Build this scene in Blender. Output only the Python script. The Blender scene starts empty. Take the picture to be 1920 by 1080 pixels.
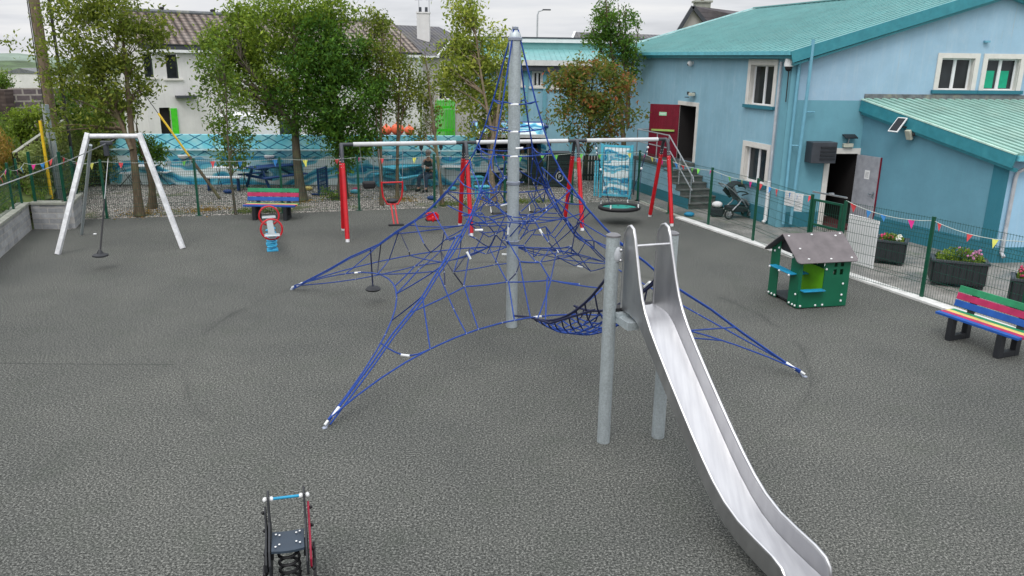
import bpy, math, random
import numpy as np
from mathutils import Vector, Matrix
random.seed(7); np.random.seed(7)
rad=math.radians
scene=bpy.context.scene
COL=scene.collection
# ---------------------------------------------------------------- camera model (used to read ground points)
H=4.5; F=1480.; P=math.atan(430/1480.); R=0.0125
def ray(px,py):
    u=px-960; v=py-540; d=1+R*R; u0=(u+R*v)/d; v0=(v-R*u)/d
    x=u0/F; dn=v0/F
    return (x, math.cos(P)-dn*math.sin(P), -math.sin(P)-dn*math.cos(P))
def G(px,py,z=0.):
    r=ray(px,py); t=(z-H)/r[2]; return Vector((r[0]*t,r[1]*t,z))
def Y(px,py,y):
    r=ray(px,py); t=y/r[1]; return Vector((r[0]*t,y,H+r[2]*t))
def onplane(px,py,p0,d):
    r=ray(px,py); D=r[0]*(-d[1])+d[0]*r[1]
    t=(p0[0]*(-d[1])+d[0]*p0[1])/D
    s=((t*r[0]-p0[0])*d[0]+(t*r[1]-p0[1])*d[1])
    return s, H+t*r[2]
# ---------------------------------------------------------------- materials
class NT:
    def __init__(s,m): s.t=m.node_tree; s.n=s.t.nodes; s.l=s.t.links
    def new(s,k,**kw):
        o=s.n.new(k)
        for a,b in kw.items(): setattr(o,a,b)
        return o
    def link(s,a,b): s.l.new(a,b)
    def setin(s,sock,v):
        if hasattr(v,'is_output') or isinstance(v,bpy.types.NodeSocket): s.l.new(v,sock)
        else: sock.default_value=v
    def math(s,op,a,b=0.,c=0.):
        o=s.new('ShaderNodeMath',operation=op)
        for i,v in enumerate((a,b,c)): s.setin(o.inputs[i],v)
        return o.outputs[0]
    def coord(s,kind='Object'):
        return s.new('ShaderNodeTexCoord').outputs[kind]
    def mapping(s,vec,scale=(1,1,1),rot=(0,0,0),loc=(0,0,0)):
        o=s.new('ShaderNodeMapping'); s.l.new(vec,o.inputs[0]); o.inputs['Scale'].default_value=scale
        o.inputs['Rotation'].default_value=rot; o.inputs['Location'].default_value=loc; return o.outputs[0]
    def noise(s,vec,scale,detail=3,rough=.55,dist=0.):
        o=s.new('ShaderNodeTexNoise'); s.l.new(vec,o.inputs['Vector']); o.inputs['Scale'].default_value=scale
        o.inputs['Detail'].default_value=detail; o.inputs['Roughness'].default_value=rough; o.inputs['Distortion'].default_value=dist
        return o.outputs['Fac']
    def ramp(s,fac,stops,interp='LINEAR'):
        o=s.new('ShaderNodeValToRGB'); s.l.new(fac,o.inputs[0]); e=o.color_ramp.elements; o.color_ramp.interpolation=interp
        while len(e)<len(stops): e.new(.5)
        for i,(p,c) in enumerate(stops):
            e[i].position=p; e[i].color=(*c,1) if len(c)==3 else c
        return o.outputs[0]
    def mix(s,fac,a,b,blend='MIX'):
        o=s.new('ShaderNodeMix',data_type='RGBA',blend_type=blend)
        s.setin(o.inputs[0],fac)
        for sock,v in ((o.inputs[6],a),(o.inputs[7],b)):
            if isinstance(v,tuple): sock.default_value=(*v,1) if len(v)==3 else v
            else: s.l.new(v,sock)
        return o.outputs[2]
    def bump(s,h,strength=.3,dist=.01):
        o=s.new('ShaderNodeBump'); o.inputs['Strength'].default_value=strength; o.inputs['Distance'].default_value=dist
        s.l.new(h,o.inputs['Height']); return o.outputs[0]
def newmat(name,rough=.6,metal=0.,spec=.4):
    m=bpy.data.materials.new(name); m.use_nodes=True
    b=m.node_tree.nodes['Principled BSDF']; b.inputs['Roughness'].default_value=rough; b.inputs['Metallic'].default_value=metal
    b.inputs['Specular IOR Level'].default_value=spec
    return m,NT(m),b
def sc(c,k): return tuple(min(1,x*k) for x in c)
def mat(name,col,rough=.6,metal=0.,var=.18,scale=6.,spec=.4,bump=0.,bscale=80.,stretch=(1,1,1),dirt=None,dirt_amt=.0):
    m,n,b=newmat(name,rough,metal,spec)
    v=n.mapping(n.coord(),scale=stretch)
    f=n.noise(v,scale,5,.6)
    c=n.ramp(f,[(.3,sc(col,1-var)),(.7,sc(col,1+var))])
    if dirt:
        g=n.noise(v,scale*.45,6,.7); c=n.mix(n.math('MULTIPLY',n.ramp(g,[(.5,(0,0,0)),(.72,(1,1,1))]),dirt_amt),c,dirt)
    n.link(c,b.inputs['Base Color'])
    r=n.math('MULTIPLY_ADD',f,.25,rough-.12); n.link(r,b.inputs['Roughness'])
    if bump: n.link(n.bump(n.noise(n.coord(),bscale,3),bump,.01),b.inputs['Normal'])
    return m
def rubber():
    m,n,b=newmat('rubber_surface',.9,0,.25)
    co=n.coord()
    v=n.new('ShaderNodeTexVoronoi'); n.link(co,v.inputs['Vector']); v.inputs['Scale'].default_value=85
    g=n.noise(co,42,4,.9); g2=n.noise(co,130,2,.6)
    base=n.ramp(g,[(.38,(.008,.009,.008)),(.46,(.047,.049,.045)),(.54,(.104,.107,.098)),(.63,(.31,.31,.285))])
    big=n.noise(co,.35,5,.6); big2=n.noise(n.mapping(co,loc=(7,3,0)),1.3,6,.65)
    base=n.mix(n.math('MULTIPLY',n.ramp(v.outputs['Distance'],[(.0,(1,1,1)),(.35,(0,0,0))]),.0),base,(.02,.02,.02))
    c=n.mix(.8,base,n.ramp(big,[(.3,(.74,.76,.77)),(.7,(1.18,1.17,1.15))]),'MULTIPLY')
    c=n.mix(n.math('MULTIPLY',n.ramp(big2,[(.52,(0,0,0)),(.75,(1,1,1))]),.35),c,(.055,.066,.05))
    # mossy green tinge near the middle of the yard
    sp=n.new('ShaderNodeSeparateXYZ'); n.link(co,sp.inputs[0])
    def line_mask(expr,w):   # 1 near 0
        return n.math('SUBTRACT',1.,n.math('MINIMUM',n.math('DIVIDE',n.math('ABSOLUTE',expr),w),1.))
    wob=n.math('MULTIPLY',n.math('SUBTRACT',n.noise(co,1.1,4),.5),.5)
    # repair seam ring round the net mast
    dx=n.math('SUBTRACT',sp.outputs[0],-.2); dy=n.math('SUBTRACT',sp.outputs[1],12.6)
    rr=n.math('SQRT',n.math('ADD',n.math('MULTIPLY',dx,dx),n.math('MULTIPLY',dy,dy)))
    ring=line_mask(n.math('ADD',n.math('SUBTRACT',rr,4.95),n.math('MULTIPLY',wob,.25)),.04)
    ringsoft=line_mask(n.math('ADD',n.math('SUBTRACT',rr,4.95),wob),.16)
    seam=line_mask(n.math('SUBTRACT',n.math('ADD',sp.outputs[1],n.math('MULTIPLY',wob,.2)),n.math('MULTIPLY_ADD',sp.outputs[0],.02,11.22)),.03)
    seam=n.math('MULTIPLY',seam,n.math('LESS_THAN',sp.outputs[0],-5.1))
    brk=n.math('MULTIPLY',n.ramp(n.noise(co,.9,3),[(.38,(0,0,0)),(.6,(1,1,1))]),n.math('GREATER_THAN',sp.outputs[1],9.2))
    c=n.mix(n.math('MULTIPLY',n.math('MULTIPLY',ring,brk),.42),c,(.022,.024,.024))
    c=n.mix(n.math('MULTIPLY',n.math('MULTIPLY',ringsoft,brk),.28),c,(.03,.032,.03))
    c=n.mix(n.math('MULTIPLY',seam,.6),c,(.02,.022,.022))
    n.link(c,b.inputs['Base Color'])
    n.link(n.bump(g,.22,.01),b.inputs['Normal'])
    return m
def gravel():
    m,n,b=newmat('gravel',.9,0,.3); co=n.coord()
    v=n.new('ShaderNodeTexVoronoi'); n.link(co,v.inputs['Vector']); v.inputs['Scale'].default_value=22
    hs=n.new('ShaderNodeSeparateColor'); n.link(v.outputs['Color'],hs.inputs[0])
    c=n.ramp(hs.outputs[0],[(0,(.20,.185,.16)),(.35,(.42,.39,.35)),(.7,(.64,.60,.54)),(1,(.80,.77,.71))])
    c=n.mix(n.ramp(v.outputs['Distance'],[(.25,(0,0,0)),(.6,(1,1,1))]),c,(.05,.045,.04))
    w=n.noise(co,.55,6,.65); c=n.mix(n.ramp(w,[(.58,(0,0,0)),(.68,(1,1,1))]),c,(.09,.10,.045))
    n.link(c,b.inputs['Base Color']); n.link(n.bump(v.outputs['Distance'],-.6,.03),b.inputs['Normal'])
    return m
def concrete():
    m,n,b=newmat('wet_concrete',.7,0,.5); co=n.coord()
    a=n.noise(co,1.1,7,.7); g=n.noise(co,70,3,.6)
    c=n.ramp(a,[(.3,(.10,.10,.09)),(.5,(.19,.18,.165)),(.7,(.30,.29,.27))])
    c=n.mix(n.ramp(g,[(.56,(0,0,0)),(.66,(.8,.8,.8))]),c,(.38,.37,.34))
    c=n.mix(n.ramp(n.noise(n.mapping(co,loc=(4,9,1)),1.6,5,.7),[(.55,(0,0,0)),(.68,(.6,.6,.6))]),c,(.10,.13,.06))
    n.link(c,b.inputs['Base Color']); n.link(n.ramp(a,[(.4,(.35,.35,.35)),(.6,(.8,.8,.8))]),b.inputs['Roughness'])
    n.link(n.bump(g,.3,.01),b.inputs['Normal']); return m
def brickmat(name,c1,c2,mortar,bw,bh,ms=.012,swap=False,bumpv=.4,rough=.85):
    m,n,b=newmat(name,rough,0,.2); co=n.coord()
    mp=n.mapping(co,rot=(rad(90),0,0)) if not swap else co
    # wall is vertical: use (horizontal run, z)
    sp=n.new('ShaderNodeSeparateXYZ'); n.link(co,sp.inputs[0]); cb=n.new('ShaderNodeCombineXYZ')
    n.link(sp.outputs[0],cb.inputs[0]); n.link(sp.outputs[2 if not swap else 1],cb.inputs[1])
    t=n.new('ShaderNodeTexBrick'); n.link(cb.outputs[0],t.inputs['Vector']); t.inputs['Scale'].default_value=1
    t.inputs['Brick Width'].default_value=bw; t.inputs['Row Height'].default_value=bh; t.inputs['Mortar Size'].default_value=ms
    t.inputs['Color1'].default_value=(*c1,1); t.inputs['Color2'].default_value=(*c2,1); t.inputs['Mortar'].default_value=(*mortar,1)
    c=n.mix(.55,t.outputs['Color'],n.ramp(n.noise(co,5,6,.7),[(.25,(.45,.45,.45)),(.75,(1.35,1.35,1.35))]),'MULTIPLY')
    n.link(c,b.inputs['Base Color'])
    h=n.math('ADD',n.math('MULTIPLY',t.outputs['Fac'],-1.),n.math('MULTIPLY',n.noise(co,30,4),.4))
    n.link(n.bump(h,bumpv,.02),b.inputs['Normal']); return m
def wallpaint(name,col,streak=.25,streakcol=(.62,.66,.62),rough=.75,rust=False):
    m,n,b=newmat(name,rough,0,.3); co=n.coord()
    a=n.noise(co,.8,6,.65); st=n.noise(n.mapping(co,scale=(5,5,.35)),1.6,6,.7); fine=n.noise(co,55,3,.6)
    c=n.ramp(a,[(.3,sc(col,.88)),(.7,sc(col,1.1))])
    c=n.mix(n.math('MULTIPLY',n.ramp(st,[(.5,(0,0,0)),(.75,(1,1,1))]),streak),c,streakcol)
    c=n.mix(n.math('MULTIPLY',n.ramp(n.noise(n.mapping(co,loc=(3,1,5)),9,5,.8),[(.62,(0,0,0)),(.70,(1,1,1))]),.35),c,sc(col,.6))
    c=n.mix(n.math('MULTIPLY',n.ramp(n.noise(n.mapping(co,loc=(8,2,1),scale=(1,1,.5)),2.6,6,.75),[(.56,(0,0,0)),(.70,(1,1,1))]),streak*.9),c,streakcol)
    if rust:
        rs=n.noise(n.mapping(co,scale=(7,7,.3),loc=(2,0,1)),1.3,3,.5)
        sp=n.new('ShaderNodeSeparateXYZ'); n.link(co,sp.inputs[0])
        k=n.ramp(rs,[(.68,(0,0,0)),(.74,(1,1,1))])
        c=n.mix(n.math('MULTIPLY',k,.35),c,(.42,.36,.27))
    n.link(c,b.inputs['Base Color']); n.link(n.bump(fine,.25,.008),b.inputs['Normal']); return m
def muralmat(name,lattice_z=None,seed=0.,sc_=1.):
    m,n,b=newmat(name,.6,0,.3); co=n.coord()
    sp=n.new('ShaderNodeSeparateXYZ'); n.link(co,sp.inputs[0])
    cb=n.new('ShaderNodeCombineXYZ'); n.link(sp.outputs[0],cb.inputs[0]); n.link(sp.outputs[2],cb.inputs[1])
    x_=sp.outputs[0]; z_=sp.outputs[2]
    mp=n.mapping(cb.outputs[0],scale=(.30*sc_,.55*sc_,1),loc=(seed,seed*.7,0)); n1=n.noise(mp,1.0,2,.4); n2=n.noise(n.mapping(mp,loc=(9,4,0)),2.3,2,.5)
    sw_=n.math('SINE',n.math('MULTIPLY_ADD',x_,.7*sc_,n.math('MULTIPLY',n1,7.)))
    a_=n.math('ADD',n.math('MULTIPLY',z_,1.0*sc_),n.math('ADD',n.math('MULTIPLY',sw_,.34),n.math('MULTIPLY',n2,1.6)))
    fr_=n.math('FRACT',a_)
    K=[(.0,(.012,.15,.34)),(.08,(.035,.30,.50)),(.18,(.12,.50,.64)),(.26,(.72,.84,.87)),(.56,(.82,.88,.89)),(.62,(.20,.62,.75)),(.70,(.03,.28,.47)),(.80,(.46,.66,.72)),(.90,(.10,.42,.56))]
    c=n.ramp(fr_,K,'CONSTANT'); c2=n.ramp(fr_,K); c=n.mix(.4,c,c2)
    if lattice_z is not None:
        u=n.math('MULTIPLY',sp.outputs[0],1.55); v=n.math('MULTIPLY',sp.outputs[2],3.0)
        wb=n.math('MULTIPLY',n.noise(co,2.,2),.35)
        def ln(e): return n.math('LESS_THAN',n.math('ABSOLUTE',n.math('SUBTRACT',n.math('FRACT',n.math('ADD',e,wb)),.5)),.055)
        lt=n.math('MAXIMUM',ln(n.math('ADD',u,v)),ln(n.math('SUBTRACT',u,v)))
        up=n.ramp(n.noise(co,1.5,3),[(.4,(.20,.66,.78)),(.6,(.40,.78,.84))])
        up=n.mix(lt,up,(.02,.20,.34))
        c=n.mix(n.math('GREATER_THAN',sp.outputs[2],lattice_z),c,up)
    c=n.mix(.35,c,n.ramp(n.noise(co,4,6,.7),[(.3,(.88,.88,.88)),(.7,(1.15,1.15,1.15))]),'MULTIPLY')
    n.link(c,b.inputs['Base Color']); n.link(n.bump(n.noise(co,40,3),.2,.01),b.inputs['Normal']); return m
def leafmat(name,stops,trans=.32,rough=.55):
    m,n,b=newmat(name,rough,0,.15); ge=n.new('ShaderNodeNewGeometry'); co=n.coord()
    f=n.math('ADD',n.math('MULTIPLY',ge.outputs['Random Per Island'],.5),n.math('MULTIPLY_ADD',n.noise(co,1.9,3),1.1,-.30))
    c=n.ramp(f,stops); n.link(c,b.inputs['Base Color'])
    tr=n.new('ShaderNodeBsdfTranslucent'); n.link(n.mix(.5,c,(.35,.5,.05),'MIX'),tr.inputs[0])
    mx=n.new('ShaderNodeMixShader'); mx.inputs[0].default_value=trans; n.link(b.outputs[0],mx.inputs[1]); n.link(tr.outputs[0],mx.inputs[2])
    n.link(mx.outputs[0],n.n['Material Output'].inputs[0]); return m
def barkmat(name,col):
    m,n,b=newmat(name,.9,0,.2); co=n.coord()
    a=n.noise(n.mapping(co,scale=(3,3,.6)),6,6,.7)
    c=n.ramp(a,[(.3,sc(col,.5)),(.55,col),(.75,sc(col,1.6))])
    c=n.mix(n.ramp(n.noise(co,2.5,4),[(.5,(0,0,0)),(.7,(.6,.6,.6))]),c,(.13,.15,.06))
    n.link(c,b.inputs['Base Color']); n.link(n.bump(a,.6,.02),b.inputs['Normal']); return m
def glassmat(name,col=(.015,.018,.02)):
    m,n,b=newmat(name,.04,0,.35); co=n.coord()
    n.link(n.ramp(n.noise(co,1.4,2),[(.35,col),(.65,sc(col,2.6))]),b.inputs['Base Color'])
    b.inputs['Roughness'].default_value=.08; return m
def galvmat(name,col=(.44,.49,.51)):
    m,n,b=newmat(name,.5,.55,.5); co=n.coord()
    v=n.new('ShaderNodeTexVoronoi'); n.link(co,v.inputs['Vector']); v.inputs['Scale'].default_value=75
    s=n.new('ShaderNodeSeparateColor'); n.link(v.outputs['Color'],s.inputs[0])
    k=n.math('ADD',n.math('MULTIPLY',s.outputs[0],.5),n.math('MULTIPLY',n.noise(n.mapping(co,scale=(1,1,.35)),7,5,.7),.5))
    n.link(n.ramp(k,[(.2,sc(col,.85)),(.8,sc(col,1.16))]),b.inputs['Base Color'])
    n.link(n.ramp(k,[(.2,(.38,.38,.38)),(.8,(.62,.62,.62))]),b.inputs['Roughness']); return m
def steelmat(name,aniso=True):
    m,n,b=newmat(name,.36,1.,.5); co=n.coord()
    f=n.noise(n.mapping(co,scale=(5,.6,.6)),4,4,.5); d=n.noise(co,1.3,3,.5)
    n.link(n.ramp(f,[(.3,(.50,.50,.515)),(.7,(.60,.60,.61))]),b.inputs['Base Color'])
    n.link(n.math('ADD',n.math('MULTIPLY_ADD',f,.10,.20),n.math('MULTIPLY',d,.28)),b.inputs['Roughness']); return m
def tilemat(name,c1,c2,px,py,line=(.02,.015,.012),lich=(.4,.38,.36),la=.3):
    # roof tiles: columns across x, rows down the slope (object y)
    m,n,b=newmat(name,.85,0,.2); co=n.coord('UV')
    sp=n.new('ShaderNodeSeparateXYZ'); n.link(co,sp.inputs[0])
    fx=n.math('FRACT',n.math('DIVIDE',sp.outputs[0],px)); fy=n.math('FRACT',n.math('DIVIDE',sp.outputs[1],py))
    rx=n.ramp(fx,[(0,line),(.18,c1),(.5,c2),(.82,c1),(1,line)])
    c=n.mix(n.ramp(fy,[(.0,(1,1,1)),(.25,(.15,.15,.15)),(.5,(0,0,0))]),rx,line)
    c=n.mix(n.math('MULTIPLY',n.ramp(n.noise(n.coord(),1.2,7,.75),[(.45,(0,0,0)),(.65,(1,1,1))]),la),c,lich)
    n.link(c,b.inputs['Base Color'])
    h=n.math('ADD',n.ramp(fx,[(0,(0,0,0)),(.5,(1,1,1)),(1,(0,0,0))]),n.math('MULTIPLY',fy,-.6))
    n.link(n.bump(h,.8,.05),b.inputs['Normal']); return m
# ---------------------------------------------------------------- mesh builder
class MB:
    def __init__(s): s.v=[]; s.f=[]; s.mi=[]; s.uv={}
    def add(s,vs,fs,m=0):
        o=len(s.v); s.v+= [tuple(q) for q in vs]; s.f+=[tuple(i+o for i in f) for f in fs]; s.mi+=[m]*len(fs); return s
    def box(s,c,d,rz=0.,M=None,m=0,taper=1.):
        x,y,z=d[0]/2,d[1]/2,d[2]/2; vs=[]
        for a in (-1,1):
            k=taper if a>0 else 1.
            for p in ((-x*k,-y*k),(x*k,-y*k),(x*k,y*k),(-x*k,y*k)): vs.append(Vector((p[0],p[1],a*z)))
        Mx=M if M is not None else Matrix.Rotation(rz,3,'Z')
        vs=[Mx@q+Vector(c) for q in vs]
        return s.add(vs,[(3,2,1,0),(4,5,6,7),(0,1,5,4),(1,2,6,5),(2,3,7,6),(3,0,4,7)],m)
    def bar(s,a,b,w,h=None,m=0,up=(0,0,1)):
        a=Vector(a); b=Vector(b); h=h or w; d=(b-a); L=d.length; d.normalize(); u=Vector(up)
        if abs(d.dot(u))>.98: u=Vector((0,1,0))
        x=d.cross(u).normalized(); z=x.cross(d)
        M=Matrix((x,d,z)).transposed()
        return s.box((a+b)/2,(w,L,h),M=M,m=m)
    def tube(s,pts,r,n=8,cap=True,m=0,closed=False):
        pts=[Vector(p) for p in pts]; N=len(pts); rr=r if isinstance(r,(list,tuple)) else [r]*N
        vs=[]; prev=None
        for i,p in enumerate(pts):
            if closed: t=pts[(i+1)%N]-pts[i-1]
            else: t=(pts[min(i+1,N-1)]-pts[max(i-1,0)])
            t.normalize()
            if prev is None:
                u=Vector((0,0,1)) if abs(t.z)<.9 else Vector((1,0,0)); x=t.cross(u).normalized()
            else:
                x=(prev-t*prev.dot(t)); x=x.normalized() if x.length>1e-6 else t.orthogonal().normalized()
            prev=x; y=t.cross(x)
            for k in range(n):
                a=2*math.pi*k/n; vs.append(p+(x*math.cos(a)+y*math.sin(a))*rr[i])
        fs=[]
        for i in range(N if closed else N-1):
            j=(i+1)%N
            for k in range(n): k2=(k+1)%n; fs.append((i*n+k,i*n+k2,j*n+k2,j*n+k))
        if cap and not closed: fs.append(tuple(range(n))[::-1]); fs.append(tuple((N-1)*n+k for k in range(n)))
        return s.add(vs,fs,m)
    def lathe(s,c,prof,n=16,m=0,M=None):
        vs=[]; 
        for r,z in prof:
            for k in range(n):
                a=2*math.pi*k/n; q=Vector((r*math.cos(a),r*math.sin(a),z)); vs.append((M@q if M is not None else q)+Vector(c))
        fs=[(i*n+k,i*n+(k+1)%n,(i+1)*n+(k+1)%n,(i+1)*n+k) for i in range(len(prof)-1) for k in range(n)]
        fs.append(tuple(range(n))[::-1]); fs.append(tuple((len(prof)-1)*n+k for k in range(n)))
        return s.add(vs,fs,m)
    def ball(s,c,r,n=8,m=0,sz=(1,1,1)):
        pr=[(max(1e-4,r*math.sin(math.pi*i/n)),-r*math.cos(math.pi*i/n)) for i in range(n+1)]
        M=Matrix.Diagonal(sz); return s.lathe(c,pr,n+2,m,M)
    def prism(s,poly,o,ax,ay,thick,m=0):
        # 2-D polygon in plane (ax,ay) at o, extruded by vector thick
        o=Vector(o); ax=Vector(ax); ay=Vector(ay); t=Vector(thick); n=len(poly)
        a=[o+ax*p[0]+ay*p[1] for p in poly]; b=[q+t for q in a]
        fs=[tuple(range(n)),tuple(range(2*n-1,n-1,-1))]+[(i,i+n,(i+1)%n+n,(i+1)%n) for i in range(n)]
        return s.add(a+b,fs,m)
    def quad(s,a,b,c,d,m=0): return s.add([a,b,c,d],[(0,1,2,3)],m)
    def build(s,name,mats,parent=None,smooth=False,bevel=0.,recalc=True):
        me=bpy.data.meshes.new(name); me.from_pydata([tuple(v) for v in s.v],[],s.f)
        if not isinstance(mats,(list,tuple)): mats=[mats]
        for q in mats: me.materials.append(q)
        if len(mats)>1: me.polygons.foreach_set('material_index',s.mi)
        if recalc:
            import bmesh
            bm=bmesh.new(); bm.from_mesh(me); bmesh.ops.recalc_face_normals(bm,faces=bm.faces); bm.to_mesh(me); bm.free()
        o=bpy.data.objects.new(name,me); COL.objects.link(o)
        if parent is not None: o.parent=parent
        if smooth:
            me.polygons.foreach_set('use_smooth',[True]*len(me.polygons))
            md=o.modifiers.new('e','EDGE_SPLIT'); md.split_angle=rad(40)
        if bevel:
            md=o.modifiers.new('b','BEVEL'); md.width=bevel; md.segments=2; md.limit_method='ANGLE'; md.angle_limit=rad(40)
        return o
def thing(name,label,cat,loc=(0,0,0),rz=0.,group=None):
    o=bpy.data.objects.new(name,None); COL.objects.link(o); o.location=loc; o.rotation_euler=(0,0,rz)
    o.empty_display_size=.2
    return tag(o,label,cat,group)
def tag(o,label,cat,group=None):
    o['label']=label; o['category']=cat
    if group: o['group']=group
    return o
def struct(o,kind='structure'): o['kind']=kind; return o
def copy_tree(o,parent=None):
    c=o.copy(); COL.objects.link(c)
    if parent is not None: c.parent=parent
    for ch in list(o.children): copy_tree(ch,c)
    return c
def arc(c,r,a0,a1,n,ax=(1,0,0),ay=(0,0,1)):
    return [Vector(c)+Vector(ax)*r*math.cos(rad(a0+(a1-a0)*i/n))+Vector(ay)*r*math.sin(rad(a0+(a1-a0)*i/n)) for i in range(n+1)]
def sag(a,b,s,n=8):
    a=Vector(a); b=Vector(b)
    return [a.lerp(b,i/n)-Vector((0,0,s*4*(i/n)*(1-i/n))) for i in range(n+1)]
def text_obj(name,txt,size,loc,rot,m,parent=None,depth=.002):
    cu=bpy.data.curves.new(name,'FONT'); cu.body=txt; cu.size=size; cu.extrude=depth; cu.align_x='CENTER'; cu.align_y='CENTER'
    o=bpy.data.objects.new(name+'_tmp',cu); COL.objects.link(o); bpy.context.view_layer.update()
    me=bpy.data.meshes.new_from_object(o); COL.objects.unlink(o); bpy.data.objects.remove(o)
    q=bpy.data.objects.new(name,me); me.materials.append(m); COL.objects.link(q); q.location=loc; q.rotation_euler=rot
    if parent is not None: q.parent=parent
    return q
# ---------------------------------------------------------------- palette
M={}
M['rubber']=rubber(); M['gravel']=gravel(); M['concrete']=concrete()
M['rope']=mat('blue_rope',(.010,.050,.27),.7,var=.3,scale=40,bump=.5,bscale=220)
M['ropedark']=mat('dark_rope',(.008,.012,.05),.6,var=.3,scale=40)
M['ferrule']=mat('white_sleeve',(.72,.74,.74),.4)
M['clamp']=mat('clamp_metal',(.30,.33,.40),.35,.6)
M['galv']=galvmat('galvanised_steel'); M['steel']=steelmat('stainless_steel')
M['whitegalv']=mat('pale_galvanised',(.70,.71,.73),.5,.1,var=.2,scale=9,dirt=(.3,.3,.3),dirt_amt=.4)
M['red']=mat('red_paint',(.50,.006,.014),.35,var=.12,spec=.5,dirt=(.25,.01,.015),dirt_amt=.5)
M['darkgrey']=mat('dark_grey_paint',(.045,.05,.06),.45)
M['whitebeam']=mat('white_beam',(.56,.57,.58),.45,var=.06,dirt=(.35,.35,.33),dirt_amt=.5)
M['black']=mat('black_rubber',(.012,.012,.014),.6)
M['blackplastic']=mat('black_plastic',(.018,.02,.024),.5)
M['green']=mat('dark_green_coat',(.004,.070,.038),.45,var=.15)
M['wire']=mat('green_wire',(.006,.055,.035),.5)
M['houseg']=mat('playhouse_green',(.003,.11,.055),.5,var=.1,scale=3)
M['lime']=mat('playhouse_lime',(.16,.52,.012),.5,var=.1)
M['shelfblue']=mat('shelf_blue',(.012,.24,.42),.45)
M['roofbrown']=mat('panel_brown',(.14,.125,.13),.75,var=.22,scale=4,bump=.2,bscale=200)
M['white']=mat('white_plastic',(.72,.73,.73),.45,var=.06)
M['whitewash']=mat('whitewash',(.62,.62,.60),.8,var=.1,dirt=(.34,.33,.29),dirt_amt=.5)
M['slat_green']=mat('slat_green',(.02,.23,.10),.55); M['slat_pink']=mat('slat_crimson',(.38,.02,.09),.55)
M['slat_blue']=mat('slat_blue',(.01,.08,.34),.55); M['slat_yellow']=mat('slat_yellow',(.58,.47,.14),.55)
M['lightblue']=mat('light_blue_spring',(.05,.38,.62),.4)
M['teal']=mat('seat_teal',(.01,.24,.20),.5)
M['navy']=mat('navy_paint',(.006,.035,.16),.55,var=.2); M['cyan']=mat('cyan_paint',(.07,.42,.56),.55,var=.15,dirt=(.3,.6,.7),dirt_amt=.4)
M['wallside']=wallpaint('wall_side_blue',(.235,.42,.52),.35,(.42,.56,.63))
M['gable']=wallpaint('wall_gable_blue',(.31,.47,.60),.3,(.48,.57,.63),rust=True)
M['tealwall']=wallpaint('wall_teal',(.14,.335,.41),.12,(.16,.44,.52)); M['leanwall']=wallpaint('wall_extension_teal',(.12,.285,.365),.18,(.12,.36,.44))
M['plinth']=wallpaint('plinth_dark_teal',(.03,.165,.22),.2,(.08,.22,.25)); M['palewall']=wallpaint('wall_pale_blue',(.30,.50,.66),.2,(.5,.62,.7))
M['roofteal']=mat('roof_teal',(.145,.335,.335),.5,var=.12,scale=2.,dirt=(.20,.38,.37),dirt_amt=.5,bump=.15,bscale=6)
M['roofteal2']=mat('roof_weathered_teal',(.27,.45,.39),.55,var=.16,scale=2.,dirt=(.34,.45,.38),dirt_amt=.6)
M['pan']=mat('roof_pan_shaded',(.10,.23,.20),.55,var=.3,scale=3,dirt=(.2,.3,.24),dirt_amt=.5); M['postcap']=mat('cap_grey',(.16,.16,.17),.5)  # pan colour darkened to paint in the shade between ribs, plus patchy grime
M['fascia']=mat('fascia_teal',(.035,.22,.27),.4,var=.12,dirt=(.08,.34,.38),dirt_amt=.4)
M['gutter']=mat('gutter_teal',(.12,.42,.50),.45); M['pipeblue']=mat('pipe_blue',(.15,.37,.48),.45,var=.1)
M['trim']=mat('cream_trim',(.66,.64,.60),.7,var=.06,dirt=(.45,.43,.38),dirt_amt=.4); M['upvc']=mat('white_frame',(.74,.75,.76),.35,var=.04)
M['glass']=glassmat('window_glass'); M['curtain']=mat('green_blind',(.01,.34,.20),.8)
M['maroon']=mat('maroon_door',(.17,.003,.018),.4,var=.15,dirt=(.07,.004,.012),dirt_amt=.4)
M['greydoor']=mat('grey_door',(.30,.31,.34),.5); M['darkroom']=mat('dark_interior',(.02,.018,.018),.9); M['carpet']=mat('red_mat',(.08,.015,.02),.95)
M['step']=mat('step_concrete',(.10,.10,.095),.8,var=.35,scale=5,bump=.4,dirt=(.06,.075,.04),dirt_amt=.5)
M['lead']=mat('lead_flashing',(.13,.14,.15),.7,var=.4,scale=7,dirt=(.35,.34,.25),dirt_amt=.6)
M['pipegrey']=mat('pipe_grey',(.42,.44,.47),.5,var=.15); M['lampcream']=mat('lamp_cream',(.5,.51,.42),.5)
M['blockw']=brickmat('split_face_block',(.30,.31,.32),(.42,.43,.44),(.42,.41,.39),.42,.145,.014)
M['cinder']=brickmat('cinder_block',(.11,.09,.10),(.16,.13,.135),(.34,.31,.28),.46,.23,.03)
M['stonew']=brickmat('old_stone',(.07,.05,.045),(.13,.10,.09),(.08,.06,.055),.3,.14,.03)
M['coping']=mat('concrete_coping',(.30,.31,.27),.85,var=.2,dirt=(.2,.22,.15),dirt_amt=.5)
M['kerbw']=mat('white_kerb',(.62,.62,.60),.8,var=.12,scale=3,dirt=(.25,.25,.22),dirt_amt=.55)
M['mural']=muralmat('wave_mural',1.02); M['mural2']=muralmat('wave_panel',None,3.3,1.6); M['mural3']=muralmat('wave_gate',None,9.1,2.4)
M['housewhite']=wallpaint('house_white_render',(.66,.65,.64),.25,(.45,.43,.40)); M['housegrey']=wallpaint('house_grey_render',(.40,.38,.36),.2,(.3,.28,.26))
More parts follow.
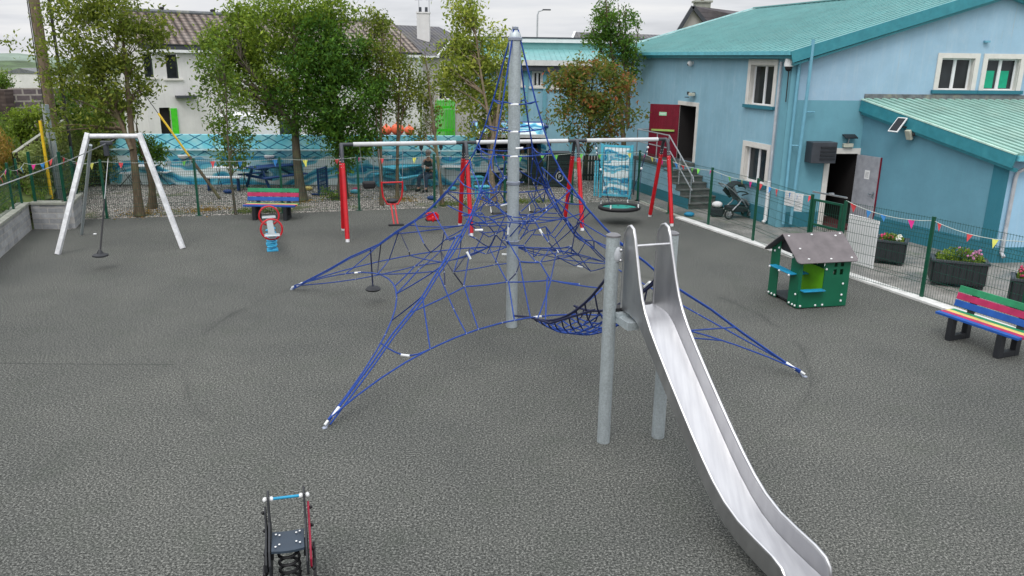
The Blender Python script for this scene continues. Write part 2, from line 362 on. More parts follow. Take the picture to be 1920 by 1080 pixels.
M['tile']=tilemat('brown_pantiles',(.095,.072,.06),(.25,.205,.18),.36,.36,line=(.012,.009,.008),la=.2)
M['tile2']=tilemat('weathered_tiles',(.10,.08,.07),(.30,.25,.215),.34,.36,line=(.012,.01,.009),lich=(.42,.39,.34),la=.45)
M['slate']=tilemat('grey_slates',(.11,.11,.12),(.15,.15,.165),.28,.22,line=(.06,.06,.07),lich=(.26,.23,.12),la=.25)
M['slate2']=tilemat('dark_slates',(.105,.095,.105),(.13,.115,.13),9.,.30,line=(.05,.045,.05),lich=(.2,.18,.16),la=.2)
M['pole']=barkmat('weathered_timber',(.17,.13,.09)); M['bark']=barkmat('grey_bark',(.10,.085,.065)); M['bark2']=barkmat('brown_bark',(.135,.10,.068))
M['yellow']=mat('yellow_plastic',(.72,.48,.02),.5); M['cable']=mat('black_cable',(.02,.02,.02),.6)
M['rail']=galvmat('rail_grey',(.42,.44,.46)); M['orange']=mat('orange_plastic',(.75,.14,.06),.45); M['lawn']=mat('grass_ground',(.09,.12,.035),.95,var=.5,scale=2.5,bump=.5,bscale=20)
M['limegate']=mat('bright_green_paint',(.06,.55,.02),.5); M['soil']=mat('soil',(.05,.035,.025),.95)
M['hill']=mat('far_hill',(.16,.21,.17),.95,var=.5,scale=.06)
M['paper']=mat('white_paper',(.74,.74,.74),.8,var=.04); M['ink']=mat('ink',(.05,.05,.06),.7)
M['dkfab']=mat('dark_fabric',(.02,.024,.03),.85); M['greyfab']=mat('grey_fabric',(.13,.14,.15),.9); M['silver']=mat('silver_tube',(.45,.46,.48),.3,.8)
M['skin']=mat('skin',(.42,.24,.17),.6,var=.08); M['denim']=mat('denim',(.035,.055,.10),.85); M['sleeve']=mat('grey_sleeve',(.20,.21,.24),.85); M['vest']=mat('dark_vest',(.015,.016,.024),.8); M['hair']=mat('grey_hair',(.25,.22,.2),.8)
for k,c in dict(f_pink=(.78,.04,.30),f_yellow=(.72,.72,.14),f_green=(.18,.62,.10),f_blue=(.05,.25,.60),f_red=(.72,.08,.09)).items(): M[k]=mat(k[2:]+'_pennant',c,.7,var=.1)
M['cord']=mat('pale_cord',(.5,.55,.5),.7)
# ---------------------------------------------------------------- setting
def sheet(name,pts,m,z=0.,kind='structure'):
    b=MB(); b.add([(p[0],p[1],z) for p in pts],[tuple(range(len(pts)))]); o=b.build(name,m); struct(o,kind); return o
sheet('ground',[(-400,-60),(400,-60),(400,700),(-400,700)],M['lawn'],-.06)
FR=[G(1910,618),Vector((8.16,15.09,0)),G(1587,378,1.64),G(1524,366,1.64),Vector((6.23,20.04,0)),Vector((5.54,22.03,0)),Vector((4.77,23.91,0)),Vector((4.15,26.14,0))]
for q in FR: q.z=0
fdir=(FR[4]-FR[1]).normalized()
RE=[Vector((-12.21,21.83,0)),Vector((-11.55,22.10,0)),Vector((-9.15,22.66,0)),Vector((-6.85,23.20,0)),Vector((-4.69,23.8,0)),Vector((-2.45,24.41,0)),Vector((-.27,24.98,0)),Vector((1.92,25.58,0)),Vector((4.15,26.14,0))]
near=FR[1]-fdir*16
sheet('playground_surface',[(-9.2,-6),(14,-6),(near.x+.0,near.y),(FR[1].x-.2,FR[1].y),(FR[4].x-.2,FR[4].y),(4.0,26.1),(1.92,25.52),(-2.45,24.35),(-6.85,23.14),(-11.55,22.04),(-12.21,21.83),(-11.75,20.55),(-12.75,20.5),(-14.5,15.5),(-15,-6)],M['rubber'],0.)
sheet('gravel_yard',[(-12.3,21.9),(-6.85,23.0),(4.1,26.0),(4.1,34),(-2,34),(-17,31),(-17,26)],M['gravel'],-.012)
sheet('concrete_path',[(near.x,near.y),(FR[1].x-.3,FR[1].y),(FR[4].x-.3,FR[4].y),(3.9,26.2),(3.9,36),(30,36),(30,-3)],M['concrete'],-.008)
b=MB()   # white kerb below the right-hand fence
nrm=Vector((fdir.y,-fdir.x,0))
k0=FR[1]-fdir*14; k1=FR[5]+fdir*1.3
b.bar(k0-nrm*.13+Vector((0,0,.02)),k1-nrm*.13+Vector((0,0,.02)),.26,.05)
struct(b.build('kerb',M['kerbw'],bevel=.006))
b=MB(); b.bar(k1+fdir*.02-nrm*.05+Vector((0,0,.01)),Vector((4.25,26.0,.01)),.12,.04); struct(b.build('edging',M['coping']))
# raised grass bank to the left
def bank_z(x,y):
    # distance left of the block wall
    wx=-12.72+ (20.5-y)*.351
    if y>21: wx=-12.4-(y-21)*.45
    d=max(0,wx-x)
    z=.62+min(2.2,max(0,d-.35)*.72)+.12*math.sin(x*1.7+y)*min(1,d)
    return z
b=MB(); nx,ny=26,30
for i in range(nx):
    for j in range(ny):
        y=4+j*1.05; wx=-12.85+(20.5-y)*.351 if y<=21 else -12.55-(y-21)*.45
        x=wx-i*.8*(1+i*.02); b.v.append((x,y,bank_z(x,y) if i>0 else .6))
for i in range(nx-1):
    for j in range(ny-1): b.f.append((i*ny+j,i*ny+j+1,(i+1)*ny+j+1,(i+1)*ny+j)); b.mi.append(0)
struct(b.build('grass_bank',M['lawn'],smooth=True))
# far hills
def hills(name,y,x0,x1,h,seed,m):
    b=MB(); n=90; rows=5
    for i in range(n+1):
        x=x0+(x1-x0)*i/n
        hh=h*(.65+.35*math.sin(i*.13+seed)+.10*math.sin(i*.9+seed*2)+.05*random.random())
        for r in range(rows): b.v.append((x,y+r*14,-1+max(.5,hh)*math.sin(r/(rows-1)*math.pi*.55)))
    for i in range(n):
        for r in range(rows-1): b.f.append((i*rows+r,(i+1)*rows+r,(i+1)*rows+r+1,i*rows+r+1)); b.mi.append(0)
    struct(b.build(name,m,smooth=True))
hills('hill',330,-420,420,9.0,1.2,M['hill'])
hills('low_hill',210,-300,-40,6.2,4.,mat('mid_hill',(.07,.11,.05),.95,var=.6,scale=.15))
def slab_uv(name,a,b,c,d,thick,m,parent,edge=None):
    """roof slab: a,b along the eave, c,d along the ridge (metres in UV)"""
    a,b,c,d=[Vector(q) for q in (a,b,c,d)]; n=(b-a).cross(d-a).normalized()
    if n.z<0: n=-n
    me=bpy.data.meshes.new(name); t=n*thick
    vs=[a,b,c,d,a-t,b-t,c-t,d-t]
    me.from_pydata([tuple(v) for v in vs],[],[(0,1,2,3),(7,6,5,4),(0,4,5,1),(1,5,6,2),(2,6,7,3),(3,7,4,0)])
    uv=me.uv_layers.new(name='UVMap'); ex=(b-a).normalized(); ey=(d-a)-ex*(d-a).dot(ex); ey.normalize()
    for l in me.loops:
        q=Vector(me.vertices[l.vertex_index].co)-a; uv.data[l.index].uv=(q.dot(ex),q.dot(ey))
    me.materials.append(m); me.materials.append(edge or m)
    for i,p in enumerate(me.polygons): p.material_index=0 if i==0 else 1
    o=bpy.data.objects.new(name,me); COL.objects.link(o)
    if parent is not None: o.parent=parent
    return o
class WallF:
    """vertical wall plane; s along d from p0, inside = -n"""
    def __init__(s,p0,d,n): s.p0=Vector((p0[0],p0[1],0)); s.d=Vector((d[0],d[1],0)).normalized(); s.n=Vector((n[0],n[1],0)).normalized()
    def P(s,u,z,o=0.): return s.p0+s.d*u+s.n*o+Vector((0,0,z))
    def pix(s,px,py): return onplane(px,py,s.p0,s.d)
    def cells(s,b,us,zs,holes,zmax=None,m=0,o=0.,depth=.2):
        us=sorted(set(us+[h[0] for h in holes]+[h[1] for h in holes])); zs=sorted(set(zs+[h[2] for h in holes]+[h[3] for h in holes]))
        us=[u for u in us]; 
        for i in range(len(us)-1):
            for j in range(len(zs)-1):
                cu,cz=(us[i]+us[i+1])/2,(zs[j]+zs[j+1])/2
                if any(h[0]<cu<h[1] and h[2]<cz<h[3] for h in holes): continue
                b.quad(s.P(us[i],zs[j],o),s.P(us[i+1],zs[j],o),s.P(us[i+1],zs[j+1],o),s.P(us[i],zs[j+1],o),m)
    def sbox(s,b,u0,u1,z0,z1,o0,o1,m=0):
        M3=Matrix((s.d,s.n,Vector((0,0,1)))).transposed()
        return b.box(s.P((u0+u1)/2,(z0+z1)/2,(o0+o1)/2),(abs(u1-u0),abs(o1-o0),abs(z1-z0)),M=M3,m=m)
def window(W,u0,u1,z0,z1,parent,trim=.13,mull=1,depth=.16,sill=True,fm=None,panes=None,extra=None,bot=False):
    fm=fm or M['upvc']
    wf=MB()
    if trim:
        t=MB(); p=.03
        W.sbox(t,u0-trim,u0,z0-(trim if bot else 0),z1+trim,-depth*.0-.02,p); W.sbox(t,u1,u1+trim,z0-(trim if bot else 0),z1+trim,-.02,p); W.sbox(t,u0,u1,z1,z1+trim,-.02,p)
        W.sbox(t,u0-.001,u0+.012,z0,z1,-depth,-.02); W.sbox(t,u1-.012,u1+.001,z0,z1,-depth,-.02); W.sbox(t,u0+.012,u1-.012,z1-.012,z1,-depth,-.02); W.sbox(t,u0+.012,u1-.012,z0,z0+.015,-depth,.0)
    f=.042; W.sbox(wf,u0,u0+f,z0,z1,-depth-.05,-depth); W.sbox(wf,u1-f,u1,z0,z1,-depth-.05,-depth)
    W.sbox(wf,u0+f,u1-f,z0,z0+f,-depth-.05,-depth); W.sbox(wf,u0+f,u1-f,z1-f,z1,-depth-.05,-depth)
    for k in range(mull):
        uc=u0+(u1-u0)*(k+1)/(mull+1); W.sbox(wf,uc-.03,uc+.03,z0+f,z1-f,-depth-.05,-depth+.004)
    # sash inner rims
    for k in range(mull+1):
        a=u0+(u1-u0)*k/(mull+1)+(f if k==0 else .03); c=u0+(u1-u0)*(k+1)/(mull+1)-(f if k==mull else .03); q=.016
        W.sbox(wf,a,a+q,z0+f,z1-f,-depth-.045,-depth-.008); W.sbox(wf,c-q,c,z0+f,z1-f,-depth-.045,-depth-.008)
    w=wf.build('window',fm,parent)
    g=MB(); W.sbox(g,u0+f,u1-f,z0+f,z1-f,-depth-.040,-depth-.030); g.build('pane',M['glass'],w)
    if trim: t.build('window_surround',M['trim'],w)
    if sill:
        s_=MB(); W.sbox(s_,u0-.18,u1+.18,z0-.09,z0-(.0 if not bot else 0.0),-.0,.09); s_.build('sill',M['plinth'] if sill!='white' else M['trim'],w)
    return w
# ============================================================ community hall
hall=thing('community_hall','large pale blue two storey hall with teal ribbed metal roof behind the wire fence','building',(7.49,22.08,0))
hall.location=(0,0,0)
C0=Vector((7.49,22.08,0)); dS=Vector((-.287,.958,0)).normalized(); nS=Vector((-dS.y,dS.x,0)); nS=nS if nS.x<0 else -nS
dG=Vector((math.cos(rad(5)),math.sin(rad(5)),0)); nG=Vector((dG.y,-dG.x,0))
WS=WallF(C0,dS,nS); WG=WallF(C0,dG,nG)
EZ=4.66; SL=12.2
# side wall openings
uwL,uwT=WS.pix(1454,122); uwR,_=WS.pix(1410,122); _,uwB=WS.pix(1430,198)
u0,u1=min(uwL,uwR),max(uwL,uwR)
up=(u0,u1,uwB,uwT)
a,t=WS.pix(1440,281); c,_=WS.pix(1399,276); _,bz=WS.pix(1418,343); lo=(min(a,c),max(a,c),bz,t)
a,t=WS.pix(1307,200); c,_=WS.pix(1278,200); _,bz=WS.pix(1303,305); dr=(min(a,c),max(a,c),bz,t)
dr=(dr[0],dr[0]+1.15,dr[2],dr[3]); print('door',dr,'up',up,'lo',lo)
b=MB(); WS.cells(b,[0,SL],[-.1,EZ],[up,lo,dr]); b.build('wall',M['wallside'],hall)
b=MB(); WS.cells(b,[.0,dr[1]+1.0],[-.1,.42],[],o=.02); WS.sbox(b,.0,dr[1]+1.0,.42,.435,-.0,.02); b.build('plinth',M['plinth'],hall)
b=MB(); WS.sbox(b,.0,.34,-.1,EZ-.1,.022,.05); b.build('corner_strip',M['tealwall'],hall)
wa=window(WS,*up,hall,.15,depth=.11); wb=window(WS,*lo,hall,.15,depth=.11)
# door with surround, leaf opened flat outward, room behind
b=MB(); WS.sbox(b,dr[0]-.13,dr[0],dr[2],dr[3]+.13,-.02,.03); WS.sbox(b,dr[1],dr[1]+.13,dr[2],dr[3]+.13,-.02,.03); WS.sbox(b,dr[0],dr[1],dr[3],dr[3]+.13,-.02,.03); b.build('door_surround',M['trim'],hall)
b=MB(); u0,u1,z0,z1=dr
for (o0,o1,uu0,uu1,zz0,zz1) in ((-1.2,-.0,u0-.02,u0,z0,z1),(-1.2,0,u1,u1+.02,z0,z1),(-1.2,-0,u0,u1,z0-.02,z0),(-1.2,-0,u0,u1,z1,z1+.02),(-1.22,-1.2,u0,u1,z0,z1)): WS.sbox(b,uu0,uu1,zz0,zz1,o0,o1)
b.build('doorway_interior',M['darkroom'],hall)
L=1.02; ang=rad(128)   # leaf hinged on the far jamb, swung out
hp=WS.P(u1-.02,0,.03); ld=(-WS.d*math.cos(ang)+WS.n*math.sin(ang)).normalized()
WD=WallF(hp,ld,(ld.y,-ld.x,0)); 
if WD.n.y>0: WD.n=-WD.n
b=MB(); WD.sbox(b,0,L,z0+.02,z1,-.03,.03)
for k in range(9): WD.sbox(b,.06+k*.1,.064+k*.1,z0+.06,z1-.06,.03,.036)
leaf=b.build('door',M['maroon'],hall)
b=MB(); WD.sbox(b,.12,L-.1,z0+.92,z0+.98,.036,.10); b.build('push_bar',mat('push_bar',(.35,.5,.12),.4),leaf)
b=MB(); WD.sbox(b,L*.42,L*.42+.26,z0+1.45,z0+1.57,.037,.044); b.build('notice',mat('notice_green',(.35,.62,.40),.5),leaf)
b=MB(); WD.sbox(b,L*.42+.03,L*.42+.23,z0+1.50,z0+1.52,.0445,.046); b.build('notice_text',M['paper'],leaf)
# gable wall
gL=14.2; ru=(Vector((13.15,22.5,0))-C0).dot(dG); RZ=6.45
fu,_z=WG.pix(1625,187); iu=fu; dz0=WG.pix(1548,415)
gdo=(WG.pix(1557,290)[0],WG.pix(1607,300)[0],.05,WG.pix(1580,288)[1]); print('gdoor',gdo,'iu',iu)
g1=(WG.pix(1766,112)[0],WG.pix(1828,112)[0],WG.pix(1795,169)[1],WG.pix(1795,109)[1]); g2=(WG.pix(1852,112)[0],WG.pix(1914,112)[0],g1[2],g1[3]); print(g1,g2)
LZ=3.56  # flashing height
b=MB(); WG.cells(b,[0,gL],[LZ,EZ],[]+[h for h in (g1,g2)],m=0)
WG.cells(b,[0,gL],[EZ,g1[3]],[g1,g2],m=0) if g1[3]>EZ else None
zt=max(EZ,g1[3])
b.add([WG.P(0,EZ),WG.P(g1[0],EZ),WG.P(g1[0],zt),WG.P(0,zt)],[(0,1,2,3)]) if False else None
b.v=[];b.f=[];b.mi=[]
def roofz(u): return EZ+(RZ-EZ)*(u/ru if u<ru else (2*ru-u)/ru)
xs=sorted({0,iu,g1[0],g1[1],g2[0],g2[1],ru,2*ru})
for i in range(len(xs)-1):
    a_,c_=xs[i],xs[i+1]; hole=[h for h in (g1,g2) if h[0]<=a_+1e-4 and h[1]>=c_-1e-4]
    segs=[(LZ-.05,None)] if not hole else [(LZ-.05,hole[0][2]),(hole[0][3],None)]
    for z_0,z_1 in segs:
        b.add([WG.P(a_,z_0),WG.P(c_,z_0),WG.P(c_,z_1 if z_1 else roofz(c_)),WG.P(a_,z_1 if z_1 else roofz(a_))],[(0,1,2,3)])
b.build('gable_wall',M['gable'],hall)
b=MB(); WG.cells(b,[.0,iu,2*ru],[-.1,LZ-.05],[gdo]); b.build('lower_wall',M['tealwall'],hall)
b=MB(); WG.sbox(b,.0,gdo[0]-.17,-.1,.42,0,.02); b.build('plinth',M['plinth'],hall)
b=MB(); WG.sbox(b,-.05,.2,-.1,EZ-.1,.022,.05); b.build('corner_strip',M['tealwall'],hall)
wc=window(WG,*g1,hall,.13,sill=True,depth=.12); wd=window(WG,*g2,hall,.13,sill=True,depth=.12)
b=MB(); 
for i,(h0,h1) in enumerate(((g2[0]+.08,g2[0]+.36),(g2[0]+.50,g2[0]+.78))): WG.sbox(b,h0,h1,g2[2]+.06,g2[2]+(g2[3]-g2[2])*.62,-.148,-.144)
b.build('blind',M['curtain'],wd)
b=MB(); u0,u1,z0,z1=gdo
WG.sbox(b,u0-.15,u0,0,z1+.15,-.02,.03); WG.sbox(b,u1,u1+.15,0,z1+.15,-.02,.03); WG.sbox(b,u0,u1,z1,z1+.15,-.02,.03); b.build('door_surround',M['trim'],hall)
b=MB()
for (o0,o1,uu0,uu1,zz0,zz1) in ((-1.6,-.02,u0-.02,u0,z0,z1),(-1.6,-.02,u1,u1+.02,z0,z1),(-1.6,-.02,u0,u1,z0-.06,z0-.03),(-1.6,-.02,u0,u1,z1,z1+.02),(-1.62,-1.6,u0,u1,z0,z1)): WG.sbox(b,uu0,uu1,zz0,zz1,o0,o1)
b.build('doorway_interior',M['darkroom'],hall)
b=MB(); WG.sbox(b,u0+.02,u1,0,.06,-1.2,.5); b.build('door_mat',M['carpet'],hall)
ang=rad(69); hp=WG.P(u1-.01,0,.035); ld=(WG.d*math.cos(ang)+WG.n*math.sin(ang)); WD2=WallF(hp,ld,(ld.y,-ld.x,0))
if WD2.n.x>0: WD2.n=-WD2.n
Ld=u1-u0-.02
b=MB(); WD2.sbox(b,0,Ld,.06,z1-.02,-.025,.025); leaf2=b.build('door',M['greydoor'],hall)
b=MB(); WD2.sbox(b,Ld-.001,Ld+.03,.06,z1-.02,-.03,.02); WD2.sbox(b,0,Ld,.06,z1-.02,-.034,-.026); b.build('door_edge',M['maroon'],leaf2)
b=MB(); WD2.sbox(b,Ld-.22,Ld-.06,1.02,1.045,.06,.08); WD2.sbox(b,Ld-.085,Ld-.06,1.02,1.045,.026,.06); WD2.sbox(b,Ld-.10,Ld-.045,.93,1.10,.026,.032); b.build('handle',M['silver'],leaf2)
b=MB(); WD2.sbox(b,Ld*.42,Ld*.42+.17,1.42,1.66,.026,.029); nt=b.build('notice',M['paper'],leaf2)
b=MB()
for k in range(5): WD2.sbox(b,Ld*.42+.03,Ld*.42+.14,1.47+k*.033,1.478+k*.033,.0292,.0300)
b.build('notice_text',M['ink'],nt)
# lean-to extension
ext=thing('extension','single storey teal extension with weathered ribbed lean-to roof','building')
I0=WG.P(iu,0); LC=Vector((11.36,18.18,0)); dL=(LC-I0).normalized(); nL=Vector((dL.y,-dL.x,0)); nL=nL if nL.x<0 else -nL; LL=(LC-I0).length
WL=WallF(I0,dL,nL); 
ez=2.50; lz=3.42
def lz_(u): return lz+(ez-lz)*u/LL
b=MB()
for i in range(8):
    a_,c_=LL*i/8,LL*(i+1)/8; b.add([WL.P(a_,-.1),WL.P(c_,-.1),WL.P(c_,lz_(c_)),WL.P(a_,lz_(a_))],[(0,1,2,3)])
b.build('wall',M['leanwall'],ext)
b=MB(); WL.sbox(b,.02,LL+.02,-.1,.45,.002,.024); b.build('plinth',M['plinth'],ext)
b=MB(); WL.sbox(b,LL-.36,LL+.03,.45,ez-.04,.004,.03); b.build('corner_strip',M['plinth'],ext)
dF=Vector((math.cos(rad(6)),math.sin(rad(6)),0)); WF=WallF(LC,dF,(dF.y,-dF.x,0)); FW=7.
b=MB(); WF.cells(b,[0,FW],[-.1,ez],[]); b.build('front_wall',M['palewall'],ext)
b=MB(); WF.sbox(b,-.02,FW,-.1,.36,.002,.024); b.build('plinth',M['plinth'],ext)
# lean-to roof slab with ribs
A_=WL.P(-.02,lz+.10,.14); B_=WL.P(LL+.22,ez+.04,.14); dRr=dG
D_=A_+dRr*9.5; C_=B_+dF*9.5
b=MB(); n_=(B_-A_).cross(D_-A_).normalized(); n_=n_ if n_.z>0 else -n_
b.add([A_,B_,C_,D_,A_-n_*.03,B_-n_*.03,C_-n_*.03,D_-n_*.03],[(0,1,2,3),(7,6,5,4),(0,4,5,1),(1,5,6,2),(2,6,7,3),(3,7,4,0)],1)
k=0.12
while k<9.4:
    p=A_+dRr*k; q=B_+dF*k; b.bar(p+n_*.034,q+n_*.034,.105,.07,up=n_); k+=.235
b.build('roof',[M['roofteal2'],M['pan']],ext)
b=MB(); b.bar(A_+Vector((0,0,-.14))-dRr*.02,B_+Vector((0,0,-.14))-dRr*.02,.04,.30,up=(0,0,1)); b.bar(A_+Vector((0,0,-.335))+dRr*.06,B_+Vector((0,0,-.335))+dRr*.06,.10,.07); b.build('fascia',M['fascia'],ext)
b=MB(); b.bar(A_+Vector((0,0,.03)),B_+Vector((0,0,.03)),.10,.03); b.build('verge_trim',mat('verge_pale',(.42,.60,.52),.5),ext)
b=MB(); b.bar(B_+Vector((.02,0,-.06))+n_*.0,C_+Vector((0,0,-.06)),.14,.12); b.build('gutter',M['gutter'],ext)
b=MB(); WG.sbox(b,iu-.08,2*ru,LZ-.02,LZ+.13,.0,.05); b.build('flashing',M['lead'],ext)
b=MB(); WG.sbox(b,iu-.02,2*ru,LZ-.12,LZ-.02,.0,.2); b.build('flashing_trim',mat('flash_green',(.20,.40,.34),.6,dirt=(.4,.35,.2),dirt_amt=.4),ext)
# hall roof (two slopes) with standing ribs
E0=WS.P(-.25,EZ+.10,.28); E1=WS.P(SL+.2,EZ+.10,.28)
Rn=WG.P(ru,RZ+.12,.25); Rf=Vector((9.74,34.,RZ+.12))
Rn=Vector((Rn.x,Rn.y,RZ+.12))
b=MB(); n_=(E1-E0).cross(Rn-E0).normalized(); n_=n_ if n_.z>0 else -n_
E0=Vector(E0); 
gn=WG.P(2*ru+.3,EZ+.10,.25); gf=Vector((15.5,34.5,EZ+.10))
for q in ((E0,E1,Rf,Rn),(gn,gf,Rf,Rn)):
    nn=(q[1]-q[0]).cross(q[3]-q[0]).normalized(); nn=nn if nn.z>0 else -nn
    b.add(list(q)+[x-nn*.04 for x in q],[(0,1,2,3),(7,6,5,4),(0,4,5,1),(1,5,6,2),(2,6,7,3),(3,7,4,0)])
N=44
for i in range(1,N):
    p=E0.lerp(E1,i/N); q=Rn.lerp(Rf,i/N); b.bar(p+n_*.014,q+n_*.014-(q-p).normalized()*.02,.05,.028,up=n_)
b.build('roof',M['roofteal'],hall)
b=MB()
for i in range(1,N):
    p=E0.lerp(E1,(i+.5)/N) ; q=Rn.lerp(Rf,(i+.5)/N)
    for t_ in (.06,.2,.34,.48,.62,.76,.9): b.box(p.lerp(q,t_)+n_*.008,(.03,.03,.02))
b.build('roof_screws',M['plinth'],hall)
b=MB(); b.bar(E0+Vector((0,0,-.03)),E1+Vector((0,0,-.03)),.13,.10); b.build('gutter',M['gutter'],hall)
b=MB(); b.bar(WS.P(-.2,EZ-.02,.13),WS.P(SL,EZ-.02,.13),.24,.10); b.build('eaves_board',M['fascia'],hall)
b=MB()
def verge(p,q,w=.05,h=.30,off=0): 
    b.bar(p+Vector((0,0,-.13))-dG*0+nG*.0,q+Vector((0,0,-.13)),w,h)
verge(E0+dG*.02,Rn); verge(Rn,gn); b.bar(E0+Vector((.1,.12,-.32)),Rn+Vector((0,.12,-.32)),.16,.06); b.bar(gn+Vector((0,.12,-.32)),Rn+Vector((0,.12,-.32)),.16,.06)
b.build('fascia',M['fascia'],hall)
b=MB(); b.bar(E1+Vector((0,0,.04)),Rf+Vector((0,0,.04)),.14,.05); b.bar(gn+Vector((0,-.01,.04)),Rn+Vector((0,-.01,.04)),.12,.03); b.build('verge_trim',mat('verge_light',(.42,.66,.66),.4),hall)
b=MB(); b.bar(Rn+Vector((0,0,.03)),Rf+Vector((0,0,.03)),.25,.04); b.build('ridge_cap',M['roofteal'],hall)
# far end wall of hall + back
b=MB(); e=WS.P(SL,0); b.add([e,(9.74,33.9,-.1),(9.74,33.9,RZ),(e.x,e.y,EZ)],[(0,1,2,3)]); b.build('far_wall',M['wallside'],hall)
# pipes
def pipe(pts,r,m,parent,name='downpipe',n=8): return MB().tube(pts,r,n).build(name,m,parent,smooth=True)
pipe([WS.P(.42,EZ-.15,.09),WS.P(.42,1.25,.09)],.04,M['pipegrey'],hall); pipe([WS.P(.42,1.25,.09),WS.P(.42,.12,.09),WS.P(.42,.05,.16)],.055,M['white'],hall)
pipe([WG.P(.34,EZ+.42,.30),WG.P(.34,EZ-.5,.30),WG.P(.34,.1,.16)],.046,M['pipeblue'],hall,'soil_pipe')
pipe([WG.P(.12,EZ-.2,.10),WG.P(.12,2.,.10),WG.P(.14,.1,.12)],.04,M['pipeblue'],hall,'soil_pipe')
b=MB(); b.tube([WG.P(.34,3.2,.2),WG.P(.7,3.2,.08)],.02); b.tube([WG.P(.34,2.3,.2),WG.P(.16,2.3,.1)],.02); b.build('pipe_bracket',M['pipeblue'],hall)
b=MB(); g_=WF
b.tube([WF.P(.32,ez-.05,.2),WF.P(.32,ez-.22,.2),WF.P(.18,ez-.35,.08),WF.P(.16,ez-.5,.06),WF.P(.16,.25,.06),WF.P(.16,.16,.16)],.045); b.build('downpipe',M['pipegrey'],ext,smooth=True)
# wall fittings (things of their own)
def wallbox(W,px,py): return W.pix(px,py)
u,z=WS.pix(1299,118); q=thing('security_camera','white dome security camera high on the side wall of the hall, under the gutter','camera',WS.P(u,z,0))
MB().lathe((0,0,0),[(.0,0),(.05,.0),(.05,.06),(.0,.06)],10,M=Matrix.Rotation(rad(90),3,'X')).build('mount',M['white'],q,smooth=True)
MB().ball(nS*.1+Vector((0,0,-.02)),.095,8).build('housing',M['white'],q,smooth=True); MB().ball(nS*.15+Vector((0,0,-.05)),.045,8).build('lens',M['black'],q,smooth=True)
u,z=WS.pix(1484,121); c_=WS.P(.0,z+.02,.14)
q=thing('security_camera','white hanging camera with black lens at the corner of the hall, under the roof','camera',c_)
MB().box((.06,.0,.10),(.20,.10,.10)).build('mount',M['white'],q,bevel=.01); MB().lathe((0,0,0),[(.02,.18),(.10,.14),(.125,.0),(.12,-.07)],14).build('housing',M['white'],q,smooth=True); MB().ball((0,0,-.10),.10,8).build('lens',M['black'],q,smooth=True)
MB().tube([(0.02,.02,-.1),(0.03,.03,-1.0)],.015,6).build('cable',M['cable'],q)
u,z=WS.pix(1303,177); q=thing('floodlight','small cream floodlight with black bracket above the red door','light',WS.P(u,z,0))
b=MB(); b.box(nS*.12+Vector((0,0,0)),(.14,.20,.10),rz=rad(17)); b.build('lamp_head',M['lampcream'],q,bevel=.01)
b=MB(); b.bar(Vector((0,0,.04)),nS*.10+Vector((0,0,.04)),.05,.05); b.box(nS*.13+dS*.22+Vector((0,0,.03)),(.06,.12,.10)); b.box(nS*.15+dS*.26+Vector((0,0,-.1)),(.12,.14,.02)); b.build('bracket',M['black'],q)
def solar(px,py,W,lab,arm):
    u,z=W.pix(px,py); q=thing('solar_lamp',lab,'light',W.P(u,z,0)); n=W.n; d=W.d
    R3=Matrix((d,n,Vector((0,0,1)))).transposed()
    return q,R3,n,d
q,R3,n,d=solar(1588,272,WG,'cream lamp with small dark solar panel over the side door of the hall',1)
MB().box(n*.06,(.28,.10,.11),M=R3).build('lamp_head',M['lampcream'],q,bevel=.01); MB().bar(n*.05+Vector((0,0,.05)),n*.08+Vector((0,0,.22)),.03).build('stem',M['silver'],q)
MB().box(n*.12+Vector((0,0,.25)),(.36,.22,.03),M=R3@Matrix.Rotation(rad(-20),3,'X')).build('solar_panel',M['blackplastic'],q)
q,R3,n,d=solar(1708,243,WL,'white framed solar panel lamp tilted out from the extension wall','')
Mx=R3@Matrix.Rotation(rad(-50),3,'X')
b=MB(); b.box(n*.35+Vector((0,0,.12))-d*.12,(.30,.46,.025),M=Mx); p1=b.build('solar_panel',M['white'],q)
b=MB(); b.box(n*.35+Vector((0,0,.12))-d*.12+Mx@Vector((0,0,.015)),(.24,.40,.008),M=Mx); b.build('solar_cells',M['blackplastic'],p1)
MB().tube([Vector((0,0,.04)),n*.30+Vector((0,0,.08))],.025).build('arm',M['blackplastic'],q)
MB().box(n*.16+d*.10+Vector((0,0,-.12)),(.16,.08,.26),M=R3@Matrix.Rotation(rad(-25),3,'X')).build('lamp_head',M['lampcream'],q,bevel=.01)
MB().ball(n*.12+d*.22+Vector((0,0,-.10)),.05).build('sensor',M['blackplastic'],q,smooth=True)
u0,z1=WG.pix(1512,264); u1,z0=WG.pix(1553,303); q=thing('vent_unit','dark grey louvred heat pump box fixed to the teal wall beside the side door','vent')
b=MB(); WG.sbox(b,u0,u1,z0,z1,.0,.42); o=b.build('casing',M['darkgrey'],q,bevel=.015)
b=MB()
for k in range(4): zz=z0+.10+k*(z1-z0-.16)/4; WG.sbox(b,u0+.24,u1-.04,zz,zz+.05,.42,.45)
b.build('louvre',M['blackplastic'],q)
u,z=WG.pix(1848,78); q=tag(MB().box((0,0,0),(.14,.10,.05)).build('alarm_box',M['pipeblue']),'tiny pale blue box high on the gable between the two upper windows','box'); q.location=WG.P(u,z,.06)
